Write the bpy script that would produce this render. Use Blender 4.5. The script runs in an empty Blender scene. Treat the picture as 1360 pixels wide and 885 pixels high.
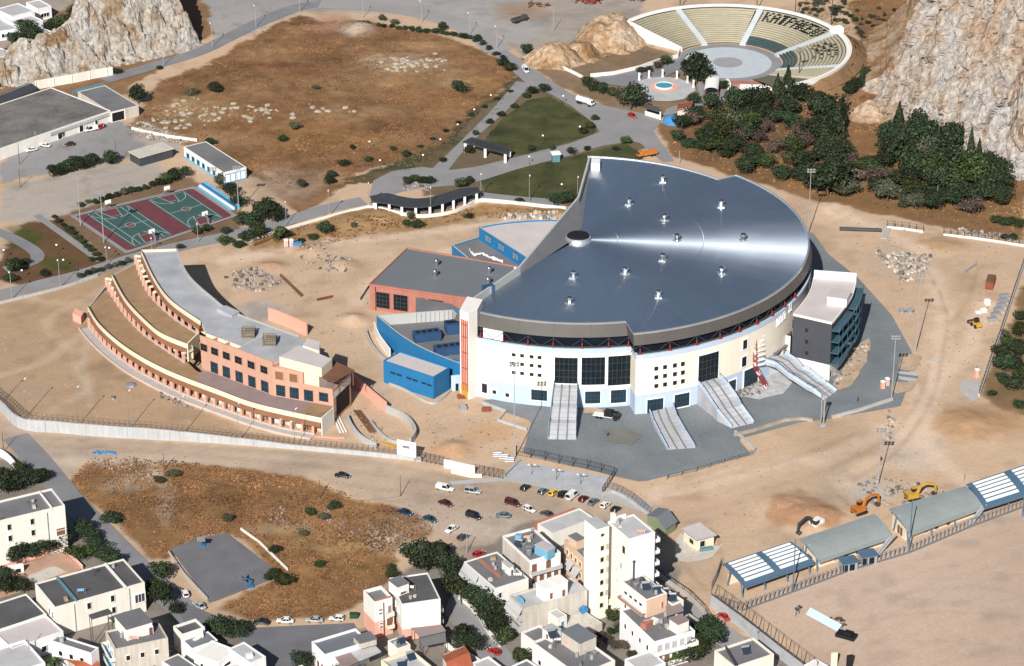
import bpy, math, random
import numpy as np
from mathutils import Vector as V, Matrix
rnd = random.Random(11); NR = np.random.RandomState(5)
sc = bpy.context.scene; COL = sc.collection
rad = math.radians
# ---------------------------------------------------------------- camera (helicopter view, 26 degrees down)
F, TH, HC, YC = 3700.0, rad(26), 370.0, 758.87
CT, ST = math.cos(TH), math.sin(TH)
def P(x, y, z=0.0):
    """point at height z seen at photo pixel x, y"""
    u = (x-680)/F; v = (y-442.5)/F
    d = (u, CT-v*ST, -ST-v*CT); t = (z-HC)/d[2]
    return V((t*d[0], -YC+t*d[1], z))
def proj(x, y, z):
    dy = y+YC; dz = z-HC
    zc = dy*CT-dz*ST; v = -dy*ST-dz*CT
    return 680+F*x/zc, 442.5+F*v/zc
def hgt(x, y, yt):
    b = P(x, y); lo, hi = 0., 90.
    for _ in range(40):
        m = (lo+hi)/2
        if proj(b.x, b.y, m)[1] > yt: lo = m
        else: hi = m
    return lo
def PL(pts, z=0): return [P(a, b, z) for a, b in pts]
def cyl(px, py, c, r):
    """angle and height where the pixel's ray meets the near side of a vertical cylinder"""
    u = (px-680)/F; v = (py-442.5)/F
    d = V((u, CT-v*ST, -ST-v*CT)); o = V((0, -YC, HC))
    ox, oy = o.x-c.x, o.y-c.y
    A = d.x**2+d.y**2; B = ox*d.x+oy*d.y; Cc = ox*ox+oy*oy-r*r
    t = (-B-math.sqrt(max(B*B-A*Cc, 0)))/A
    q = o+d*t
    return math.atan2(q.y-c.y, q.x-c.x), q.z
def cr(pts, n=6):
    """smooth curve through points"""
    if len(pts) < 3: return list(pts)
    out = []
    for i in range(len(pts)-1):
        p0 = pts[max(i-1, 0)]; p1 = pts[i]; p2 = pts[i+1]; p3 = pts[min(i+2, len(pts)-1)]
        for k in range(n):
            t = k/n
            out.append(0.5*((2*p1)+(p2-p0)*t+(2*p0-5*p1+4*p2-p3)*t*t+(3*p1-p0-3*p2+p3)*t**3))
    out.append(pts[-1]); return out
def resample(pts, step):
    out = [pts[0].copy()]; acc = 0
    for a, b in zip(pts, pts[1:]):
        L = (b-a).length
        if L < 1e-6: continue
        s = step-acc
        while s <= L: out.append(a+(b-a)*(s/L)); s += step
        acc = (acc+L) % step if L else acc
    return out
def at_len(pts, f):
    Ls = [(b-a).length for a, b in zip(pts, pts[1:])]; T = sum(Ls)*f
    for (a, b), L in zip(zip(pts, pts[1:]), Ls):
        if T <= L: return a+(b-a)*(T/max(L, 1e-6)), math.atan2((b-a).y, (b-a).x)
        T -= L
    a, b = pts[-2], pts[-1]; return b.copy(), math.atan2((b-a).y, (b-a).x)
def Z(v, z): return V((v.x, v.y, z))
def off(pts, d):
    out = []
    for i, p in enumerate(pts):
        a = pts[max(i-1, 0)]; b = pts[min(i+1, len(pts)-1)]
        t = V((b.x-a.x, b.y-a.y, 0)).normalized()
        out.append(V((p.x-t.y*d, p.y+t.x*d, p.z)))
    return out
# ---------------------------------------------------------------- mesh builder
class MB:
    def __init__(s): s.v = []; s.f = []; s.m = []; s.sm = False
    def add(s, vs, fs, m=0):
        b = len(s.v); s.v += [tuple(x) for x in vs]; s.f += [tuple(b+i for i in f) for f in fs]; s.m += [m]*len(fs); return s
    def poly(s, pts, m=0): return s.add(pts, [range(len(pts))], m)
    def prism(s, pts, z0, z1, m=0, mt=None):
        a = sum(p[0]*q[1]-q[0]*p[1] for p, q in zip(pts, list(pts[1:])+[pts[0]]))
        if a < 0: pts = list(pts)[::-1]
        n = len(pts); mt = m if mt is None else mt
        f0 = z0 if callable(z0) else (lambda p: z0); f1 = z1 if callable(z1) else (lambda p: z1)
        vs = [(p[0], p[1], f0(p)) for p in pts]+[(p[0], p[1], f1(p)) for p in pts]
        s.add(vs, [[i, (i+1) % n, n+(i+1) % n, n+i] for i in range(n)]+[list(range(n))[::-1]], m)
        b = len(s.v)-2*n; s.f.append(tuple(b+n+i for i in range(n))); s.m.append(mt); return s
    def box(s, c, sx, sy, sz, rz=0, m=0, mt=None):
        co, si = math.cos(rz), math.sin(rz)
        q = [(c[0]+x*co-y*si, c[1]+x*si+y*co) for x, y in ((-sx/2, -sy/2), (sx/2, -sy/2), (sx/2, sy/2), (-sx/2, sy/2))]
        return s.prism(q, c[2], c[2]+sz, m, mt)
    def beam(s, a, b, w, h, m=0):
        """bar of width w and depth h between two points"""
        a = V(a); b = V(b); d = (b-a).normalized()
        up = V((0, 0, 1)) if abs(d.z) < .95 else V((1, 0, 0))
        r = d.cross(up).normalized()*w/2; u = r.cross(d).normalized()*h/2
        vs = [a-r-u, a+r-u, a+r+u, a-r+u, b-r-u, b+r-u, b+r+u, b-r+u]
        return s.add(vs, [(0, 1, 2, 3)[::-1], (4, 5, 6, 7), (0, 1, 5, 4), (1, 2, 6, 5), (2, 3, 7, 6), (3, 0, 4, 7)], m)
    def tube(s, pts, r, n=6, m=0, r1=None, cap=True):
        pts = [V(p) for p in pts]; k = len(pts); rings = []
        for i, p in enumerate(pts):
            d = (pts[min(i+1, k-1)]-pts[max(i-1, 0)]).normalized()
            up = V((0, 0, 1)) if abs(d.z) < .9 else V((1, 0, 0))
            a = d.cross(up).normalized(); b = d.cross(a)
            rr = r if r1 is None else r+(r1-r)*i/max(k-1, 1)
            rings += [p+a*rr*math.cos(2*math.pi*j/n)+b*rr*math.sin(2*math.pi*j/n) for j in range(n)]
        fs = [(i*n+j, i*n+(j+1) % n, (i+1)*n+(j+1) % n, (i+1)*n+j) for i in range(k-1) for j in range(n)]
        if cap: fs += [tuple(range(n))[::-1], tuple((k-1)*n+j for j in range(n))]
        return s.add(rings, fs, m)
    def lathe(s, c, prof, n=16, m=0):
        c = V(c); vs = []; k = len(prof)
        for r, z in prof: vs += [(c.x+r*math.cos(2*math.pi*j/n), c.y+r*math.sin(2*math.pi*j/n), c.z+z) for j in range(n)]
        fs = [(i*n+j, i*n+(j+1) % n, (i+1)*n+(j+1) % n, (i+1)*n+j) for i in range(k-1) for j in range(n)]
        fs += [tuple(range(n))[::-1], tuple((k-1)*n+j for j in range(n))]
        return s.add(vs, fs, m)
    def strip(s, A, B, m=0, flip=False):
        n = len(A); fs = [(i, i+1, n+i+1, n+i) for i in range(n-1)]
        if flip: fs = [f[::-1] for f in fs]
        return s.add(list(A)+list(B), fs, m)
    def ribwall(s, pts, z0, z1, t, m=0, mt=None):
        """thick wall along a curve; z0/z1 numbers or lists"""
        n = len(pts); a0 = off(pts, t/2); b0 = off(pts, -t/2)
        f0 = (lambda i: z0[i]) if isinstance(z0, (list, tuple)) else (lambda i: z0)
        f1 = (lambda i: z1[i]) if isinstance(z1, (list, tuple)) else (lambda i: z1)
        rings = []
        for i in range(n): rings += [Z(b0[i], f0(i)), Z(b0[i], f1(i)), Z(a0[i], f1(i)), Z(a0[i], f0(i))]
        fs = [(4*i+j, 4*i+4+j, 4*i+4+(j+1) % 4, 4*i+(j+1) % 4) for i in range(n-1) for j in range(4)]
        fs += [(0, 1, 2, 3), (4*n-1, 4*n-2, 4*n-3, 4*n-4)]
        b = len(s.m); s.add(rings, fs, m)
        if mt is not None:
            for i in range(n-1): s.m[b+4*i+1] = mt
        return s
    def build(s, name, mats, parent=None, loc=None, smooth=None, **k):
        o = V((0, 0, 0))
        if parent is not None:
            q = parent
            while q is not None: o += V(q.location); q = q.parent
        if loc is not None: base = V(loc)
        else: base = o
        me = bpy.data.meshes.new(name)
        me.from_pydata([(x-base.x, y-base.y, z-base.z) for x, y, z in s.v], [], s.f)
        mats = mats if isinstance(mats, (list, tuple)) else [mats]
        for mm in mats: me.materials.append(M[mm] if isinstance(mm, str) else mm)
        if len(mats) > 1: me.polygons.foreach_set('material_index', s.m)
        if smooth or (smooth is None and s.sm): me.polygons.foreach_set('use_smooth', [True]*len(me.polygons))
        me.update()
        ob = bpy.data.objects.new(name, me); COL.objects.link(ob)
        ob.location = base-o
        if parent is not None: ob.parent = parent
        for kk, vv in k.items(): ob[kk] = vv
        return ob
def tag(o, label=None, cat=None, group=None, kind=None):
    if label: o['label'] = label
    if cat: o['category'] = cat
    if group: o['group'] = group
    if kind: o['kind'] = kind
    return o
def thing(name, label, cat, loc=(0, 0, 0), group=None, rz=0):
    o = bpy.data.objects.new(name, None); COL.objects.link(o); o.location = loc; o.rotation_euler.z = rz
    o.empty_display_size = .5
    return tag(o, label, cat, group)
def kids(o): return KID.get(o.name, None)
def copy_tree(o, loc=None, rz=None, scale=None, label=None, parent=None, group=None):
    c = o.copy(); COL.objects.link(c)
    if parent is not None: c.parent = parent
    if loc is not None: c.location = loc
    if rz is not None: c.rotation_euler.z = rz
    if scale is not None: c.scale = scale if hasattr(scale, '__len__') else (scale,)*3
    if label: c['label'] = label
    if group: c['group'] = group
    for ch in list(o.children):
        if ch is not c: copy_tree(ch, parent=c)
    return c
ORD = ['first', 'second', 'third', 'fourth', 'fifth', 'sixth', 'seventh', 'eighth', 'ninth', 'tenth', 'eleventh', 'twelfth', 'thirteenth', 'fourteenth', 'fifteenth', 'sixteenth', 'seventeenth', 'eighteenth', 'nineteenth', 'twentieth']
# ---------------------------------------------------------------- materials
M = {}
def mat(name, c, rough=.85, metal=0., var=.18, sc1=.25, sc2=2.5, c2=None, spec=.3, bump=0., streak=0., bscale=3.):
    m = bpy.data.materials.new(name); m.use_nodes = True; M[name] = m
    nt = m.node_tree; N = nt.nodes; L = nt.links; b = N['Principled BSDF']
    b.inputs['Roughness'].default_value = rough; b.inputs['Metallic'].default_value = metal
    b.inputs['Specular IOR Level'].default_value = spec
    if var == 0 and not c2:
        b.inputs['Base Color'].default_value = (*c, 1); return m
    g = N.new('ShaderNodeNewGeometry')
    def noise(scale, det=4, vec=None):
        n = N.new('ShaderNodeTexNoise'); n.inputs['Scale'].default_value = scale; n.inputs['Detail'].default_value = det
        L.new(vec or g.outputs['Position'], n.inputs['Vector']); return n
    n1 = noise(sc1, 3); n2 = noise(sc2, 5)
    mx = N.new('ShaderNodeMath'); mx.operation = 'MULTIPLY_ADD'; L.new(n1.outputs[0], mx.inputs[0]); mx.inputs[1].default_value = .6
    ml = N.new('ShaderNodeMath'); ml.operation = 'MULTIPLY'; L.new(n2.outputs[0], ml.inputs[0]); ml.inputs[1].default_value = .4
    L.new(ml.outputs[0], mx.inputs[2]); fac = mx.outputs[0]
    if streak:
        mp = N.new('ShaderNodeMapping'); mp.inputs['Scale'].default_value = (1.3, 1.3, .09); L.new(g.outputs['Position'], mp.inputs[0])
        n3 = noise(1., 4, mp.outputs[0])
        mm = N.new('ShaderNodeMath'); mm.operation = 'MULTIPLY_ADD'; L.new(n3.outputs[0], mm.inputs[0]); mm.inputs[1].default_value = streak
        sb = N.new('ShaderNodeMath'); sb.operation = 'MULTIPLY'; L.new(fac, sb.inputs[0]); sb.inputs[1].default_value = 1-streak
        L.new(sb.outputs[0], mm.inputs[2]); fac = mm.outputs[0]
    rp = N.new('ShaderNodeValToRGB'); e = rp.color_ramp.elements
    lo = tuple(x*(1-var) for x in c); hi = tuple(min(1, x*(1+var)) for x in (c2 or c))
    e[0].position = .3; e[0].color = (*lo, 1); e[1].position = .7; e[1].color = (*hi, 1)
    L.new(fac, rp.inputs[0]); L.new(rp.outputs[0], b.inputs['Base Color'])
    if bump:
        n4 = noise(bscale, 6); bp = N.new('ShaderNodeBump'); bp.inputs['Strength'].default_value = 1; bp.inputs['Distance'].default_value = bump
        L.new(n4.outputs[0], bp.inputs['Height']); L.new(bp.outputs[0], b.inputs['Normal'])
    return m
mat('white', (.72, .70, .665), var=.09, streak=.5); mat('cream', (.70, .62, .48), var=.08, streak=.5)
mat('offwhite', (.70, .67, .61), var=.12, streak=.6); mat('white_clean', (.8, .8, .8), var=.03)
mat('whitewash', (.76, .77, .79), var=.1, streak=.6); mat('dirtywall', (.50, .46, .41), var=.25, streak=.5)
mat('paleblue', (.42, .52, .66), var=.06, streak=.4); mat('arena_cream', (.76, .70, .60), var=.06, streak=.4)
mat('palecream', (.78, .75, .66), var=.06, streak=.4); mat('fencebrown', (.17, .135, .11), var=.2); mat('peach', (.60, .44, .33), var=.1, streak=.4); mat('terracotta', (.42, .27, .195), var=.2, sc2=4); mat('frametimber', (.20, .165, .12), var=.3)
mat('pink', (.49, .29, .215), var=.13, streak=.4); mat('pinkpale', (.70, .36, .28), var=.08)
mat('brick', (.34, .135, .10), var=.14, streak=.3, c2=(.38, .16, .12))
mat('balcony_teal', (.05, .10, .13), rough=.5, var=.2); mat('balcony_blue', (.05, .15, .25), rough=.5, var=.2)
mat('blue', (.018, .15, .34), rough=.6, var=.12, streak=.3); mat('darkblue', (.03, .07, .16), rough=.5, var=.2)
mat('teal', (.10, .22, .27), rough=.6, var=.15); mat('skyblue', (.16, .38, .55), rough=.6, var=.15)
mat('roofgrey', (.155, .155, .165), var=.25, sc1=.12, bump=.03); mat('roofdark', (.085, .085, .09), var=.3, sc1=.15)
mat('roofpale', (.42, .42, .43), var=.16, sc1=.2); mat('rooflilac', (.50, .46, .46), var=.1, sc1=.15)
mat('roofgreen', (.25, .28, .285), rough=.55, var=.1); mat('hallroof', (.15, .165, .185), rough=.6, var=.1, sc1=.06)
mat('terraceroof', (.32, .33, .36), var=.2, sc1=.15, c2=(.36, .37, .4))
mat('darkwall', (.058, .062, .075), rough=.6, var=.1, streak=.3)
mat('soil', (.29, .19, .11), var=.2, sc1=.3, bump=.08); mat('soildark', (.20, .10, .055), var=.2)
mat('wood', (.17, .085, .05), var=.25); mat('woodpale', (.35, .25, .15), var=.3)
mat('purple', (.25, .19, .19), var=.12)
mat('concrete', (.40, .39, .38), var=.16, streak=.35); mat('concrete_light', (.38, .39, .42), var=.2, sc1=.3)
mat('wallconc', (.40, .415, .43), var=.2, streak=.5); mat('stone', (.34, .295, .235), var=.3, bump=.1)
mat('steel', (.22, .23, .25), rough=.5, metal=.3, var=.1); mat('polegrey', (.30, .31, .33), rough=.5, var=.08)
mat('darksteel', (.05, .055, .065), rough=.5, var=.15); mat('black', (.012, .012, .014), rough=.6, var=.1)
mat('chrome', (.75, .75, .76), rough=.2, metal=1, var=.05); mat('galv', (.55, .57, .6), rough=.4, metal=.7, var=.1)
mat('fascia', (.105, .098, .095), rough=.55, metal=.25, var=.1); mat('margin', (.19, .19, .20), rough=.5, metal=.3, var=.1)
mat('parapet', (.42, .43, .42), rough=.6, var=.08)
mat('glass', (.008, .014, .02), rough=.25, spec=.25, var=.4, sc1=.4); mat('glassblue', (.012, .035, .055), rough=.25, spec=.25, var=.4, sc1=.4)
mat('red', (.22, .03, .028), rough=.6, var=.1); mat('orange_rib', (.42, .10, .055), rough=.6, var=.1)
mat('rust', (.20, .06, .035), rough=.8, var=.3); mat('orange', (.45, .16, .03), rough=.5, var=.12); mat('yellow', (.50, .30, .05), rough=.45, var=.08)
mat('tile', (.40, .12, .06), var=.25, sc2=6); mat('lampwhite', (.85, .85, .82), rough=.4, var=0)
mat('court_green', (.042, .095, .088), var=.14, sc1=.2); mat('court_red', (.135, .042, .052), var=.14); mat('line', (.42, .46, .46), var=.1)
mat('asphalt', (.20, .20, .215), var=.18, sc1=.1); mat('asphalt_dark', (.145, .145, .158), var=.2, sc1=.15)
mat('paving', (.245, .24, .25), var=.14, sc1=.12, sc2=3); mat('plaza', (.135, .158, .182), var=.1, sc1=.07, sc2=1.2, c2=(.20, .215, .225))
mat('farpave', (.29, .28, .28), var=.14, sc1=.05)
mat('lawn', (.032, .048, .014), var=.5, sc1=.12, sc2=1.5, c2=(.066, .066, .024), bump=.15)
mat('lawnbrown', (.10, .062, .035), var=.35, sc1=.2, c2=(.11, .085, .04))
mat('bark', (.09, .07, .055), var=.3); mat('tyre', (.02, .02, .02), var=0)
mat('blue_tarp', (.05, .2, .42), var=.2); mat('seat', (.41, .375, .275), var=.12, sc1=.3); mat('seatgap', (.15, .13, .10), var=.15)
mat('aisle', (.50, .54, .57), var=.08); mat('orchestra', (.44, .49, .54), var=.1, sc1=.3); mat('disc', (.30, .29, .31), var=.1)
mat('water', (.06, .30, .42), rough=.08, var=.1); mat('sunpanel', (.025, .04, .065), rough=.15, var=.2)
def leafmat(name, a, b, c):
    m = bpy.data.materials.new(name); m.use_nodes = True; M[name] = m
    N = m.node_tree.nodes; L = m.node_tree.links; bs = N['Principled BSDF']; bs.inputs['Roughness'].default_value = .7; bs.inputs['Specular IOR Level'].default_value = .2
    g = N.new('ShaderNodeNewGeometry'); oi = N.new('ShaderNodeObjectInfo')
    rp = N.new('ShaderNodeValToRGB'); e = rp.color_ramp.elements
    e[0].color = (*a, 1); e[1].color = (*c, 1); e.new(.55).color = (*b, 1)
    L.new(g.outputs['Random Per Island'], rp.inputs[0])
    hs = N.new('ShaderNodeHueSaturation'); L.new(rp.outputs[0], hs.inputs['Color'])
    mh = N.new('ShaderNodeMapRange'); mh.inputs[3].default_value = .465; mh.inputs[4].default_value = .52; L.new(oi.outputs['Random'], mh.inputs[0]); L.new(mh.outputs[0], hs.inputs['Hue'])
    mr = N.new('ShaderNodeMapRange'); mr.inputs[3].default_value = .55; mr.inputs[4].default_value = 1.25; L.new(oi.outputs['Random'], mr.inputs[0]); L.new(mr.outputs[0], hs.inputs['Value'])
    L.new(hs.outputs[0], bs.inputs['Base Color'])
    return m
leafmat('leaf_dark', (.010, .019, .012), (.024, .040, .020), (.06, .08, .035))
leafmat('leaf_green', (.014, .028, .010), (.038, .06, .02), (.085, .105, .035))
leafmat('leaf_grey', (.04, .05, .035), (.075, .08, .05), (.12, .12, .08))
leafmat('leaf_brown', (.055, .042, .035), (.10, .075, .058), (.16, .125, .1))
leafmat('drygrass', (.145, .08, .036), (.20, .115, .05), (.27, .17, .08)); leafmat('pebble', (.16, .125, .095), (.30, .235, .18), (.46, .38, .31))
_n = M['drygrass'].node_tree; _h = [x for x in _n.nodes if x.type == 'HUE_SAT'][0]; _g = _n.nodes.new('ShaderNodeNewGeometry'); _t = _n.nodes.new('ShaderNodeTexNoise'); _t.inputs['Scale'].default_value = .07; _t.inputs['Detail'].default_value = 5; _n.links.new(_g.outputs['Position'], _t.inputs['Vector'])
_m = _n.nodes.new('ShaderNodeMapRange'); _m.inputs[1].default_value = .35; _m.inputs[2].default_value = .65; _m.inputs[3].default_value = .55; _m.inputs[4].default_value = 1.5; _n.links.new(_t.outputs[0], _m.inputs[0]); _n.links.new(_m.outputs[0], _h.inputs['Value'])
leafmat('rubblemat', (.10, .09, .085), (.34, .30, .26), (.55, .51, .46))
# ---------------------------------------------------------------- world, sun, camera
AZ = rad(13.8); EL = rad(34)
w = bpy.data.worlds.new('World'); sc.world = w; w.use_nodes = True
sky = w.node_tree.nodes.new('ShaderNodeTexSky'); sky.sky_type = 'NISHITA'; sky.sun_disc = False
sky.sun_elevation = EL; sky.sun_rotation = math.pi+AZ
bg = w.node_tree.nodes['Background']; bg.inputs[1].default_value = .046
w.node_tree.links.new(sky.outputs[0], bg.inputs[0])
sl = bpy.data.lights.new('sun', 'SUN'); sl.energy = 4.9; sl.angle = rad(.5); sl.color = (1, .95, .87)
so = bpy.data.objects.new('sun', sl); COL.objects.link(so)
SUN = V((-math.sin(AZ)*math.cos(EL), -math.cos(AZ)*math.cos(EL), math.sin(EL)))
so.rotation_euler = SUN.to_track_quat('Z', 'Y').to_euler(); so.location = SUN*600
cd = bpy.data.cameras.new('camera'); co = bpy.data.objects.new('camera', cd); COL.objects.link(co); sc.camera = co
cd.sensor_width = 36; cd.lens = 36*F/1360; cd.clip_start = 5; cd.clip_end = 30000
co.location = (0, -YC, HC); co.rotation_euler = (math.pi/2-TH, 0, 0)
sc.view_settings.view_transform = 'Standard'; sc.view_settings.look = 'None'; sc.view_settings.exposure = .4; sc.view_settings.gamma = 1
sc.render.resolution_x = 1024; sc.render.resolution_y = 666
sc.cycles.max_bounces = 5; sc.cycles.diffuse_bounces = 3; sc.cycles.glossy_bounces = 3; sc.cycles.transparent_max_bounces = 4
try: sc.cycles.use_denoising = True
except Exception: pass
# ---------------------------------------------------------------- ground: one sheet, coloured by what lies there plus painted relief shading
def vnoise(x, y, s, seed):
    r = np.random.RandomState(seed).rand(64, 64)
    u = x/s; v = y/s; i = np.floor(u).astype(int); j = np.floor(v).astype(int); fu = u-i; fv = v-j
    fu = fu*fu*(3-2*fu); fv = fv*fv*(3-2*fv); i0 = i % 64; j0 = j % 64; i1 = (i+1) % 64; j1 = (j+1) % 64
    return (r[i0, j0]*(1-fu)+r[i1, j0]*fu)*(1-fv)+(r[i0, j1]*(1-fu)+r[i1, j1]*fu)*fv
def fbm(x, y, s, seed, o=4):
    t = 0; a = .5
    for k in range(o): t = t+a*vnoise(x, y, s/2**k, seed+k); a /= 2
    return t/(1-.5**o)
def inside(px, py, poly):
    r = np.zeros(px.shape, bool); n = len(poly)
    for k in range(n):
        x1, y1 = poly[k]; x2, y2 = poly[(k+1) % n]
        if y1 == y2: continue
        c = ((y1 > py) != (y2 > py)) & (px < (x2-x1)*(py-y1)/(y2-y1)+x1); r ^= c
    return r
ex = np.array([12, 40, 100, 250, 700, 2500, 9000.])
gx = np.concatenate([-252-ex[::-1], np.arange(-252, 252.1, .8), 252+ex]); gy = np.concatenate([-225-ex[::-1], np.arange(-225, 352, .8), 352+ex])
GX, GY = np.meshgrid(gx, gy)
def projn(X, Y, Zz=0.):
    dy = Y+YC; dz = Zz-HC; zc = np.maximum(dy*CT-dz*ST, 50); return 680+F*X/zc, 442.5+F*(-dy*ST-dz*CT)/zc
PX, PY = projn(GX, GY)
n1 = fbm(GX, GY, 14, 1); n2 = fbm(GX, GY, 14, 21); n3 = fbm(GX, GY, 3, 41); n4 = fbm(GX, GY, 45, 61)
WX = PX+(n1-.5)*26+(n3-.5)*10; WY = PY+(n2-.5)*12+(n3-.5)*5
colr = np.empty(GX.shape+(3,)); SAND = np.array((.50, .362, .255)); colr[:] = SAND
rough = np.zeros(GX.shape)
def paint(poly, c, a=1., rg=0., hard=False):
    m = inside(PX, PY, poly) if hard else inside(WX, WY, poly)
    colr[m] = colr[m]*(1-a)+np.array(c)*a; rough[m] = rg
def blob(cx, cy, rx, ry, c, a=.8):
    d = np.exp(-(((WX-cx)/rx)**2+((WY-cy)/ry)**2)**2)*a
    colr[:] = colr*(1-d[..., None])+np.array(c)*d[..., None]
SCRUB = (.22, .13, .07)
paint([(-900, 130), (165, 130), (250, 60), (340, 20), (420, -5), (700, -5), (860, -5), (1140, -5), (1180, 100), (1190, 250), (1400, 262), (1400, -900), (-900, -900)], SCRUB, 1, .4)
paint([(-400, -500), (1900, -500), (1900, -20), (-400, -20)], (.30, .22, .15), 1, .3)
paint([(-600, 560), (0, 560), (0, 400), (-600, 400)], (.42, .29, .195))
paint([(0, 395), (90, 372), (160, 352), (180, 345), (100, 420), (200, 520), (330, 575), (420, 590), (300, 590), (100, 560), (0, 545)], (.40, .275, .18))
blob(60, 470, 90, 30, (.40, .28, .19)); blob(120, 400, 90, 14, (.45, .31, .19)); blob(30, 520, 60, 12, (.36, .27, .2), .6)
for i in range(9): blob(118-i*1.5 if i < 4 else 100+i*2, 440+i*12, 8, 8, (.45, .36, .27), .75)
paint([(165, 180), (215, 108), (290, 78), (345, 40), (392, 18), (430, 30), (470, 28), (520, 40), (580, 45), (640, 65), (680, 90), (692, 100), (668, 118), (640, 140), (600, 185), (570, 205), (520, 215), (480, 228), (440, 262), (400, 285), (350, 240), (300, 218), (255, 195), (200, 190)], (.205, .115, .058), 1, 1)
blob(330, 120, 60, 20, (.27, .16, .08)); blob(480, 110, 70, 22, (.28, .175, .09)); blob(250, 150, 60, 18, (.32, .22, .12), .7); blob(540, 85, 60, 14, (.36, .27, .17), .8)
[blob(*a_) for a_ in ((300, 185, 50, 12, (.30, .19, .10), .7), (470, 150, 60, 9, (.31, .20, .105), .7), (600, 105, 40, 12, (.33, .22, .12), .7), (520, 185, 50, 8, (.29, .18, .085), .7), (410, 95, 36, 9, (.15, .075, .035), .7), (360, 70, 40, 9, (.30, .185, .095), .6), (250, 120, 22, 8, (.13, .07, .035), .7), (560, 62, 50, 7, (.31, .20, .11), .6), (440, 235, 30, 9, (.28, .20, .12), .7), (640, 110, 26, 9, (.29, .17, .07), .6))]; blob(430, 180, 80, 20, (.25, .14, .06)); blob(440, 35, 34, 12, (.42, .24, .16)); blob(470, 42, 26, 8, (.45, .38, .31)); blob(350, 85, 60, 4, (.13, .06, .03), .8); blob(560, 130, 50, 12, (.24, .13, .06), .7)
blob(380, 245, 50, 22, (.30, .22, .16), .8)
paint([(692, 100), (702, 116), (655, 160), (615, 190), (575, 222), (500, 242), (455, 245), (520, 215), (570, 205), (640, 140)], (.085, .062, .034), 1, .3)
paint([(560, 262), (580, 205), (690, 106), (730, 120), (800, 150), (860, 185), (850, 215), (770, 272), (640, 264)], (.15, .115, .075), 1, .1)
paint([(690, 80), (760, 122), (800, 138), (860, 155), (905, 165), (935, 140), (910, 75), (850, 55), (720, 55)], (.22, .155, .10), 1, .3)
paint([(500, 228), (600, 180), (620, 185), (560, 228)], (.06, .06, .03), .7, .3)
paint([(0, 330), (45, 290), (75, 290), (140, 350), (130, 368), (40, 382), (0, 370)], (.125, .072, .04), 1, .3)
blob(30, 315, 22, 14, (.05, .075, .02)); blob(80, 350, 20, 8, (.05, .075, .02))
paint([(70, 285), (100, 275), (250, 235), (330, 290), (310, 305), (210, 345), (140, 348)], (.19, .125, .08), 1, .3)
paint([(320, 305), (420, 292), (500, 272), (560, 285), (640, 270), (740, 272), (760, 285), (690, 292), (640, 292), (560, 305), (480, 318), (400, 335), (330, 335)], (.31, .195, .10), 1, .5)
paint([(90, 640), (120, 605), (170, 612), (240, 610), (330, 622), (400, 634), (460, 657), (520, 674), (572, 690), (578, 705), (530, 725), (516, 770), (482, 800), (440, 818), (340, 824), (292, 808), (372, 768), (330, 715), (300, 706), (265, 712), (225, 742), (200, 742), (150, 690), (110, 655)], (.22, .125, .058), 1, 1)
blob(215, 660, 12, 34, (.42, .33, .24), .8); blob(165, 640, 26, 12, (.34, .29, .24), .6); blob(430, 720, 60, 18, (.32, .21, .10), .7); blob(520, 715, 28, 16, (.46, .38, .29), .8); blob(370, 700, 40, 10, (.38, .29, .18), .5); blob(200, 630, 18, 8, (.42, .36, .3), .6)
paint([(1125, 0), (1215, 0), (1190, 60), (1175, 100), (1200, 180), (1360, 250), (1360, 320), (1200, 292), (1090, 268), (1040, 250), (960, 230), (890, 200), (870, 170), (930, 130), (1050, 130), (1120, 105), (1140, 60)], (.21, .12, .06), 1, .6)
blob(1150, 130, 30, 24, (.28, .135, .065)); blob(1010, 190, 90, 24, (.15, .095, .065), .8); blob(1110, 170, 40, 12, (.27, .15, .08)); blob(1120, 235, 34, 10, (.36, .28, .2)); blob(1000, 170, 60, 14, (.16, .10, .06))
paint([(1318, 480), (1362, 380), (1420, 380), (1420, 560), (1330, 545), (1300, 520)], (.19, .125, .07), 1, .5)
paint([(0, 553), (120, 575), (300, 592), (500, 608), (640, 640), (800, 675), (870, 662), (900, 700), (860, 700), (700, 700), (620, 735), (578, 705), (540, 680), (430, 640), (330, 622), (160, 608), (110, 612), (60, 605), (0, 585)], (.43, .335, .26))
blob(260, 610, 160, 9, (.47, .385, .31), .8); blob(590, 690, 60, 18, (.50, .40, .32), .7); blob(650, 700, 60, 20, (.52, .44, .38), .6)
blob(45, 620, 50, 22, (.36, .32, .28), .9); blob(90, 612, 30, 8, (.55, .46, .36), .7)
paint([(0, 610), (30, 620), (80, 650), (200, 750), (240, 800), (320, 838), (480, 832), (520, 770), (560, 735), (640, 725), (700, 690), (800, 690), (890, 720), (900, 790), (960, 830), (1080, 885), (1200, 1100), (-300, 1100), (-300, 560)], (.22, .195, .17), 1, .1)
blob(905, 740, 40, 24, (.40, .315, .235), .9); blob(590, 740, 40, 12, (.40, .31, .24), .9)
paint([(985, 800), (1130, 742), (1360, 672), (1500, 630), (1500, 1000), (1130, 1000), (1090, 885)], (.475, .36, .285))
blob(1220, 790, 130, 40, (.44, .34, .28), .5); blob(1060, 830, 60, 20, (.46, .34, .25), .5)
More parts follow.
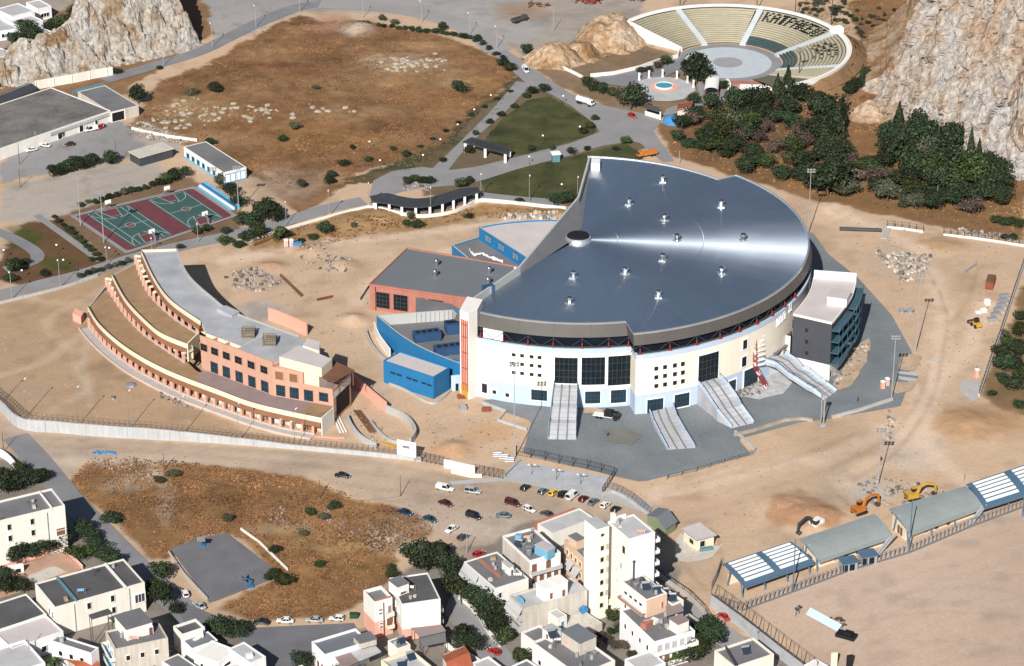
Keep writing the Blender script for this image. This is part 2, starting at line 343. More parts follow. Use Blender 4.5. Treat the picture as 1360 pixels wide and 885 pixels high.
paint([(1018, 690), (1030, 665), (1060, 655), (1090, 668), (1128, 684), (1110, 700), (1060, 706), (1030, 702)], (.39, .215, .12), .85); blob(1300, 562, 70, 26, (.40, .24, .13), .85); blob(1240, 325, 50, 10, (.38, .24, .14), .8); blob(1215, 600, 40, 26, (.56, .475, .41), .7); blob(1120, 645, 50, 24, (.36, .30, .24), .8); blob(1150, 650, 40, 18, (.5, .46, .42), .6); blob(920, 680, 70, 26, (.46, .32, .23), .6); blob(1010, 640, 110, 30, (.50, .365, .26), .6)
blob(1190, 350, 50, 22, (.42, .34, .27), .6); blob(600, 595, 30, 12, (.44, .25, .14), .8); blob(610, 570, 50, 22, (.46, .34, .25), .8); blob(650, 575, 36, 14, (.46, .29, .17), .7)
blob(350, 415, 36, 14, (.36, .335, .32), .9); blob(345, 372, 40, 16, (.36, .27, .2), .8); blob(420, 345, 50, 14, (.42, .31, .21), .8); blob(360, 355, 26, 7, (.45, .26, .16), .8); blob(470, 470, 36, 30, (.47, .35, .25), .7); blob(530, 335, 90, 14, (.50, .385, .28), .7)
paint([(640, 20), (720, -10), (860, -10), (845, 20), (770, 70), (700, 80), (670, 60)], (.32, .285, .25), 1, .2)
paint([(270, -10), (440, -30), (720, -30), (740, 20), (690, 60), (640, 40), (560, 14), (440, 10), (392, 14), (345, 36), (300, 52), (282, 52)], (.31, .295, .29), 1, .1)
blob(700, 15, 40, 14, (.34, .24, .16), .8); blob(500, 12, 140, 5, (.30, .295, .30), .8)
paint([(0, 290), (8, 250), (100, 222), (205, 214), (215, 236), (170, 256), (100, 276), (60, 292), (0, 300)], (.385, .34, .30))
paint([(0, 205), (40, 190), (150, 155), (185, 172), (205, 190), (170, 210), (100, 216), (30, 238), (0, 245)], (.27, .265, .27))
paint([(180, 170), (205, 165), (262, 186), (240, 200), (180, 185)], (.38, .34, .3)); paint([(-60, 95), (0, 60), (95, 10), (110, -20), (-80, -20)], (.34, .29, .25), 1, .1)
for cx, cy, rx in ((760, 300, 40), (690, 290, 60)): blob(cx, cy, rx, 6, (.48, .36, .25), .6)
def track(pts, wd, c, a=.6, soft=.5):
    q = [Vv_ for Vv_ in resample(cr(PL(pts), 6), 3)]; dm = np.full(GX.shape, 1e9)
    for u, v in zip(q, q[1:]):
        i0, i1 = np.searchsorted(gx, [min(u.x, v.x)-wd*2, max(u.x, v.x)+wd*2]); j0, j1 = np.searchsorted(gy, [min(u.y, v.y)-wd*2, max(u.y, v.y)+wd*2])
        X_, Y_ = GX[j0:j1, i0:i1], GY[j0:j1, i0:i1]; dx, dy = v.x-u.x, v.y-u.y; L2 = dx*dx+dy*dy
        if L2 < 1e-6: continue
        t_ = np.clip(((X_-u.x)*dx+(Y_-u.y)*dy)/L2, 0, 1); dd = np.hypot(X_-u.x-t_*dx, Y_-u.y-t_*dy); dm[j0:j1, i0:i1] = np.minimum(dm[j0:j1, i0:i1], dd)
    m = np.clip((wd/2+(n3-.5)*wd*.6-dm)/soft, 0, 1)*a; colr[:] = colr*(1-m[..., None])+np.array(c)*m[..., None]
LT, DK = (.61, .475, .365), (.33, .22, .145)
for pts in ([(1120, 640), (1180, 600), (1225, 540), (1245, 470), (1250, 410), (1215, 330), (1130, 290), (1090, 275)], [(870, 660), (940, 640), (1030, 620), (1120, 600), (1200, 560)], [(300, 345), (420, 325), (560, 310), (700, 285)], [(470, 400), (520, 360), (600, 330)], [(1280, 640), (1230, 590), (1235, 520), (1280, 470), (1310, 400)]): track(pts, 9, LT, .7, 3)
for pts in ([(0, 385), (60, 400), (110, 400), (165, 360)], [(40, 560), (110, 520), (95, 470), (60, 430), (110, 400)], [(0, 500), (60, 480), (110, 440)]): track(pts, 5, (.50, .38, .27), .6, 2)
for base_, c_, a_ in (([(60, 592), (200, 600), (400, 618), (560, 640), (700, 665)], DK, .45), ([(40, 580), (220, 590), (420, 606), (560, 626), (660, 648)], DK, .4), ([(430, 640), (540, 655), (650, 665), (700, 672)], DK, .4), ([(1130, 640), (1190, 600), (1235, 535), (1252, 470), (1255, 405), (1215, 335)], DK, .4), ([(1100, 625), (1175, 585), (1220, 530), (1238, 465)], DK, .35), ([(880, 655), (960, 632), (1050, 610), (1140, 575)], DK, .4), ([(330, 335), (450, 318), (580, 302), (690, 288)], DK, .4), ([(900, 740), (930, 775), (960, 800), (1000, 840)], DK, .4), ([(870, 690), (940, 700), (960, 740), (950, 780)], DK, .35), ([(480, 395), (530, 350), (620, 318)], DK, .35), ([(1010, 650), (1060, 640), (1110, 655), (1140, 690)], DK, .4), ([(1260, 430), (1285, 400), (1300, 350)], DK, .4), ([(1050, 860), (1150, 800), (1280, 780), (1360, 790)], DK, .25), ([(1100, 870), (1180, 820), (1300, 815)], DK, .25), ([(130, 470), (170, 520), (260, 560), (360, 585)], DK, .35)):
    for o_ in (-.95, .95):
        s_ = [(x+o_*.6, y+o_*1.6) for x, y in base_]; track(s_, .9, c_, a_*1.35, .4)
n6 = fbm(GX, GY, 24, 151, 5); lum = np.clip((n6-.56)*7, 0, 1)*.16; colr *= (1-lum)[..., None]; n7 = fbm(GX, GY, 6, 171, 3); colr *= (1-np.clip((n7-.62)*8, 0, 1)*.14)[..., None]
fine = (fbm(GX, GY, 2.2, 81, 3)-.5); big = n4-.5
colr *= (1+fine[..., None]*(.10+.55*rough[..., None])+((n1-.5)*rough*.75+(n3-.5)*rough*.5)[..., None]+big[..., None]*.28)  # rough fields: patches mix soil variation with painted shading of the lumps
tr = np.sin((PX*.35+PY*1.1)*.32+n1*9)*.5+.5; colr *= (1-.05*(tr**6)*(1-rough))[..., None]
for _ in range(1):
    colr[1:-1, 1:-1] = (colr[1:-1, 1:-1]*2+colr[:-2, 1:-1]+colr[2:, 1:-1]+colr[1:-1, :-2]+colr[1:-1, 2:])/6
HGT = rough*((n1-.5)*1.2+(n3-.5)*.9)-rough*.35
def mound(px, py, r, h):
    q = P(px, py); global HGT
    HGT = np.maximum(HGT, h*np.exp(-((GX-q.x)**2+(GY-q.y)**2)/(r*r)*1.0)*(.75+.5*n3)-.12)
HGT = np.minimum(HGT, .35)
for a in ((1075, 688, 9, 2.6), (1050, 674, 7, 1.8), (1290, 566, 9, 2.0), (357, 357, 5, 1.6), (413, 333, 5, 1.7), (455, 352, 4, 1.4), (470, 425, 4, 1.6), (604, 596, 4, 1.4), (1248, 326, 7, 1.0), (1110, 278, 9, 1.4), (1020, 285, 6, .9), (472, 295, 7, 1.6), (500, 288, 6, 1.8), (340, 365, 6, 1.0), (690, 290, 4, 1.3), (715, 287, 4, 1.4), (740, 284, 4, 1.2), (480, 38, 6, 2.2)): mound(*a)
def ground_h(x, y):
    i = int(np.searchsorted(gx, x)); j = int(np.searchsorted(gy, y)); return float(HGT[min(j, len(gy)-1), min(i, len(gx)-1)])
ny, nx = GX.shape
vs = np.stack([GX, GY, HGT], -1).reshape(-1, 3).astype(np.float32)
ii = (np.arange(ny-1)[:, None]*nx+np.arange(nx-1)[None]).ravel()
quads = np.stack([ii, ii+1, ii+nx+1, ii+nx], 1).astype(np.int32)
me = bpy.data.meshes.new('ground'); me.vertices.add(len(vs)); me.vertices.foreach_set('co', vs.ravel())
me.loops.add(quads.size); me.loops.foreach_set('vertex_index', quads.ravel()); me.polygons.add(len(quads)); me.polygons.foreach_set('loop_start', np.arange(0, quads.size, 4, dtype=np.int32))
me.polygons.foreach_set('use_smooth', np.ones(len(quads), bool)); me.update(calc_edges=True)
ca = me.color_attributes.new('soil_shade_colour', 'FLOAT_COLOR', 'POINT')
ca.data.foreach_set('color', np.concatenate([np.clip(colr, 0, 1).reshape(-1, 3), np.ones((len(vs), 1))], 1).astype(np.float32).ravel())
gm = bpy.data.materials.new('ground'); gm.use_nodes = True; N = gm.node_tree.nodes; L = gm.node_tree.links; bs = N['Principled BSDF']; bs.inputs['Roughness'].default_value = .95; bs.inputs['Specular IOR Level'].default_value = .1
at = N.new('ShaderNodeVertexColor'); at.layer_name = 'soil_shade_colour'; ge = N.new('ShaderNodeNewGeometry')
nz = N.new('ShaderNodeTexNoise'); nz.inputs['Scale'].default_value = .9; nz.inputs['Detail'].default_value = 6; L.new(ge.outputs['Position'], nz.inputs['Vector'])
mr = N.new('ShaderNodeMapRange'); mr.inputs[1].default_value = .3; mr.inputs[2].default_value = .7; mr.inputs[3].default_value = .93; mr.inputs[4].default_value = 1.07; L.new(nz.outputs[0], mr.inputs[0])
hs = N.new('ShaderNodeHueSaturation'); L.new(at.outputs[0], hs.inputs['Color']); L.new(mr.outputs[0], hs.inputs['Value']); L.new(hs.outputs[0], bs.inputs['Base Color'])
bp = N.new('ShaderNodeBump'); bp.inputs['Distance'].default_value = .12; bp.inputs['Strength'].default_value = .5; L.new(nz.outputs[0], bp.inputs['Height']); L.new(bp.outputs[0], bs.inputs['Normal'])
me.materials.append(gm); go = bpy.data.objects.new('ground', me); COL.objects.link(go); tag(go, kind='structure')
# ---------------------------------------------------------------- sheets: roads, paths, lawns
SH = [0.03]
def sheet(name, pts, m, z=None, wob=0., world=False, kind='structure'):
    if z is None: SH[0] += .006; z = SH[0]
    q = pts if world else PL(pts)
    q = resample(list(q)+[q[0]], 2.0)
    if wob:
        q = [V((p.x+(rnd.random()-.5)*wob, p.y+(rnd.random()-.5)*wob, 0)) for p in q]
    b = MB(); b.poly([Z(p, z) for p in q])
    import bmesh
    o = b.build(name, m); bm = bmesh.new(); bm.from_mesh(o.data); bmesh.ops.triangulate(bm, faces=bm.faces[:]); bmesh.ops.recalc_face_normals(bm, faces=bm.faces[:]); bm.to_mesh(o.data); bm.free()
    for p in o.data.polygons:
        if p.normal.z < 0: p.flip()
    return tag(o, kind=kind)
def ribbon(name, px, wd, m, wob=0., z=None):
    c = resample(cr(PL(px), 8), 2.5); SH[0] += .006
    b = MB(); b.strip([Z(p, SH[0]) for p in off(c, -wd/2)], [Z(p, SH[0]) for p in off(c, wd/2)])
    return tag(b.build(name, m), kind='structure')
sheet('lawn', [(640, 190), (665, 160), (700, 133), (730, 128), (760, 145), (793, 165), (790, 178), (745, 192), (700, 205), (660, 206)], 'lawn', wob=.8)
sheet('lawn', [(636, 238), (690, 224), (760, 208), (830, 190), (846, 200), (850, 214), (800, 222), (770, 262), (745, 272), (650, 264)], 'lawn', wob=.8)
sheet('lawn', [(455, 238), (500, 228), (545, 224), (590, 190), (610, 195), (575, 224), (535, 232), (490, 245)], 'lawnbrown', wob=1.2)
sheet('park_path', [(686, 108), (706, 112), (672, 148), (640, 176), (612, 205), (594, 228), (572, 226), (610, 190), (650, 150)], 'paving')
sheet('roundabout', [(490, 262), (496, 240), (520, 228), (560, 222), (600, 226), (632, 222), (690, 208), (760, 190), (800, 174), (860, 172), (852, 186), (800, 194), (760, 206), (690, 224), (640, 240), (610, 246), (560, 250), (530, 256), (500, 268)], 'paving')
sheet('road', [(640, 38), (672, 66), (720, 100), (760, 126), (800, 140), (850, 150), (880, 160), (868, 175), (896, 214), (880, 216), (850, 190), (800, 182), (790, 165), (760, 142), (735, 127), (700, 112), (684, 98), (664, 80), (628, 56)], 'paving')
ribbon('road', [(138, 107), (200, 89), (262, 70), (300, 52), (340, 32), (388, 12), (430, 4)], 7, 'asphalt')
ribbon('road', [(425, 5), (500, 9), (570, 20), (630, 42), (664, 70)], 11, 'farpave')
ribbon('rear_road', [(-40, 400), (0, 392), (60, 377), (105, 366), (176, 344), (250, 325), (313, 312), (400, 288), (440, 276), (490, 266)], 7, 'paving')
ribbon('rear_road', [(630, 259), (660, 263), (700, 267), (752, 270)], 6, 'paving')
ribbon('park_path', [(48, 286), (90, 316), (134, 348)], 2.6, 'paving')
ribbon('park_path', [(-10, 306), (20, 318), (48, 336), (44, 348), (0, 360)], 4.5, 'asphalt')
ribbon('street', [(20, 580), (50, 612), (90, 660), (140, 712), (190, 762), (232, 800), (256, 826)], 7.5, 'asphalt')
sheet('street', [(232, 796), (262, 808), (300, 824), (340, 834), (470, 828), (480, 845), (420, 862), (396, 885), (330, 885), (320, 850), (280, 842), (245, 830)], 'asphalt_dark')
sheet('alley', [(606, 768), (640, 815), (690, 885), (645, 885), (590, 815)], 'paving')
ribbon('street', [(890, 800), (940, 830), (1000, 875), (1030, 900)], 7, 'farpave')
sheet('small_court', [(227, 729.5), (262, 716), (301, 708), (375, 765), (278.5, 802)], 'asphalt_dark')
sheet('plaza', [(640, 533), (672, 548), (706, 560), (694, 603), (816, 633), (852, 641), (930, 622), (998, 604), (980, 584), (1060, 562), (1105, 556), (1196, 540), (1204, 518), (1212, 470), (1185, 420), (1140, 370), (1100, 338), (1080, 310), (1040, 300), (1000, 420), (850, 500)], 'plaza')
sheet('apron', [(690, 614), (808, 634), (799.4, 657), (669.7, 634)], 'concrete_light')
sheet('pavement', [(596, 640), (669, 634), (800, 657), (815, 650), (868, 672), (862, 684), (808, 666), (672, 640), (600, 645)], 'concrete')
# ---------------------------------------------------------------- the arena
CA = P(768, 318, 24); RO, RI, WO, WI = 70.0, 61.5, 70.6, 64.8
def pol(r, a, z): return V((CA.x+r*math.cos(rad(a)), CA.y+r*math.sin(rad(a)), z))
arena = thing('sports_arena', 'huge white round sports arena under a dark steel shell roof', 'arena', (CA.x, CA.y, 0))
def rout(a): return RO if -78.5 <= a <= 42.5 else (63.5 if a > 42.5 else RI)
def zr(r): return 24+1.3*r/70
def met(name):
    m = bpy.data.materials.new(name); m.use_nodes = True; M[name] = m; N = m.node_tree.nodes; L = m.node_tree.links; b = N['Principled BSDF']
    g = N.new('ShaderNodeNewGeometry')
    s = N.new('ShaderNodeVectorMath'); s.operation = 'SUBTRACT'; L.new(g.outputs['Position'], s.inputs[0]); s.inputs[1].default_value = CA
    c = N.new('ShaderNodeVectorMath'); c.operation = 'CROSS_PRODUCT'; c.inputs[0].default_value = (0, 0, 1); L.new(s.outputs[0], c.inputs[1])
    n = N.new('ShaderNodeVectorMath'); n.operation = 'NORMALIZE'; L.new(c.outputs[0], n.inputs[0]); L.new(n.outputs[0], b.inputs['Tangent'])
    sx = N.new('ShaderNodeSeparateXYZ'); L.new(s.outputs[0], sx.inputs[0]); at = N.new('ShaderNodeMath'); at.operation = 'ARCTAN2'; L.new(sx.outputs[1], at.inputs[0]); L.new(sx.outputs[0], at.inputs[1])
    mu = N.new('ShaderNodeMath'); mu.operation = 'MULTIPLY'; mu.inputs[1].default_value = 60; L.new(at.outputs[0], mu.inputs[0])
    ln = N.new('ShaderNodeVectorMath'); ln.operation = 'LENGTH'; L.new(s.outputs[0], ln.inputs[0])
    cb = N.new('ShaderNodeCombineXYZ'); L.new(mu.outputs[0], cb.inputs[0]); ls = N.new('ShaderNodeMath'); ls.operation = 'MULTIPLY'; ls.inputs[1].default_value = .05; L.new(ln.outputs['Value'], ls.inputs[0]); L.new(ls.outputs[0], cb.inputs[1])
    nz = N.new('ShaderNodeTexNoise'); nz.inputs['Scale'].default_value = .8; nz.inputs['Detail'].default_value = 6; L.new(cb.outputs[0], nz.inputs['Vector'])
    n2 = N.new('ShaderNodeTexNoise'); n2.inputs['Scale'].default_value = .05; n2.inputs['Detail'].default_value = 4; L.new(g.outputs['Position'], n2.inputs['Vector'])
    mm = N.new('ShaderNodeMath'); mm.operation = 'MULTIPLY_ADD'; L.new(nz.outputs[0], mm.inputs[0]); mm.inputs[1].default_value = .5
    m2 = N.new('ShaderNodeMath'); m2.operation = 'MULTIPLY'; m2.inputs[1].default_value = .5; L.new(n2.outputs[0], m2.inputs[0]); L.new(m2.outputs[0], mm.inputs[2])
    rp = N.new('ShaderNodeValToRGB'); rp.color_ramp.elements[0].position = .3; rp.color_ramp.elements[1].position = .7
    rp.color_ramp.elements[0].color = (.30, .36, .45, 1); rp.color_ramp.elements[1].color = (.46, .54, .64, 1); L.new(mm.outputs[0], rp.inputs[0]); L.new(rp.outputs[0], b.inputs['Base Color'])
    b.inputs['Metallic'].default_value = 1.; b.inputs['Base Color'].default_value = (.60, .645, .70, 1); [L.remove(l_) for l_ in list(b.inputs['Base Color'].links)]; b.inputs['Roughness'].default_value = .29; b.inputs['Anisotropic'].default_value = 1.0; b.inputs['Anisotropic Rotation'].default_value = ANR
    b2 = N.new('ShaderNodeBsdfPrincipled'); L.new(n.outputs[0], b2.inputs['Tangent']); L.new(rp.outputs[0], b2.inputs['Base Color']); b2.inputs['Metallic'].default_value = .75; b2.inputs['Anisotropic'].default_value = .9
    rr_ = N.new('ShaderNodeMapRange'); rr_.inputs[3].default_value = .48; rr_.inputs[4].default_value = .66; L.new(n2.outputs[0], rr_.inputs[0]); L.new(rr_.outputs[0], b2.inputs['Roughness'])
    mx = N.new('ShaderNodeMixShader'); mx.inputs[0].default_value = .5; L.new(b.outputs[0], mx.inputs[1]); L.new(b2.outputs[0], mx.inputs[2]); L.new(mx.outputs[0], N['Material Output'].inputs[0])
ANR = 0.0
met('roofsteel')
# shell roof: radial grid from the cap outwards
b = MB(); angs = [86-i*(211/150) for i in range(151)]; angs = sorted(set(angs+[42.5, 42.4, -78.4, -78.6]), reverse=True); rs = [3.2, 12, 12.15, 25, 38, 38.2, 54, None]
for a in angs:
    for r in rs: rr = r or rout(a); b.v.append(tuple(pol(rr, a, zr(rr)+(.05 if r in (12.15, 38.2) else 0))))
k = len(rs)
for i in range(len(angs)-1):
    for j in range(k-1): b.f.append((i*k+j, (i+1)*k+j, (i+1)*k+j+1, i*k+j+1)[::1]); b.m.append(0)
roof = b.build('roof', 'roofsteel', arena)
for p in roof.data.polygons:
    if p.normal.z < 0: p.flip()
# fascia: sloping metal skirt below the roof edge
b = MB(); A1 = [a for a in angs if a <= 42.5]
def rb(a): return 70.9 if -78.5 <= a <= 42.5 else 64.2
A2 = angs
top = [pol(rout(a)+.02, a, zr(rout(a))+.25) for a in A2]; tin = [pol(rout(a)-.5, a, zr(rout(a))+.25) for a in A2]; bot = [pol(rb(a), a, 22.1) for a in A2]; bin_ = [pol(rb(a)-3, a, 21.9) for a in A2]; tin0 = [pol(rout(a)-.5, a, zr(rout(a))-.1) for a in A2]
b.strip([p-V((0, 0, .5)) for p in top], bot, 0); b.strip(top, [p-V((0, 0, .5)) for p in top], 1); b.strip(tin, top, 1); b.strip(tin0, tin, 1); b.strip(bot, bin_, 0)
b.build('fascia', ['fascia', 'galv'], arena)
for a in [-107, -97.6, -88, -69, -60, -52, -44, -36, -28]: b = MB(); b.beam(pol(rout(a)+.08, a, zr(rout(a))-.2), pol(rb(a)+.08, a, 22.1), .16, .12); b.build('fascia_seam', 'fascia', arena)
# left margin between the valley and the parapet; darker metal paints its facing-away shade
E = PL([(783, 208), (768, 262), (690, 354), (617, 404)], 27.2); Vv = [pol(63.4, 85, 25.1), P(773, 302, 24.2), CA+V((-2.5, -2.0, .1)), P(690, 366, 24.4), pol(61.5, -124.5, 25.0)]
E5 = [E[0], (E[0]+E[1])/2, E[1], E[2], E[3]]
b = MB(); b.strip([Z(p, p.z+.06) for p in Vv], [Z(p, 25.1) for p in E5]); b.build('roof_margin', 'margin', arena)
b = MB(); Ed = resample(E, 4)+[E[-1]]; b.ribwall(E, 24.4, 27.2, .6); b.build('parapet', 'parapet', arena)
for x_, y_, sx_, sz_, m_ in ((648, 388, 3.4, 2.6, 'darkblue'), (684, 364, .5, 2.6, 'white_clean')): g_ = P(x_, y_, 25.2); b = MB(); b.box(g_-V((0, 0, .4)), sx_, 1.6 if sx_ > 1 else .5, sz_, .55, 0); [b.tube([g_+V((-.8+.7*i_, -1.0, .2)), g_+V((-.8+.7*i_, -1.0, 1.9))], .14, 6, 1) for i_ in range(3) if sx_ > 1]; b.build('roof_unit', [m_, 'white_clean'], arena)
b = MB(); b.ribwall([Z(p, 0) for p in off(E, .2)], 0, 24.3, .6); b.build('side_wall', 'white', arena)
c1 = P(783, 208, 28); b = MB(); b.box((c1.x+1.9, c1.y-2.6, 24.9), 2.8, 4.2, 2.6, rad(-4)); b.build('corner_box', 'white', arena)
# cap over the apex
b = MB(); b.lathe((CA.x, CA.y, 24), [(3.9, -.3), (3.9, .9), (3.6, 1.2)], 32, 0); b.lathe((CA.x, CA.y, 25.2), [(3.55, 0), (3.2, .35), (1.2, .6)], 32, 1)
b.build('roof_cap', ['galv', 'black'], arena)
# ventilators
for i, (x, y) in enumerate([(880, 243), (836, 272), (883, 293), (958, 276), (899, 320), (987, 321), (880, 346), (830, 364), (958, 365), (761.5, 369), (756.5, 405), (874, 396)]):
    q = P(x, y, 24.6); q.z = zr((Z(q, 0)-Z(CA, 0)).length); 
    if i == 0:
        b = MB(); b.box((q.x, q.y, q.z-.05), 2.0, 2.0, .35, 0, 1); b.lathe(q, [(.7, .3), (.7, 1.3), (1.0, 1.4), (1.08, 1.75), (.95, 2.15), (.6, 2.45), (.15, 2.6)], 14); b.sm = False
        v0 = b.build('roof_vent', ['chrome', 'galv'], arena, q)
    else:
        v = v0.copy(); COL.objects.link(v); v.location = q-V((CA.x, CA.y, 0)); v.rotation_euler.z = i
# drum walls
def arcw(a0, a1, n=40): return [a0+(a1-a0)*i/n for i in range(n+1)]
WL = arcw(-118, -77.6, 36); WR = arcw(-77.6, 42.5, 90); WB = arcw(42.5, 85, 24)
def drum(name, z0, z1, m, dr=0., inn=False):
    b = MB(); pts = [pol(WI+dr, a, 0) for a in WL]+[pol(WO+dr, a, 0) for a in WR]+[pol(WI-1+dr, a, 0) for a in WB]
    b.ribwall(pts, z0, z1, .6); return b.build(name, m, arena)
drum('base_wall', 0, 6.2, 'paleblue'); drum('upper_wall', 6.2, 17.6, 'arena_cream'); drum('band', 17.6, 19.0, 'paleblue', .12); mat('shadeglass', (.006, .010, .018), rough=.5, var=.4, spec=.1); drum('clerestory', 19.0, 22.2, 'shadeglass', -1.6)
b = MB(); A = [pol(WI-3, a, 18.95) for a in WL]+[pol(WO-3, a, 18.95) for a in WR]; B = [pol(WI, a, 18.95) for a in WL]+[pol(WO, a, 18.95) for a in WR]; b.strip(B, A); b.build('ledge', 'fascia', arena)
# red brackets under the eaves
def bracket(r, a):
    b = MB(); b.beam(pol(r-.3, a, 18.9), pol(r-.1, a, 20.5), .42, .42); b.beam(pol(r-.35, a, 20.4), pol(r-.3, a, 22.0), .2, .2, 1); b.beam(pol(r-.2, a, 19.0), pol(r+.4, a, 19.3), .9, .35); b.beam(pol(r-.35, a-3, 19.2), pol(r-.35, a, 21.8), .13, .13, 1); b.beam(pol(r-.35, a+3, 19.2), pol(r-.35, a, 21.8), .13, .13, 1); return b.build('bracket', ['red', 'darksteel'], arena)
for a in [-116.8, -110.5, -104, -97.5, -90.2, -83.5, -78.4]: bracket(WI, a)
for a in [-76.8, -69.5, -62.5, -56, -50, -44, -38, -32, -26]: bracket(WO, a)
b = MB(); b.ribwall([pol(WI-.6, a, 0) for a in arcw(-116.2, -110.8, 6)], 19.1, 22.0, .3); b.build('white_panel', 'white_clean', arena)
# pylon with orange ribs
b = MB(); pq = [P(611.5, 526), P(623.5, 531), P(634.5, 526), P(634.5, 526)+V((1.5, 7, 0)), P(611.5, 526)+V((2, 9, 0))]; b.prism(pq, 0, 27.6); pyl = b.build('pylon', 'white', arena)
b = MB(); d = (pq[1]-pq[0]).normalized(); nn = V((d.y, -d.x, 0))
for f in (.25, .45, .65, .85):
    q = pq[0]+(pq[1]-pq[0])*f+nn*.1; b.box((q.x, q.y, 2.4), .32, .36, 22.6, math.atan2(d.y, d.x))
for z in (4.5, 9.5, 14.5, 19.5, 23.5):
    q = pq[0]+(pq[1]-pq[0])*.55+nn*.12; b.box((q.x, q.y, z), 2.3, .3, .3, math.atan2(d.y, d.x))
b.build('rib', 'orange_rib', pyl)
b = MB(); q = pq[0]+(pq[1]-pq[0])*.5+nn*.1; b.box((q.x, q.y, .1), 2.4, .3, 4, math.atan2(d.y, d.x)); b.build('base_panel', 'yellow', pyl)
# windows on the drum
def cwin(x0, y0, x1, y1, r, nx, nz, name='window', gm='glassblue', fm='white_clean', rec=.32, fr=.28):
    a0, zt = cyl(x0, y0, CA, r); a1, zb = cyl(x1, y1, CA, r)
    if a1 < a0: a0, a1 = a1, a0
    return awin(math.degrees(a0), math.degrees(a1), min(zb, zt), max(zb, zt), r, nx, nz, name, gm, fm, fr)
def awin(a0, a1, z0, z1, r, nx, nz, name='window', gm='glassblue', fm='white_clean', fr=.28):
    b = MB(); n = max(2, int(abs(a1-a0)/1.2)); AA = arcw(a0, a1, n); w = fr/r*57.3
    b.ribwall([pol(r+.34, a, 0) for a in AA], z0, z1, .08, 1)
    b.ribwall([pol(r+.40, a, 0) for a in arcw(a0-w, a1+w, n)], z0-fr, z0, .3, 0); b.ribwall([pol(r+.40, a, 0) for a in arcw(a0-w, a1+w, n)], z1, z1+fr, .3, 0)
    for aa in (a0-w/2, a1+w/2): q = pol(r+.40, aa, z0); b.box(q, .3, fr, z1-z0, rad(aa))
    for i in range(1, nx): aa = a0+(a1-a0)*i/nx; b.box(pol(r+.42, aa, z0), .06, .1, z1-z0, rad(aa), 2)
    for j in range(1, nz): zz = z0+(z1-z0)*j/nz; b.ribwall([pol(r+.42, a, 0) for a in AA], zz-.05, zz+.05, .07, 2)
    return b.build(name, [fm, gm, 'darksteel'], arena)
for x0, x1, yt, yb in ((737, 767, 473.5, 509), (772.5, 803, 474, 510), (807.5, 836.5, 472.5, 509.5)): cwin(x0, yt, x1, yb, WI, 5, 4, 'large_window', 'glass')
for c, dy in ((683, 0), (694, 1.2), (706.5, 2.6), (717, 3.6)):
    for y in (470.5, 482, 494): cwin(c-2.6, y+dy-2.6, c+2.6, y+dy+2.6, WI, 1, 1, 'square_window', 'black', 'white_clean', fr=.12)
for x0, y0, x1, y1 in ((706, 516, 727, 532), (777, 519, 797, 535), (811, 517.5, 831, 533.5)): cwin(x0, y0, x1, y1, WI, 5, 3, 'ground_window')
for x0, y0, x1, y1 in ((655, 517, 660, 523), (672, 521, 677, 527)): cwin(x0, y0, x1, y1, WI, 1, 1, 'square_window', 'black')
cwin(641, 508, 648, 522, WI, 2, 1, 'door', 'black')
for c, y0 in ((871, 489), (882.5, 487), (895.5, 484.8), (906, 482.8)):
    for dy in (0, 11.5, 23): cwin(c-2.8, y0+dy-2.6, c+2.6, y0+dy+2.4, WO, 1, 1, 'square_window', 'black', 'white_clean', fr=.12)
cwin(927, 472.5, 952.5, 502, WO, 5, 4, 'large_window', 'glass')
for x0, y0, x1, y1 in ((859, 530.5, 880, 546), (895, 524, 914.5, 537.5), (967, 506, 976, 517.5), (987, 492.5, 1005, 507)): cwin(x0, y0, x1, y1, WO, 5, 3, 'ground_window')
for x0, y0, x1, y1 in ((985.5, 452, 991, 462), (984, 474.5, 990, 485)): cwin(x0, y0, x1, y1, WO, 1, 1, 'small_window', 'glass')
for x, y in ((1032, 428), (1036, 424), (1040, 419.5), (1048, 409)): cwin(x-1, y-4, x+.6, y+3, WO, 1, 1, 'slot_window', 'white_clean')
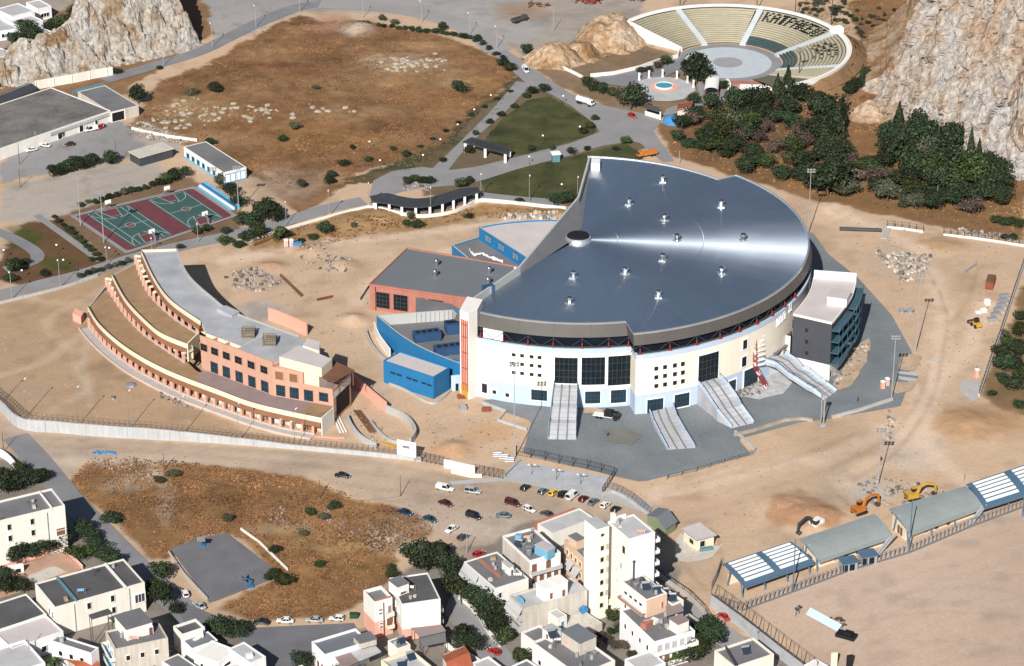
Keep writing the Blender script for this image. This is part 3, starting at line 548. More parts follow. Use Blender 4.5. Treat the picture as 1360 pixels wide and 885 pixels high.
# ---------------------------------------------------------------- ramps and stairs up to the arena
def ramp(name, label, prof, wl, lanes=3, side='paleblue', group=None, under=None):
    """prof: list of (left point, right point) from the top down"""
    t = thing(name, label, 'ramp', Z(prof[-1][0], 0), group)
    A = [p[0] for p in prof]; B = [p[1] for p in prof]
    b = MB(); b.strip(A, B); n = len(A)
    for S in (A, B):
        low = [Z(p, (p.z-under if under and i not in (n-1,) else 0.02)) for i, p in enumerate(S)]; b.strip(S, low)
    b.strip([A[0], B[0]], [Z(A[0], 0), Z(B[0], 0)])
    if under: b.strip([Z(p, max(.01, p.z-under)) for p in A], [Z(p, max(.01, p.z-under)) for p in B])
    b.build('deck', 'concrete_light', t)
    b = MB()
    for l in range(1, lanes):
        f = l/lanes
        for i in range(n-1):
            p = A[i].lerp(B[i], f)+V((0, 0, .12)); q = A[i+1].lerp(B[i+1], f)+V((0, 0, .12)); b.beam(p, q, .35, .3)
    b.build('lane_divider', 'steel', t)
    for S, sg in ((A, 1), (B, -1)):
        b = MB()
        for i in range(n-1):
            p, q = S[i], S[i+1]; b.beam(p+V((0, 0, .35)), q+V((0, 0, .35)), .3, .9)
        for i in range(n): b.box(S[i]+V((0, 0, .4)), .12, .12, 1.0, 0, 1)
        for i in range(n-1): b.beam(S[i]+V((0, 0, 1.3)), S[i+1]+V((0, 0, 1.3)), .1, .1, 1)
        b.build('railing', [side, 'darksteel'], t)
    b = MB(); L = sum((A[i+1]-A[i]).length for i in range(n-1)); ns = int(L/1.6)
    for s in range(1, ns):
        p, _ = at_len(A, s/ns); q, _ = at_len(B, s/ns); b.beam(p+V((0, 0, .03)), q+V((0, 0, .03)), .12, .1)
    b.build('step_edge', 'polegrey', t); return t
def rp(xl, yl, xr, yr, z): return (P(xl, yl, z), P(xr, yr, z))
ramp('entrance_stair', 'tall straight grey staircase climbing to the three big arena windows', [rp(737, 501, 767.5, 501, 8.2), rp(735.5, 516, 766.8, 516, 7.2), rp(733, 536, 766.3, 536.5, 5.0), rp(732.5, 541, 766, 541.5, 4.8), rp(730.5, 557, 765.5, 558, 2.8), rp(730, 562, 765.3, 562.6, 2.7), rp(728, 584, 764.8, 584.5, .1)], 3)
ramp('low_ramp', 'low worn concrete ramp at the ground floor door right of the drum notch', [rp(863, 547, 894, 540, 1.6), rp(868, 561, 899, 555, 1.6), rp(877, 579, 910, 574, 1.1), rp(887, 597.6, 923, 595, .15)], 3)
ramp('side_stair', 'pale curved concrete stair with landings under the single large window', [rp(927, 509, 956, 501, 7.0), rp(934, 517, 966, 511, 6.4), rp(947, 537, 979, 529, 4.0), rp(953, 546, 984, 539, 3.4), rp(972, 569, 1001, 562, .15)], 3)
ramp('bridge_stair', 'long narrow stair bridge descending beside the dark grey block', [rp(1008.5, 478, 1043, 470, 6.0), rp(1030, 484, 1056, 478, 5.8), rp(1047, 498, 1066, 490, 4.8), rp(1054, 502, 1076, 494, 4.6), rp(1072, 514, 1090, 506, 3.0), rp(1080, 518, 1097, 510, 2.8), rp(1095, 531, 1110.7, 520, .2)], 2, under=1.1)
# ---------------------------------------------------------------- generic building blocks
class Blk: pass
WP = {}
def wproto(name, fm, gm, bars):
    k = (name, fm, gm, bars)
    if k not in WP:
        b = MB(); b.box((0, 0, 0), 1, .06, 1, 0, 1)
        for x in (-.54, .54): b.box((x, -.02, -.08), .09, .16, 1.16)
        for z in (-.08, 1.0): b.box((0, -.03, z), 1.0, .2, .08)
        for i in range(1, bars): b.box((-.5+i/bars, -.05, 0), .04, .06, 1)
        WP[k] = [b, None]
    return WP[k]
def block(name, label, cat, A, B, D, h, wall='white', roof='roofgrey', par=.55, z0=0., group=None, over=0, parent=None, band=None, zb=None):
    k = Blk(); a = P(*A, h); u = P(*B, h)-a; v = P(*D, h)-a
    u.z = v.z = 0; W = u.length; u.normalize(); n = V((-u.y, u.x, 0)); Dp = v.dot(n)
    if abs(Dp) < 1: Dp = 1
    k.a = Z(a, z0); k.u = u; k.n = n; k.W = W; k.D = Dp; k.h = h; k.z0 = z0
    k.ang = math.atan2(u.y, u.x)
    t = thing(name, label, cat, k.a, group) if parent is None else None
    t = t or parent; k.t = t
    c = [a, a+u*W, a+u*W+n*Dp, a+n*Dp]; i = .28
    def ring(e): return [a+u*e+n*e, a+u*(W-e)+n*e, a+u*(W-e)+n*(Dp-e), a+u*e+n*(Dp-e)]
    o, q = ring(0), ring(i); b = MB()
    for j in range(4):
        p, r = o[j], o[(j+1) % 4]; s, w_ = q[j], q[(j+1) % 4]
        if band: b.poly([Z(p, z0), Z(r, z0), Z(r, zb), Z(p, zb)], 1); b.poly([Z(p, zb), Z(r, zb), Z(r, h), Z(p, h)])
        else: b.poly([Z(p, z0), Z(r, z0), Z(r, h), Z(p, h)])
        b.poly([Z(p, h), Z(r, h), Z(w_, h), Z(s, h)]); b.poly([Z(s, h), Z(w_, h), Z(w_, h-par-.05), Z(s, h-par-.05)])
    b.poly([Z(x, z0) for x in o[::-1]])
    b.build('wall', [wall, band] if band else wall, t)
    b = MB()
    if over: b.prism(ring(-over), h, h+.3)
    else: b.poly([Z(x, h-par) for x in q])
    k.roof = b.build('roof', roof, t); return k
def win(k, face, s, z, w, h, name='window', fm='white_clean', gm='glass', bars=1, dep=0.):
    """face r: A to B, l: D to A; s: metres along the face to the centre; z: bottom above the block's foot"""
    if face == 'r': o = k.a+k.u*s-k.n*(.04+dep); ang = k.ang
    elif face == 'l': o = k.a+k.n*s-k.u*(.04+dep); ang = k.ang-math.pi/2
    elif face == 'R': o = k.a+k.u*(k.W+.04)+k.n*s; ang = k.ang+math.pi/2
    pr = wproto(name, fm, gm, bars); loc = Z(o, k.z0+z)-V(k.t.location)
    if pr[1] is None:
        ob = pr[0].build(name, [fm, gm]); pr[1] = ob
    else: ob = pr[1].copy(); COL.objects.link(ob)
    ob.parent = k.t; ob.location = loc; ob.rotation_euler.z = ang; ob.scale = (w, 1.6, h); return ob
def wrow(k, face, ss, z, w, h, **kw):
    for s in ss: win(k, face, s, z, w, h, **kw)
def fr(n, L, m=1.2): return [m+(L-2*m)*(i+.5)/n for i in range(n)]
def balcony(k, face, s0, s1, z, d=1.2, rail='white', hh=.95, slab='concrete'):
    if face == 'r': p, q, nn = k.a+k.u*s0, k.a+k.u*s1, -k.n
    elif face == 'l': p, q, nn = k.a+k.n*s0, k.a+k.n*s1, -k.u
    else: p, q, nn = k.a+k.u*k.W+k.n*s0, k.a+k.u*k.W+k.n*s1, k.u
    p = p+nn*.03; q = q+nn*.03
    b = MB(); b.prism([p, q, q+nn*d, p+nn*d], k.z0+z, k.z0+z+.2, 1)
    e = [p, p+nn*(d-.06), q+nn*(d-.06), q]
    for i in range(3):
        m = (e[i]+e[i+1])/2; L = (e[i+1]-e[i]).length; b.box((m.x, m.y, k.z0+z+.2), L, .1, hh, math.atan2((e[i+1]-e[i]).y, (e[i+1]-e[i]).x))
    return b.build('balcony', [rail, slab], k.t)
def awn(k, s0, s1, z1, z0, d=1.7):
    p, q = k.a+k.n*s0-k.u*.15, k.a+k.n*s1-k.u*.15; b = MB(); b.add([Z(p, z1), Z(q, z1), Z(q, z0)-k.u*d, Z(p, z0)-k.u*d], [(0, 1, 2, 3)]); n = int(abs(s1-s0)/.5)
    for i in range(n+1): f = i/n; b.beam(Z(p.lerp(q, f), z1+.04), Z(p.lerp(q, f), z0+.04)-k.u*d, .1, .06)
    return b.build('awning', 'roofpale', k.t)
def onroof(k, s, t, z=None): return Z(k.a+k.u*(k.W*s)+k.n*(k.D*t), (k.h-.55) if z is None else z)
def hut(k, A, B, D, h, wall='white', roof='roofgrey', z0=None, doors=()):
    """stair house on a roof: part of the building"""
    a = P(*A, h); u = P(*B, h)-a; v = P(*D, h)-a; u.z = v.z = 0; W = u.length; u.normalize(); n = V((-u.y, u.x, 0)); Dp = max(1, v.dot(n)); z0 = k.h-.6 if z0 is None else z0
    c = [a, a+u*W, a+u*W+n*Dp, a+n*Dp]; b = MB(); b.prism([Z(x, 0) for x in c], z0, h)
    b.prism([Z(x, 0) for x in (a-u*.15-n*.15, a+u*(W+.15)-n*.15, a+u*(W+.15)+n*(Dp+.15), a-u*.15+n*(Dp+.15))], h+.003, h+.16, 1)
    o = b.build('roof_hut', [wall, roof], k.t)
    kk = Blk(); kk.a = Z(a, z0); kk.u = u; kk.n = n; kk.W = W; kk.D = Dp; kk.h = h; kk.z0 = z0; kk.ang = math.atan2(u.y, u.x); kk.t = k.t
    for f, s, z, w, hh in doors: win(kk, f, s, z, w, hh, name='door', gm='wood')
    return kk
# ---------------------------------------------------------------- brick hall beside the arena
t = thing('brick_hall', 'long brick red hall with flat grey roof tucked behind the arena', 'hall', P(498, 411))
hh = 8.6; q = [P(491, 378, hh), P(640, 399, hh), P(694, 356, hh), P(541, 330, hh)]
b = MB(); b.prism([Z(x, 0) for x in q], 0, hh-.4); b.build('wall', 'brick', t)
b = MB(); b.ribwall([Z(x, 0) for x in q+[q[0]]], hh-.4, hh+.25, .5); b.build('roof_edge', 'brick', t)
b = MB(); b.poly([Z(x, hh-.1) for x in q]); b.build('roof', 'hallroof', t)
b = MB(); m = [q[0].lerp(q[3], f) for f in (0, .2, .45)]; b.strip([Z(x, hh+.3) for x in m], [Z(x, 6.2)+V((-1.6, .5, 0)) for x in m]); b.build('side_slope', 'roofpale', t)
def fwin(t, A, B, x0, x1, zz, z1, d=.08, nx=4, nz=4, name='window', gm='glass', fm='brick'):
    """window on the wall A-B between pixel columns x0 and x1"""
    A = Z(A, 0); B = Z(B, 0); dd = (B-A).normalized(); nn = V((dd.y, -dd.x, 0))
    if nn.y > 0: nn = -nn
    def hit(x):
        lo, hi = 0., 1.
        for _ in range(40):
            m_ = (lo+hi)/2; r = A.lerp(B, m_)
            if (proj(r.x, r.y, (zz+z1)/2)[0] < x) == (proj(A.x, A.y, 3)[0] < proj(B.x, B.y, 3)[0]): lo = m_
            else: hi = m_
        return A.lerp(B, lo)
    p, r = hit(x0), hit(x1); L = (r-p).length; an = math.atan2((r-p).y, (r-p).x); c = (p+r)/2+nn*d; b = MB()
    b.box((c.x, c.y, zz), L, .1, z1-zz, an, 1)
    for i in range(nx+1): s = p.lerp(r, i/nx)+nn*(d+.06); w = .18 if i in (0, nx) else .1; b.box((s.x, s.y, zz-.1), w, .12, z1-zz+.2, an, 0 if i in (0, nx) else 2)
    for j in range(nz+1): s = c+nn*.07; b.box((s.x, s.y, zz+(z1-zz)*j/nz-.06), L, .11, .12, an, 0 if j in (0, nz) else 2)
    return b.build(name, [fm, gm, 'darksteel'], t)
fwin(t, q[0], q[1], 499.5, 518, 1.2, 6.6); fwin(t, q[0], q[1], 522.5, 542, 1.2, 6.6)
fwin(t, q[0], q[1], 556, 565, 5.2, 6.6, nx=3, nz=1); fwin(t, q[0], q[1], 569, 589, 5.2, 6.6, nx=6, nz=1)
b = MB(); p = q[0].lerp(q[1], .05)+V((0, -.2, 0)); b.tube([Z(p, .1), Z(p, 8)], .14, 6); b.build('drainpipe', 'darksteel', t)
for x, y in ((580, 353), (578, 367), (650, 363), (648.5, 377)):
    g = P(x, y, hh); b = MB(); b.lathe(g, [(.5, 0), (.5, 1.2), (.85, 1.3), (.95, 1.8), (.6, 2.3), (.1, 2.4)], 12); b.build('roof_vent', 'chrome', t)
# blue annexes behind
def annex(label, pts, h, roof, vents=()):
    q = PL(pts, h); t = thing('blue_annex', label, 'annex', Z(q[0], 0)); b = MB(); b.ribwall([Z(x, 0) for x in q+[q[0]]], 0, h, .5, 0, 1); b.build('wall', ['blue', 'parapet'], t)
    b = MB(); b.poly([Z(x, h-.5) for x in q]); o = b.build('roof', roof, t)
    for p in o.data.polygons:
        if p.normal.z < 0: p.flip()
    return t, q
t, q = annex('flat bright blue annex with wide white roof between hall and arena', [(637, 301.5), (699, 341), (712, 345), (745, 292), (705, 292.5), (680, 294.5), (657, 297.5)], 7.6, 'rooflilac')
for x in (646, 663, 682):
    fwin(t, q[0], q[1], x, x+7.5, 4.6, 6.4, nx=2, nz=2, name='louvre', gm='galv', fm='blue', d=.3)
t, q = annex('low blue annex with plain grey roof and a torn white sheet on it', [(601, 325.5), (628, 348), (700, 366), (716, 352), (690, 340), (640, 314), (625, 318)], 3.6, 'roofgrey')
b = MB(); c = cr(PL([(623, 331), (629, 339), (640, 338), (652, 343), (668, 349)], 3.3), 5)
A = [p+V((0, rnd.uniform(.5, 1.6), .05+rnd.random()*.3)) for p in c]; B = [p+V((0, -rnd.uniform(.4, 1.2), .05+rnd.random()*.3)) for p in c]; b.strip(A, B)
tag(b.build('plastic_sheet', 'white_clean', None), 'crumpled white plastic sheet lying on the low blue annex roof', 'sheet')
# blue curved annex in front
t = thing('blue_annex', 'curved blue walled annex with open plant court beside the orange ribs', 'annex', P(515, 470))
cv = cr(PL([(501, 419), (515, 431), (533, 445), (559, 461), (596, 477), (613, 483)], 7.6), 6); b = MB(); b.ribwall([Z(p, 0) for p in cv], 0, 7.6, .5, 0, 1); b.build('wall', ['blue', 'parapet'], t)
bk = PL([(501, 419), (553, 415), (601, 411.6), (614, 424)], 7.6)
fl = [Z(p, 4.2) for p in cv]+[Z(bk[3], 4.2), Z(bk[2], 4.2), Z(bk[1], 4.2)]; b = MB(); b.poly(fl); o = b.build('court_floor', 'roofgrey', t)
for p in o.data.polygons:
    if p.normal.z < 0: p.flip()
b = MB(); b.ribwall([Z(x, 0) for x in bk], 0, 7.6, .4, 0); b.build('back_wall', 'parapet', t)
b = MB()
for i in range(14): p, a = at_len(bk[1:], i/13); b.box((p.x+.2*math.sin(a), p.y-.25, 4.3), .12, .1, 3.2, a)
b.build('wall_rib', 'steel', t)
q = PL([(552, 395), (600, 404), (612, 412), (602, 411), (553, 414)], 7.2)
b = MB(); b.prism([Z(x, 0) for x in q], 0, 7.2, 0, 1); b.build('link_block', ['blue', 'roofgrey'], t)
b = MB(); b.ribwall([Z(P(602, 478, 7.6), 0), Z(P(612, 481, 7.6), 0)], 0, 7.7, .8); b.build('end_wall', 'blue', t)
b = MB(); p = P(605, 522); b.box((p.x, p.y+1.5, 0), 2.6, .3, 5, .2, 0); b.box((p.x+.4, p.y+1.3, .1), .8, .3, 2.2, .2, 1); b.build('door', ['paleblue', 'black'], t)
for i, (x, y, sx, sy, z) in enumerate(((567, 452, 8, 3.6, 2.6), (601.5, 442, 4.5, 4, 3.2), (596, 470, 8.5, 3.6, 2.4))):
    g = P(x, y, 4.2); b = MB(); b.box((g.x, g.y, 4.5), sx, sy, z, rad(16)); b.box((g.x, g.y, 4.21), sx*.9, sy*.9, .29, rad(16), 1)
    for k_ in range(4): d = (k_-1.5)*sx/4.4; b.lathe((g.x+d*math.cos(rad(16)), g.y+d*math.sin(rad(16)), 4.5+z+.003), [(.7, 0), (.7, .25), (.5, .3)], 10, 2)
    tag(b.build('air_handler', ['darkblue', 'steel', 'black'], None, (g.x, g.y, 4.21)), ['dark blue air handler at the left of the plant court', 'small square dark air handler under the court back wall', 'long dark air handler nearest the orange ribbed pylon'][i], 'air handler', 'air handlers in the plant court')
k = block('blue_pavilion', 'plain bright blue box pavilion with a pale flat roof', 'pavilion', (575.6, 501), (597, 488), (514.6, 475.6), 7.2, 'blue', 'rooflilac', par=.4)
for i, s in enumerate((.2, .32, .52, .64, .82, .92)): win(k, 'l', k.D*(1-s), 4.0, 1.9, .55, fm='blue', gm='black', dep=.03)
# low curved wall left of the annex and others nearby
def curb(label, pts, z, m='concrete', th=.4, name='low_wall', cat='wall', top=None):
    c = cr(PL(pts), 6); b = MB(); b.ribwall(c, 0, z, th, 0, 1 if top else None); return tag(b.build(name, [m, top] if top else m, None, c[0]), label, cat)
curb('low curved concrete wall hugging the left foot of the blue annex', [(486, 443), (492, 458), (503, 473), (515, 484)], 1.4)
curb('curved white wall of the basement slot beside the blue annex', [(497, 440), (503, 455), (512, 468), (518, 476)], 3.2, 'white')
curb('low curb along the foot of the blue pavilion', [(512, 508), (540, 520), (575, 537), (600, 519)], .6)
# ---------------------------------------------------------------- dark grey office block on the right
hB = 19.2; t = thing('office_block', 'dark grey slab fronted office block with balconies right of the arena', 'office', P(1100, 507))
Lc = cr(PL([(1054, 417), (1068, 400), (1077, 385), (1081, 368)], hB), 5); Rc = cr(PL([(1105, 428.5), (1120, 410), (1132, 392), (1137, 372)], hB), 5)
ring = [Z(p, 0) for p in Lc]+[Z(p, 0) for p in Rc[::-1]]
b = MB(); b.prism(ring, 5.4, hB-.6); b.build('wall', 'darkwall', t)
b = MB(); b.prism(ring, 0, 5.4); b.build('base_wall', 'white', t)
b = MB(); b.poly([Z(p, hB-.4) for p in ring]); o = b.build('roof', 'rooflilac', t)
for p in o.data.polygons:
    if p.normal.z < 0: p.flip()
b = MB(); b.ribwall(ring+[ring[0]], hB-.6, hB+.1, .35); b.build('roof_edge', 'white', t)
b = MB(); b.ribwall([Lc[-1], Rc[-1]], hB+.1, hB+2.2, .5); b.build('back_parapet', 'white_clean', t)
kb = Blk(); kb.t = t; kb.h = hB; hut(kb, (1124.5, 398), (1130.5, 387.5), (1099, 394), hB+2.2, 'white_clean', 'rooflilac', hB-.4)
f0, f1 = Z(Lc[0], 0), Z(Rc[0], 0)
for z in (14.3, 10.6, 7.0): fwin(t, f0, f1, 1069.5, 1073.5, z, z+1.3, nx=1, nz=1, gm='black', fm='darkwall')
for z in (1.0,): fwin(t, Z(Rc[0], 0), Z(Rc[4], 0), 1101, 1104, 1, 3.5, nx=1, nz=1, gm='black', fm='white')
SL = off(Rc, -1.8); 
for lv, z in enumerate((5.6, 9.2, 12.8, 16.4)):
    for seg, (i0, i1) in enumerate(((0, 7), (8, 15))):
        A = Rc[i0:i1+1]; B = off(A, 2.4 if (off(A, 1)[0].x > A[0].x) else -2.4)
        b = MB(); b.prism([Z(p, 0) for p in A]+[Z(p, 0) for p in B[::-1]], z, z+.3, 0); b.ribwall([Z(p, 0) for p in B], z+.3, z+1.35, .12, 1)
        for p in B[::2]: b.box((p.x, p.y, z+1.35), .1, .1, 2.2 if lv < 3 else .1, 0, 0)
        b.build('balcony', ['balcony_teal', 'balcony_blue'], t)
for lv, z in enumerate((6.0, 9.6, 13.2)):
    b = MB(); b.ribwall([Z(p, 0) for p in off(Rc, .15 if off(Rc, 1)[0].x > Rc[0].x else -.15)], z+.1, z+2.4, .1); b.build('window_band', 'glassblue', t)
b = MB(); lw = off(Lc, -.15 if off(Lc, 1)[0].x > Lc[0].x else .15)
b.ribwall([Z(p, 0) for p in lw], 14.5, 17, .1); b.build('window_band', 'glassblue', t)
t = thing('link_building', 'low link with dark roof between the arena drum and office block', 'link', P(1045, 470))
q = PL([(1031, 442), (1050, 447), (1053, 425), (1046, 418)], 9.5); b = MB(); b.prism([Z(x, 0) for x in q], 0, 9.5, 0, 1); b.build('wall', ['white', 'roofdark'], t)
q = PL([(1012, 465), (1030, 471), (1047, 458), (1032, 452)], 6.6); b = MB(); b.prism([Z(x, 0) for x in q], 6.2, 6.6); b.build('canopy', 'roofgrey', t)
q = PL([(1022, 476), (1040, 478), (1048, 468), (1036, 460)], 3); b = MB(); b.prism([Z(x, 0) for x in q], 0, 6.0); b.build('porch', 'dirtywall', t)
# red and white crane mast against the drum
t = thing('hoist_mast', 'red and white lattice hoist mast leaning against the arena wall', 'hoist', P(1014, 514))
a = P(1019, 517, .3); c_ = P(1003, 487, 6.5); d_ = P(1003, 437, 17)
def lattice(b, p, q, s, n):
    d = (q-p).normalized(); r = d.cross(V((.3, 1, .1))).normalized()*s; u = d.cross(r).normalized()*s
    cs = [r+u, r-u, -r-u, -r+u]
    for c in cs: b.beam(p+c, q+c, .16, .16)
    for i in range(n):
        for j in range(4): b.beam(p.lerp(q, i/n)+cs[j], p.lerp(q, (i+1)/n)+cs[(j+1) % 4], .12, .12, 1 if i % 3 == 0 else 0)
b = MB(); lattice(b, a, c_, .45, 5); b.build('boom', ['red', 'white_clean'], t); b = MB(); lattice(b, c_, d_, .45, 9); b.build('mast', ['red', 'white_clean'], t)
b = MB()
for i in range(8): p = c_.lerp(d_, i/8)+V((.4, .3, 0)); b.beam(p, p+V((2.4, 1.6, 0)), .35, .25)
b.build('bracket', 'white_clean', t)
# ---------------------------------------------------------------- terraced housing on the left
mat('kerbpink', (.52, .42, .38), var=.15)
t = thing('terraced_building', 'curved terraced building stepping down in three earth decked tiers', 'building', P(118, 435))
def arc(pts, z): return resample(cr(PL(pts, z), 8), 1.5)
c1 = arc([(118, 435), (142, 462), (174.6, 488), (201.8, 504), (247, 526), (301, 546), (338.5, 559.4), (380.5, 571), (424, 579)], 0)
p1 = arc([(117, 406.6), (134, 432), (171, 463), (221.6, 491), (290, 517.6), (343, 536.5), (427, 555)], 5.8)
c2 = arc([(141, 380), (150, 396), (168, 421.5), (194.7, 448), (248, 484)], 5.0); p2 = arc([(149, 364), (168, 398), (197.6, 429), (218, 444), (250, 457)], 10.8)
c3 = arc([(180, 350), (196, 389), (228.5, 421.5), (264, 445)], 10.0); p3 = arc([(188, 332.5), (205, 368.5), (227, 398), (268, 427)], 15.8)
i3 = arc([(234.4, 331), (249, 364), (280, 393.5), (312.7, 415.6), (402, 447.8)], 15.8)
def deck(name, A, B, z, m, z0=0):
    b = MB(); n = 60; A = [Z(at_len(A, i/n)[0], z) for i in range(n+1)]; B = [Z(at_len(B, i/n)[0], z) for i in range(n+1)]; b.strip(A, B); o = b.build(name, m, t)
    for p in o.data.polygons:
        if p.normal.z < 0: p.flip()
deck('lower_deck', p1, [Z(p, 0) for p in off(c2, 1)]+PL([(262, 494), (280, 494.4), (364, 526), (443, 540)], 5.0), 4.95, 'soil')
deck('middle_deck', p2, off(c3, .5), 9.95, 'soil'); deck('roof', p3, i3, 15.2, 'terraceroof')
def flat(name, pts, z, m):
    b = MB(); b.poly([Z(x, z) for x in pts]); o = b.build(name, m, t)
    for p in o.data.polygons:
        if p.normal.z < 0: p.flip()
flat('paved_deck', PL([(262, 497), (282, 492), (364, 523), (443, 538), (404, 553), (290, 521), (266, 511)], 5.03), 5.03, 'purple')
def tier(cp, pp, zf, zt, nb, lab):
    """parapet, wall, louvre band, pillars and shutters of one tier"""
    sg = -1 if off(pp, 1)[0].y < pp[0].y else 1
    b = MB(); b.ribwall([Z(x, 0) for x in pp], zt-1.6, zt, .3, 0, 1); b.build('parapet', ['cream', 'roofdark'], t)  # dark top face paints in the gutter shadow line
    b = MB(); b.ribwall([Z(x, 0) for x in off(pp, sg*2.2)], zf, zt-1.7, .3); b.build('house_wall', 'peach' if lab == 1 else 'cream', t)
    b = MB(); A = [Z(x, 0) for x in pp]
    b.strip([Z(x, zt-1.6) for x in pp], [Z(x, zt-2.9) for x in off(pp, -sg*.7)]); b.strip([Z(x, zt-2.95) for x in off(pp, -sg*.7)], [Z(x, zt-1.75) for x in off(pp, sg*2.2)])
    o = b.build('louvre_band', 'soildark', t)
    n = nb
    for i in range(nb+1):
        f = (i+.15)/(nb+.3); c, a = at_len(cp, f); p = min(pp, key=lambda q: (q.x-c.x)**2+(q.y-c.y)**2); e = Z(c, 0)+(Z(c, 0)-Z(p, 0)).normalized()*.35 if (Z(c, 0)-Z(p, 0)).length > .1 else Z(c, 0)
        q = min(off(pp, sg*2.1), key=lambda q: (q.x-c.x)**2+(q.y-c.y)**2)
        b = MB(); b.box((c.x, c.y, zf), .7, .75, zt-2.95-zf, a, 0); b.beam(Z(c, zt-2.9), Z(q, zt-2.9), .75, .45, 1); b.build('pillar', ['pinkpale', 'cream'], t)
        if i < nb:
            e, a = at_len(cp, (i+.65)/(nb+.3)); g = min(off(pp, sg*1.95), key=lambda q: (q.x-e.x)**2+(q.y-e.y)**2); b = MB(); b.box((g.x, g.y, zf+.05), 2.3, .25, 2.5, a)
            white = (i % 4 != 1) and f > .58 and lab == 1
            b.build('shutter' if white else 'door', 'white_clean' if white else 'soildark', t)
    b = MB(); b.ribwall([Z(x, 0) for x in cp], zf-.3 if zf > 1 else 0, zf+.5, .3); b.build('kerb', 'kerbpink' if lab == 1 else 'concrete', t)
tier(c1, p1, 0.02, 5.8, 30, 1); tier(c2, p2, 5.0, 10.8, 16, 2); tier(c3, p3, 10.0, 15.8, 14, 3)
b = MB(); b.ribwall([Z(x, 0) for x in i3], 0, 15.9, .4, 0, 1); b.build('back_wall', ['concrete', 'parapet'], t)
b = MB(); b.ribwall([Z(p3[0], 0), Z(i3[0], 0)], 0, 15.9, .4); b.build('end_wall', 'cream', t)
for a_, b_, z in ((p2[0], c3[0], 10.2), (p1[0], c2[0], 5.2)): b = MB(); b.ribwall([Z(a_, 0), Z(b_, 0)], 0, z, .4); b.build('end_wall', 'concrete', t)
b = MB(); b.ribwall([Z(p2[-1], 0), Z(c3[-1], 0)], 4.9, 10.8, .4); b.build('end_wall', 'cream', t)
b = MB(); cc = off(c1, 3.2 if off(c1, 1)[0].y < c1[0].y else -3.2); b.ribwall([Z(x, 0) for x in cc], 0, .7, .3, 1); n = 60
b.strip([Z(at_len(cc, i/n)[0], .12) for i in range(n+1)], [Z(at_len(c1, i/n)[0], .12) for i in range(n+1)]); b.build('walkway', ['concrete', 'kerbpink'], t)
b = MB(); q = PL([(97, 426), (108, 431), (112, 424), (101, 419)]); b.prism([Z(x, 0) for x in q], 0, 2.4); b.build('end_pier', 'pinkpale', t)
# the pink front of the tall part: two floors above the paved deck, open terraces on the right
A, Bq, Cq = P(268, 490, 5), P(364, 526, 5), P(443, 540, 5); Mq = Bq.lerp(Cq, .5); Dq = P(466, 518, 5)
hO = 15.0; R0, R1, R2 = P(402, 449, hO), P(312, 417, hO), P(268, 429, hO)
def rise(name, pts, z0, z1, m, mt=None):
    b = MB(); b.prism([Z(x, 0) for x in pts], z0, z1, 0, 1 if mt else None); return b.build(name, [m, mt] if mt else m, t)
back = [Z(Bq, 0)+V((6, 14, 0)), Z(A, 0)+V((6, 9, 0))]
rise('front_block', [A, Bq, back[0], back[1]], 4.9, 14.6, 'pink', 'soil')
b = MB(); b.ribwall([Z(A, 0), Z(Bq, 0)], 14.6, 15.9, .35); b.build('block_parapet', 'pink', t)
dF = Z(Bq-A, 0).normalized(); nF = V((-dF.y, dF.x, 0)); LF = Z(Bq-A, 0).length; A0 = Z(A, 0)
q = [A0+dF*.4+nF*2.2, A0+dF*LF*.5+nF*2.2, A0+dF*LF*.5+nF*13, P(312, 417, 16), P(268, 428, 16)]; rise('cream_storey', q, 14.6, 15.75, 'cream', 'terraceroof')
q = [A0+dF*LF*.5+nF*.3, A0+dF*LF+nF*.3, P(408, 466, 16), P(402, 449, 16), P(350, 430, 16), P(312, 417, 16), A0+dF*LF*.5+nF*13.2]; rise('block_roof', q, 14.6, 15.6, 'pink', 'terraceroof')
for f_ in (.17, .34): b = MB(); p_ = A0+dF*LF*f_; b.ribwall([p_+nF*.2, p_+nF*2.2], 14.6, 15.8, .3); b.build('terrace_divider', 'pink', t)
rise('end_block', [Bq, Cq, Dq, Z(back[0], 0)], 0, 9.6, 'pink', 'purple')
rise('upper_end', [Bq, Mq, Z(Mq, 0)+V((2, 4, 0)), Z(Bq, 0)+V((2, 4, 0))], 9.6, 14.2, 'pink')
b = MB(); n_ = Z(Dq-Cq, 0).normalized(); n_ = V((n_.y, -n_.x, 0))*.06; b.poly([Z(Cq, 7.4)+n_, Z(Dq, 7.4)+n_, Z(Dq, 9.7)+n_, Z(Cq, 9.7)+n_]); b.build('end_band', 'offwhite', t); b = MB(); b.poly([Z(Cq.lerp(Dq, .15), 1)+n_, Z(Cq.lerp(Dq, .9), 1)+n_, Z(Cq.lerp(Dq, .9), 7.2)+n_, Z(Cq.lerp(Dq, .15), 7.2)+n_]); b.build('end_recess_shade', 'shadeglass', t)  # flat dark panel paints the shade of an open recess on solid wall
b = MB(); b.ribwall([Z(Mq, 0), Z(Cq, 0), Z(Dq, 0)], 9.6, 10.5, .3); b.build('terrace_parapet', 'pink', t)
q = PL([(371, 474), (427, 489), (441, 477), (397, 459)], 17.2); rise('penthouse', q, 14.3, 17.2, 'cream', 'rooflilac'); cq = sum(q, V((0, 0, 0)))/4; rise('terrace_room', [x.lerp(cq, .22) for x in q], 9.6, 14.4, 'cream')
q = PL([(402, 459), (424, 466), (425, 454), (408, 449)], 17.6); rise('stair_block', q, 0, 17.6, 'cream', 'rooflilac')
q = PL([(404, 492), (443, 507), (470, 492), (443, 480)], 14.2); b = MB()
for i in range(15): b.beam(q[0].lerp(q[1], i/14), q[3].lerp(q[2], i/14), .55, .2)
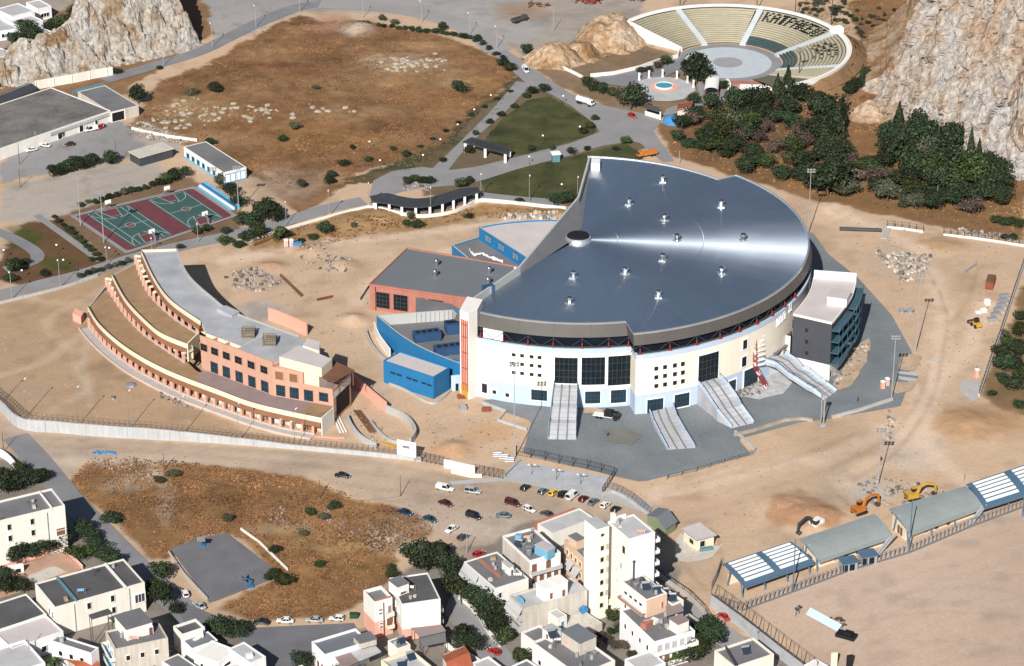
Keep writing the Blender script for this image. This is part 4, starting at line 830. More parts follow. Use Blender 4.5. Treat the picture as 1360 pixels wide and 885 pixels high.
for i in (0, 1): b.beam(q[0].lerp(q[3], i), q[1].lerp(q[2], i), .25, .3)
for x in (q[0].lerp(q[1], .97), q[1].lerp(q[2], .95)): b.box((x.x, x.y, 9.6), .22, .22, 4.5)
b.build('pergola', 'wood', t)
for x in (271, 285.5, 301, 317, 334, 351): fwin(t, A, Bq, x-5.0, x+5.0, 11.2, 13.6, nx=2, nz=2, fm='pink', gm='glass')
for x in (285, 301, 318, 335, 352): fwin(t, A, Bq, x-4.4, x+4.4, 5.4, 8.7, nx=2, nz=2, fm='darksteel', gm='glassblue')
for i, x in enumerate((373, 391, 410, 430)): fwin(t, Bq, Cq, x-5.6, x+5.6, 5.5 if i < 3 else 6.2, 8.8, nx=3, nz=2, fm='darksteel', gm='glassblue')
for x in (371, 390): fwin(t, Bq, Cq, x-5.5, x+5.5, 10.6, 13.2, nx=1, nz=1, fm='pink', gm='soildark')
flat('end_deck', PL([(392, 549), (418, 555), (443, 541), (420, 534)], 5.06), 5.06, 'soil')
b = MB(); q = PL([(427, 555), (443, 541)], 5.8); b.ribwall([Z(q[0], 0), Z(q[1], 0)], 0, 5.8, .3); b.build('end_wall', 'offwhite', t)
for i, (x, y) in enumerate(((330, 447), (358, 457))):
    g = P(x, y, 15.6); b = MB(); W_, D_, H_ = 3.6, 3.2, 2.2
    for sx in (-1, 1):
        for sy in (-1, 1): b.box((g.x+sx*W_/2, g.y+sy*D_/2, g.z), .25, .25, H_)
    for kx in range(5): b.box((g.x-W_/2+kx*W_/4, g.y, g.z+H_), .2, D_+.3, .2)
    for kx in range(4): b.box((g.x, g.y-D_/2+kx*D_/3, g.z+H_+.2), W_+.3, .2, .2)
    for sy in (-1, 1):
        for kz in (.3, .8, 1.3, 1.8): b.box((g.x, g.y+sy*D_/2, g.z+kz), W_, .1, .3); b.box((g.x+sy*W_/2, g.y, g.z+kz), .1, D_, .3)
    tag(b.build('timber_frame', 'frametimber', None, g), ['timber screened frame on the terraced building roof, left one', 'timber screened frame on the terraced building roof, nearer the penthouse'][i], 'frame', 'timber frames on the terraced roof')
q = PL([(288, 410), (308, 420), (318, 414), (300, 406)], 16.2); rise('roof_step', q, 15.2, 16.3, 'terraceroof')
# pink and grey walls on the site
curb('tall pink wall running right from the terraced building end', [(463, 507), (478, 518), (490, 529), (513, 548)], 3.4, 'pinkpale', .5)
curb('grey end of the pink wall, unpainted concrete', [(513, 548), (532, 556), (545, 566), (552, 580), (545, 592)], 2.4, 'concrete', .5)
curb('pale curved basin wall beside the grey wall end', [(492, 562), (502, 575), (518, 588), (535, 592)], 1.2, 'concrete')
curb('small pink wall behind the terraced building roof', [(357, 425), (376, 432), (408, 446)], 4.2, 'pinkpale', .5)
curb('grey curved retaining wall beside the lower stair', [(461, 558), (468, 572), (480, 586), (500, 597)], 2.0, 'wallconc')
b = MB(); c = PL([(640, 536), (672, 548), (662, 560), (700, 572)]); b.ribwall(c, 0, .8, .4); tag(b.build('low_wall', 'concrete_light', None, c[0]), 'angled pale low wall between sand and the arena forecourt', 'wall')
# ---------------------------------------------------------------- the town along the lower edge
def antenna(q, h, label):
    b = MB(); b.tube([q, q+V((0, 0, h))], .04, 4)
    for i in range(5): b.beam(q+V((-.7+.1*i, 0, h-.1-i*.14)), q+V((.7-.1*i, 0, h-.1-i*.14)), .04, .04)
    return tag(b.build('aerial', 'polegrey', None, q), label, 'aerial')
def solar(q, ang, label):
    t = thing('solar_heater', label, 'solar heater', q, 'solar water heaters on the town roofs', ang)
    b = MB(); b.add([(-1, -.9, .25), (1, -.9, .25), (1, .6, 1.25), (-1, .6, 1.25), (-1, -.85, .17), (1, -.85, .17), (1, .65, 1.17), (-1, .65, 1.17)], [(0, 1, 2, 3), (7, 6, 5, 4), (0, 4, 5, 1), (2, 6, 7, 3), (1, 5, 6, 2), (3, 7, 4, 0)]); o = b.build('panel', 'sunpanel', None); o.parent = t
    b = MB(); b.tube([(-1, .75, 1.5), (1, .75, 1.5)], .32, 10); o = b.build('tank', 'galv', None); o.parent = t
    b = MB()
    for x in (-.8, .8): b.beam((x, .75, 0), (x, .75, 1.3), .08, .08); b.beam((x, -.85, 0), (x, -.85, .3), .08, .08); b.beam((x, -.85, .1), (x, .75, .1), .08, .08)
    o = b.build('frame', 'polegrey', None); o.parent = t; return t
def wtank(q, r, h, label, m='polegrey'):
    b = MB(); b.lathe(q, [(r, 0), (r, h), (r*.9, h+.12), (.2, h+.2)], 14); return tag(b.build('water_tank', m, None, q), label, 'water tank')
def canopy(label, pts, h, m, slope=.4, posts=True, name='canopy'):
    q = PL(pts, h); t = thing(name, label, 'canopy', Z(q[0], 0)); b = MB(); z = [h, h, h+slope, h+slope]
    q = [Z(p, zz) for p, zz in zip(q, z)]; b.add(q+[p-V((0, 0, .15)) for p in q], [(0, 1, 2, 3), (7, 6, 5, 4), (0, 4, 5, 1), (1, 5, 6, 2), (2, 6, 7, 3), (3, 7, 4, 0)])
    n = 9
    for i in range(n+1): b.beam(q[0].lerp(q[1], i/n)+V((0, 0, .04)), q[3].lerp(q[2], i/n)+V((0, 0, .04)), .12, .08)
    b.build('roof', m, t); b = MB()
    for p in q: p = p.lerp((q[0]+q[2])/2, .04); b.box((p.x, p.y, 0), .15, .15, p.z-.1)
    for i in (0, 3): j = 1 if i == 0 else 2; b.beam(q[i]-V((0, 0, .2)), q[j]-V((0, 0, .2)), .12, .15)
    b.build('frame', 'darksteel', t); return t
def gable(name, label, cat, A, B, D, h, rise, wall, roof):
    a = P(*A, h); u = P(*B, h)-a; v = P(*D, h)-a; u.z = v.z = 0; t = thing(name, label, cat, Z(a, 0)); c = [a, a+u, a+u+v, a+v]
    b = MB(); b.prism([Z(x, 0) for x in c], 0, h); m0, m1 = (c[0]+c[3])/2+V((0, 0, rise)), (c[1]+c[2])/2+V((0, 0, rise)); b.add([c[0], c[3], m0], [(0, 1, 2)]); b.add([c[1], c[2], m1], [(0, 1, 2)]); b.build('wall', wall, t)
    un = u.normalized()*.3; vn = v.normalized()*.4; b = MB(); L = V((0, 0, .05))
    e0, e1, e2, e3 = c[0]-un-vn-L*4, c[1]+un-vn-L*4, c[2]+un+vn-L*4, c[3]-un+vn-L*4; r0, r1 = m0-un+L*2, m1+un+L*2
    b.poly([e0, e1, r1, r0]); b.poly([r0, r1, e2, e3]); n = int(u.length/.5)
    for i in range(n+1): f = i/n; b.beam(e0.lerp(e1, f)+L, r0.lerp(r1, f)+L, .16, .1); b.beam(e3.lerp(e2, f)+L, r0.lerp(r1, f)+L, .16, .1)
    b.beam(r0+L, r1+L, .3, .2); b.build('roof', roof, t); return t
S = {}
# left edge
k = S['w1'] = block('apartment_house', 'long white four storey house on the left edge with grey gravel roof', 'house', (-34, 700), (86, 671), (-55, 678), 13.5, 'offwhite', 'roofgrey', par=.5)
L0 = k.W
def sx(k, px, py):
    """metres along face r for a photo pixel"""
    best = min(range(0, 400), key=lambda i: abs(proj(*(k.a+k.u*(k.W*i/400)+V((0, 0, 5))))[0]-px)); return k.W*best/400
for x, zs in ((14.5, (10.2, 6.9, 3.6)), (45, (10.2, 6.9))):
    for z in zs: win(k, 'r', sx(k, x, 0), z, 1.0, 1.7, fm='white', gm='black')
win(k, 'r', sx(k, 81, 0), 5.0, 2.4, 2.2, name='garage_door', gm='wood')
b = MB(); p = k.a+k.u*sx(k, 65, 0)-k.n*.2; b.tube([Z(p, .2), Z(p, 12.6)], .12, 6); b.build('drainpipe', 'polegrey', k.t)
for z in (3.2, 6.5, 9.8): b = MB(); q = k.a-k.n*.05; b.beam(Z(q, z), Z(q+k.u*k.W, z), .12, .18); b.build('string_course', 'white', k.t)
b = MB(); p = k.a+k.u*(k.W*.86); b.ribwall([Z(p, 0), Z(p+k.n*k.D, 0)], 12.95, 13.6, .35); b.build('roof_upstand', 'white', k.t)
k = S['w2'] = block('workshop', 'white two storey flat roofed house with green roof strip and dark upper windows', 'house', (72.8, 807), (192, 773.4), (41.4, 776), 8.5, 'offwhite', 'roofdark', par=.4)
for x, z in ((118.7, 5.4), (149.8, 5.6), (150.5, 2.2)): win(k, 'r', sx(k, x, 0), z, 1.0, 1.8, fm='white', gm='black')
win(k, 'r', sx(k, 185.5, 0), 3.2, 2.6, 2.4, name='garage_door', gm='darksteel', bars=3)
wrow(k, 'l', [k.D*.12, k.D*.28], 4.4, 1.0, 2.1, fm='white', gm='darksteel')
for f, m in ((.245, 'teal'), (.79, 'white')): b = MB(); p = k.a+k.u*(k.W*f); b.ribwall([Z(p, 0), Z(p+k.n*k.D, 0)], 8.1, 8.75, .5); b.build('roof_upstand', m, k.t)
for x in (99, 172): b = MB(); p = k.a+k.u*sx(k, x, 0)-k.n*.2; b.tube([Z(p, .2), Z(p, 8)], .1, 6); b.build('drainpipe', 'polegrey', k.t)
block('low_house', 'low grey roofed house between the white workshop and the left frame edge', 'house', (-24, 844), (62, 816), (-48, 815), 5.2, 'white', 'roofdark', par=.3)
k = block('low_house', 'low house with pale lilac roof in the lower left corner', 'house', (16, 862), (84, 838), (-6, 838), 5.0, 'whitewash', 'rooflilac', par=.35); wrow(k, 'r', fr(4, k.W), 1.2, 1.3, 1.5, fm='white')
k = block('low_house', 'dusty white house at the very lower left corner', 'house', (-10, 902), (60, 880), (-40, 872), 5.5, 'whitewash', 'roofpale'); wrow(k, 'r', fr(3, k.W), 1.4, 1.2, 1.6)
q = PL([(-6, 759), (84, 731), (110, 757), (56, 778), (-6, 795)]); 
b = MB(); b.ribwall([q[0], q[1], q[2]], 0, 1.3, .3, 0, 1); tag(b.build('yard_wall', ['pinkpale', 'white'], None, q[0]), 'low pink wall with white coping round the terracotta paved yard', 'wall')
sheet('yard_paving', [(-6, 762), (84, 733), (108, 757), (52, 779), (-6, 798)], 'terracotta'); sheet('yard_paving', [(30, 768), (72, 752), (88, 760), (48, 776)], 'dirtywall')
b = MB(); g = P(20, 762); b.box(g, 4.6, .5, 2.6, .32, 0); b.box(g+V((-1, -.4, .4)), 1.2, .2, 1.0, .32, 1); b.box(g+V((.9, -.1, .4)), 1.2, .2, 1.0, .32, 1); tag(b.build('gate_wall', ['white', 'black'], None, g), 'white gate pier wall with two dark openings at the paved yard', 'wall')
k = S['c1'] = block('corner_house', 'grey roofed corner house with white roof hut and balconied blue left side', 'house', (153, 862.5), (223, 847.4), (127.5, 841), 10, 'dirtywall', 'roofgrey', par=.4)
kk = hut(k, (168, 836.5), (202, 826.5), (150.6, 818.6), 12.8, 'white', 'roofgrey', doors=(('r', 6.2, .2, 1.0, 2.0), ('l', 2, .2, 1.0, 2.0)))
balcony(k, 'l', .5, k.D-.5, 6.2, 1.3, 'white', slab='skyblue'); balcony(k, 'l', .5, k.D-.5, 3.0, 1.3, 'white', slab='skyblue'); wrow(k, 'l', fr(2, k.D), 6.5, 1.3, 2.0, name='door', gm='wood'); wrow(k, 'l', fr(2, k.D), 3.3, 1.3, 2.0, name='door', gm='wood')
k = block('narrow_house', 'narrow grey roofed house wedged left of the corner house', 'house', (121, 868), (131, 860), (92, 832), 8.2, 'whitewash', 'roofgrey', par=.35); wrow(k, 'l', fr(3, k.D), 4.8, 1.1, 1.4)
wtank(onroof(k, .4, .8), .6, 1.3, 'grey water tank on the narrow house beside the white workshop'); canopy('dark felt canopy between the white workshop and corner house', [(121, 822), (149, 814), (143, 809), (118, 817)], 9, 'roofdark', .1)
gable('tiled_house', 'small house with orange red tiled roof beside the palm tree', 'house', (118, 905), (140, 896), (84, 872), 4.0, 1.2, 'dirtywall', 'tile')
b = MB(); g = P(190, 874)
for i in range(34):
    c = g+V((rnd.uniform(-6, 6), rnd.uniform(-3.5, 3.5), rnd.uniform(.1, 1.8))); a = rnd.uniform(-.5, .5)+(0 if rnd.random() < .5 else 1.5); d = V((math.cos(a), math.sin(a), rnd.uniform(-.12, .12)))*rnd.uniform(1.5, 4); b.beam(c-d, c+d, .28, .2)
tag(b.build('timber_heap', 'woodpale', None, g), 'heap of old timber beams beside the corner house wall', 'timber', kind='stuff')
k = block('small_house', 'small white hut with dark recessed roof near the parked white cars', 'house', (242, 843), (272, 833), (230, 831.5), 6.5, 'white', 'roofdark', par=.7); win(k, 'r', 2, 2.5, .8, 1.6, gm='black')
block('small_house', 'low house with blue grey roof and a white chimney slab on it', 'house', (254.6, 862), (289, 850), (243, 850), 4.8, 'whitewash', 'hallroof', par=.2)
b = MB(); g = P(257, 851, 4.6); b.beam(g, g+V((2.2, 1.6, .7)), .7, .5); b.box(g+V((2, 1.5, 0)), .5, .5, 2.0); tag(b.build('chimney', 'white', None, g), 'white slanting flue on the blue grey roof', 'chimney')
k = block('white_house', 'bright white roofed little house among the lower left houses', 'house', (290, 880), (314, 863), (269, 859), 6.2, 'white_clean', 'white', par=.15); win(k, 'r', k.W*.45, 3.6, 2.6, 1.0, gm='black'); wrow(k, 'l', fr(2, k.D), 2.6, .9, 1.5, gm='black')
k = block('small_house', 'grey roofed house with teal edge right of the bright white house', 'house', (333, 881), (353, 872), (307, 860), 6.6, 'whitewash', 'roofpale', par=.25); b = MB(); p = onroof(k, .35, .3); b.box(p, 1.6, 1.2, 1.2, .4); b.build('chimney', 'white', k.t)
block('small_house', 'grey flat roof house at the bottom edge by the timber heap', 'house', (241, 896), (263, 886), (217, 877), 5, 'white', 'roofgrey', par=.2)
block('small_house', 'pale roof shed at the bottom edge below the white house', 'house', (318, 900), (352, 888), (296, 886), 4, 'white', 'roofpale', par=.2)
# block south of the lower street
k = block('street_house', 'low white house with blue black roof by the lower street', 'house', (431, 870), (490, 852), (414, 852), 6, 'whitewash', 'hallroof', par=.6)
wrow(k, 'l', [1.2], .2, 1.4, 2.6, name='door', gm='red'); win(k, 'l', 3.4, .2, 1.4, 2.4, name='door', gm='wood')
kk = hut(k, (478, 855), (500, 849), (468, 846), 7, 'dirtywall', 'roofgrey')
canopy('brown corrugated canopy in front of the blue black roof house', [(456, 888), (477, 878), (459, 864), (441, 869)], 4.2, 'purple'); canopy('pale corrugated canopy beside the brown one', [(477.5, 878), (506, 866), (492.5, 854), (461.5, 864)], 4.4, 'roofpale')
k = S['m1'] = block('apartment_house', 'cream house with wide dark flat roof and pink lower wall by the lower street', 'house', (533, 803), (585, 795.5), (501, 770), 10.5, 'white', 'roofdark', par=.3, band='pinkpale', zb=3.2)
k2 = hut(k, (528, 780), (543, 774.5), (516, 771), 13, 'white', 'roofgrey', doors=(('r', 1.6, .6, 1.8, .8),))
for s0 in (2, 5.2): balcony(k, 'R', 2, k.D-2, s0, 1.2)
k = block('apartment_house', 'narrow white house with small square windows stuck to the cream dark roofed house', 'house', (497, 800), (521, 793.5), (479, 785), 10.4, 'white', 'roofgrey', par=.9, band='pinkpale', zb=4.5)
b = MB(); p = k.a+k.u*(k.W*.5)-k.n*.15; b.tube([Z(p, .2), Z(p, 9.6)], .13, 6); b.build('drainpipe', 'darksteel', k.t)
wrow(k, 'r', [1.6], 7.6, .9, .45, gm='black'); wrow(k, 'r', [1.6], 6.6, .9, .45, gm='black'); wrow(k, 'r', [1.7], 3.6, .9, .45, gm='black'); wrow(k, 'r', [1.7], 2.6, .9, .5, gm='black'); wrow(k, 'r', [4.1], 6.2, 1.0, 2.2, name='door', gm='purple'); wrow(k, 'r', [4.1], 2.6, 1.8, 2.2, name='door', gm='wood')
for z in (5.7, 2.2): balcony(k, 'r', 3.0, k.W-.1, z, 1.3, 'cream')
b = MB(); p = k.a+k.u*(k.W*.5)+k.n*.3; b.box(Z(p, 9.6), k.W-.8, .4, 1.1, k.ang); b.build('brick_upstand', 'brick', k.t)
canopy('dark corrugated lean to below the cream house wall', [(558, 846), (592, 838), (586, 832), (546, 836)], 4.2, 'purple'); canopy('smaller grey lean to under the dark corrugated one', [(562, 858), (592, 852), (591, 840), (556, 846)], 3.4, 'roofgrey')
k = block('low_house', 'cream walled house with grey roof and blue solar panels at the bottom edge', 'house', (540, 905), (580, 890), (502, 878), 4.6, 'cream', 'roofpale', par=.9)
solar(onroof(k, .35, .6, 3.8), .3, 'dark solar heater on the left of the cream walled roof'); solar(onroof(k, .8, .75, 3.8), .5, 'dark solar heater nearest the tiled roof on the cream walled house')
k = block('shed_house', 'small white cluttered house between the lean to and blue black roof', 'house', (528, 862), (545, 856), (512, 852), 4, 'white', 'roofgrey', par=.2)
solar(onroof(k, .75, .5), .6, 'dark tilted solar heater on the white cluttered house'); wtank(onroof(k, .2, .5), .5, 1.1, 'small tank on the white cluttered house')
gable('tiled_house', 'house with broad rust red tiled roof beside the alley', 'house', (600, 905), (628, 893), (588, 870), 3.6, 1.6, 'white', 'tile')
b = MB(); c = PL([(584, 848), (600, 866), (622, 874), (640, 885)]); b.ribwall(cr(c, 5), 0, 1.6, .35); tag(b.build('yard_wall', 'white', None, c[0]), 'white wall along the left side of the alley', 'wall')
b = MB(); c = PL([(609, 796), (622, 806), (636, 822), (650, 845), (664, 860)]); b.ribwall(c, 0, 1.6, .35); tag(b.build('yard_wall', 'white', None, c[0]), 'pale wall along the right side of the alley under trees', 'wall')
# right of the alley
k = S['r1'] = block('apartment_house', 'grey roofed house with long white slatted balconies above the alley trees', 'house', (657.6, 782), (702, 768), (620, 745), 8.5, 'white', 'roofgrey', par=.3)
for z in (4.6, 1.4): balcony(k, 'l', .4, k.D*.45, z, 1.4, 'roofpale', 1.9); balcony(k, 'l', k.D*.5, k.D-.4, z, 1.4, 'roofpale', 1.9)
awn(k, .4, k.D*.46, 8.3, 5.5); awn(k, k.D*.5, k.D-.4, 8.3, 5.5); wrow(k, 'r', [1.4], 5.4, .8, 1.6, gm='black')
kk = hut(k, (676, 754), (682, 752), (668, 746), 10.6, 'white', 'roofpale', doors=(('r', .9, .2, .8, 1.7),))
b = MB(); p = k.a+k.u*(k.W*.42)+k.n*(k.D*.3); b.beam(Z(p, 8.3), Z(p+k.n*k.D*.66, 8.3), .9, .3); b.build('roof_ridge', 'brick', k.t)
k = S['r2'] = block('apartment_house', 'white house with brown doors and a roof full of tanks below the car park', 'house', (703.5, 745), (744.7, 733.5), (662, 713), 10, 'white', 'roofgrey', par=.7)
for s in (1.3, 5.4): win(k, 'r', s, 6.4, 1.5, 2.4, name='door', gm='wood')
for s in (3.4, 7.2): win(k, 'r', s, 6.4, 1.6, 2.4, name='shutter', gm='white_clean')
balcony(k, 'r', .2, k.W-.2, 6.0, 1.3, 'roofpale'); balcony(k, 'r', .2, k.W-.2, 2.6, 1.3, 'roofpale'); wrow(k, 'r', fr(4, k.W, .3), 3.0, 1.4, 2.3, name='door', gm='wood')
b = MB(); q = k.a-k.u*.03; b.poly([Z(q, .05), Z(q+k.n*k.D, .05), Z(q+k.n*k.D, 9.2), Z(q, 9.2)]); b.build('side_render', 'dirtywall', k.t)
kk = hut(k, (727, 733), (737, 728), (715, 722), 11.9, 'skyblue', 'roofpale'); wtank(onroof(k, .3, .75), 1.0, 1.7, 'blue painted water tank on the roof under the car park', 'skyblue'); wtank(onroof(k, .35, .4), 1.3, 1.4, 'large dark water tank on the roof under the car park', 'steel'); wtank(onroof(k, .2, .25), .8, 1.6, 'smaller dark water tank on the roof under the car park', 'steel'); solar(onroof(k, .15, .6), -.4, 'solar heater among the water tanks below the car park'); antenna(onroof(k, .1, .35), 3, 'thin aerial between tanks on the house below the car park')
k = block('workshop', 'low long house with pale blue flat roof beside the row of cars', 'house', (734, 709), (790, 688), (717, 694.5), 4.5, 'offwhite', 'roofpale', par=.25); b = MB(); p = k.a+k.n*(k.D+.2); b.ribwall([Z(p-k.u*1, 0), Z(p+k.u*k.W*.9, 0)], 0, 5.0, .35); b.build('brick_wall', 'brick', k.t)
k = S['pk'] = block('apartment_house', 'peach house with slanted awnings squeezed left of the white tower', 'house', (776, 742), (795, 737), (750.5, 716), 9.5, 'peach', 'roofgrey', par=.6)
for z in (6.0, 2.8): wrow(k, 'l', fr(4, k.D, .8), z, 1.1, 1.5, gm='wood', fm='cream')
for i in (0, 1): b = MB(); s = 1.5+i*3.6; p = k.a+k.n*s-k.u*.1; b.poly([Z(p, 5.4), Z(p+k.n*2.8, 5.4), Z(p+k.n*2.8-k.u*1.8, 3.4), Z(p-k.u*1.8, 3.4)]); b.build('awning', 'roofpale', k.t)
kk = hut(k, (766, 719), (776, 715), (758, 711), 11.5, 'peach', 'roofgrey')
# white tower
k = S['tw'] = block('apartment_tower', 'tall white and cream apartment tower, highest house of the town', 'tower', (835.3, 716.5), (870, 706.5), (806, 693), 24.5, 'whitewash', 'roofpale', par=.25, over=0)
b = MB(); q = k.a-k.u*.04; b.poly([Z(q, .1), Z(q+k.n*k.D, .1), Z(q+k.n*k.D, 24.3), Z(q, 24.3)]); b.build('cream_side', 'palecream', k.t)
for z in (19.4, 9.2): win(k, 'l', 2.1, z, 1.4, 2.2, gm='black', fm='cream')
win(k, 'l', 3.2, 14.6, .6, 1.6, gm='black', fm='cream')
for z in (19.6, 16.3, 13.0, 9.7, 6.4): win(k, 'l', 5.2, z, .4, .6, gm='wood', fm='cream')
for z in (20.5, 17.2, 13.9, 10.6, 7.3, 4.0): balcony(k, 'R', 1.0, k.D-1.0, z, 2.2, 'whitewash')
kk = Blk(); A_, B_, D_ = (793, 703.5), (809, 698.5), (776, 690.6); zT = 26.2
a = P(*A_, zT); u = P(*B_, zT)-a; v = P(*D_, zT)-a; u.z = v.z = 0; W = u.length; u.normalize(); n = V((-u.y, u.x, 0)); Dp = v.dot(n)
b = MB(); b.prism([Z(x, 0) for x in (a, a+u*W, a+u*W+n*Dp, a+n*Dp)], 0, zT, 0, 1); b.build('stair_core', ['white_clean', 'roofpale'], k.t)
kc = Blk(); kc.a = Z(a, 0); kc.u = u; kc.n = n; kc.W = W; kc.D = Dp; kc.h = zT; kc.z0 = 0; kc.ang = math.atan2(u.y, u.x); kc.t = k.t
b = MB(); q = a-n*.05; b.poly([Z(q, .1), Z(q+u*W, .1), Z(q+u*W, zT-.1), Z(q, zT-.1)]); b.build('cream_side', 'palecream', k.t)
for z in (23.9, 19.9, 16.6, 13.3, 10.0, 6.7, 3.4): win(kc, 'r', W*.42, z, 1.0, 1.35 if z < 23 else .8, gm='black', fm='cream', dep=.05); 
for z in (19.9, 16.6, 13.3, 10.0, 6.7): win(kc, 'r', W*.78, z, .22, 1.3, gm='cream', fm='dirtywall', dep=.05); win(kc, 'r', W*.9, z, .22, 1.3, gm='cream', fm='dirtywall', dep=.05)
b = MB(); p = onroof(k, .2, .95, 24.3); b.ribwall([Z(p, 0), Z(p+k.u*3.4, 0)], 24.3, 25.6, .4); b.box(Z(p, 24.2)-k.u*.3, 1.0, 1.0, 2.6, k.ang); b.build('chimney', 'white', k.t)
# between tower and alley
k = block('row_house', 'long house with bare beige side wall and white slatted balconies on the left', 'house', (696, 808.5), (780, 784), (667, 793), 8.2, 'dirtywall', 'roofpale', par=.5)
for z in (4.4, 1.2): balcony(k, 'l', .3, k.D-.3, z, 1.3, 'roofpale', 1.7)
awn(k, .5, k.D-.5, 7.9, 5.2); kk = hut(k, (723, 783), (739, 777.5), (711, 775), 11.2, 'white_clean', 'white', doors=(('r', 2.0, .2, .9, 1.9),)); kk = hut(k, (739.5, 777), (754, 772), (729, 768.5), 11.8, 'white_clean', 'white', doors=(('r', 2.0, .3, 1.0, 2.0),))
b = MB(); p = onroof(k, .06, .5); b.box(p, 2.6, .4, 1.5, k.ang+1.57, 0); b.build('screen', 'skyblue', k.t)
k = block('small_house', 'small dark roofed white house below the bare beige wall', 'house', (713, 855), (738, 845), (694, 839), 5, 'white', 'roofgrey', par=.5); win(k, 'r', k.W*.3, .4, 1.1, 2.2, name='door', gm='brick'); win(k, 'l', 2.5, 2, 1.6, .7, gm='brick')
k = S['b1'] = block('terrace_house', 'white house at the bottom edge with blue grey roof hut and cluttered terrace', 'house', (768, 897), (817, 877), (721, 847), 8.5, 'white', 'roofgrey', par=.6)
kk = hut(k, (770, 855), (792, 845.5), (750.5, 836.5), 11.4, 'dirtywall', 'hallroof'); wrow(k, 'l', fr(4, k.D), 3.5, 1.1, 1.4, fm='white')
kk = hut(k, (733, 842), (745, 836), (724, 833), 10.4, 'white', 'roofpale', doors=(('l', 1.5, .3, .8, 1.5),)); solar(onroof(k, .3, .8, 10.5), .4, 'long solar heater on the white terrace hut'); antenna(onroof(k, .5, .25), 3, 'branched aerial on the cluttered terrace, left one'); antenna(onroof(k, .7, .2), 2.6, 'branched aerial on the cluttered terrace, right one'); wtank(onroof(k, .85, .45), .8, 1.2, 'dark tank beside the blue grey roof hut', 'darksteel')
k = block('shed_house', 'small hut with beige roof and teal door against the bare beige wall', 'house', (741, 822), (753, 817), (728, 813), 6.0, 'offwhite', 'roofpale', par=.1, z0=2.6); win(k, 'r', 1.4, .2, 1.0, 2.0, name='door', gm='teal')
block('yard_terrace', 'flat beige terrace between the bare wall and blue grey hut', 'terrace', (765, 842), (800, 827), (742, 825), 3.2, 'dirtywall', 'dirtywall', par=.3)
b = MB(); g = P(775, 813, 3); b.box(g, 1.8, 1.4, 1.2, .5); b.lathe(g+V((0, 0, 1.2)), [(.6, 0), (.6, .4), (.3, .5)], 10); tag(b.build('water_tank', 'blue_tarp', None, g), 'bright blue tank on the flat beige terrace by the tower', 'water tank')
k = S['q1'] = block('terrace_house', 'stepped white house with wide grey terrace right below the tower', 'house', (869, 853), (923, 837.5), (818.5, 811), 8.5, 'whitewash', 'roofgrey', par=.45)
for z in (5.0, 1.6): balcony(k, 'r', -.4, k.W+.3, z, 1.4, 'white'); wrow(k, 'r', fr(5, k.W, .5), z+.3, 1.5, 2.1, name='door', gm='wood' if z < 3 else 'roofpale')
kk = hut(k, (900.5, 830), (915, 824), (886.5, 823.5), 11, 'white', 'purple'); b = MB(); p = onroof(k, .2, .45); b.box(p, 3.0, 1.6, 1.5, k.ang+.4); b.build('roof_store', 'brick', k.t); b = MB(); p = onroof(k, .42, .5); b.box(p, 1.8, 1.8, 1.0, k.ang+.4); b.build('planter', 'white', k.t)
k = S['q2'] = block('apartment_house', 'peach and white house with cluttered grey roof in front of the tower', 'house', (858.7, 797), (886, 787.5), (822.6, 772), 13.2, 'white', 'roofgrey', par=.4)
b = MB(); q = k.a-k.n*.05; b.poly([Z(q, 8), Z(q+k.u*k.W, 8), Z(q+k.u*k.W, 13), Z(q, 13)]); b.build('peach_side', 'peach', k.t); win(k, 'r', k.W*.75, 9.5, .5, 1.7, gm='wood', fm='pinkpale', dep=.06)
balcony(k, 'l', .3, k.D-.3, 8.6, 1.2, 'brick', .5); wrow(k, 'l', fr(4, k.D), 10.4, 1.3, .9, gm='black'); wrow(k, 'l', fr(4, k.D), 5.8, .8, 2.0, gm='glass')
solar(onroof(k, .55, .45), .2, 'solar heater on the cluttered roof before the tower'); solar(onroof(k, .75, .2), .2, 'solar heater at the front corner of the cluttered roof'); wtank(onroof(k, .7, .75), .6, 1.2, 'dark tank on the cluttered roof before the tower', 'darksteel')
b = MB(); p = onroof(k, .55, .95); b.tube([p, p+V((0, 0, 5))], .22, 8); b.lathe(p+V((0, 0, 5)), [(.35, 0), (.35, .4)], 8); tag(b.build('flue_pipe', 'darksteel', None, p), 'tall grey flue pipe on the cluttered roof', 'flue')
antenna(onroof(k, .1, .5), 2.5, 'small aerial on the cluttered roof edge')
k = block('terrace_house', 'low white annex with rooftop pipes right of the peach house', 'house', (893, 803), (908, 797), (876, 778), 10, 'white', 'roofpale', par=.5); solar(onroof(k, .5, .6), 0, 'solar heater on the low annex beside the sandy road'); solar(onroof(k, .5, .25), 0, 'second heater on the low annex, nearer the lilac slope')
canopy('lilac lean to roof right of the peach house', [(886, 818), (908, 811), (900, 799), (884, 804)], 9.2, 'purple', .5)
block('yard_terrace', 'flat grey yard slab between the grey terrace house and the sandy road', 'terrace', (914, 842), (940, 832), (902, 820), 3.5, 'dirtywall', 'roofgrey', par=.3)
b = MB(); c = PL([(869, 762), (890, 778), (915, 795), (935, 815), (945, 832)]); b.ribwall(c, 0, 1.4, .3)
for p in resample(c, 3): b.box((p.x, p.y, 1.4), .12, .12, 1.3, 0, 1)
b.ribwall(c, 2.5, 2.62, .12, 1); tag(b.build('yard_wall', ['concrete', 'darksteel'], None, c[0]), 'concrete wall with dark railing along the sandy road right of the tower', 'wall')
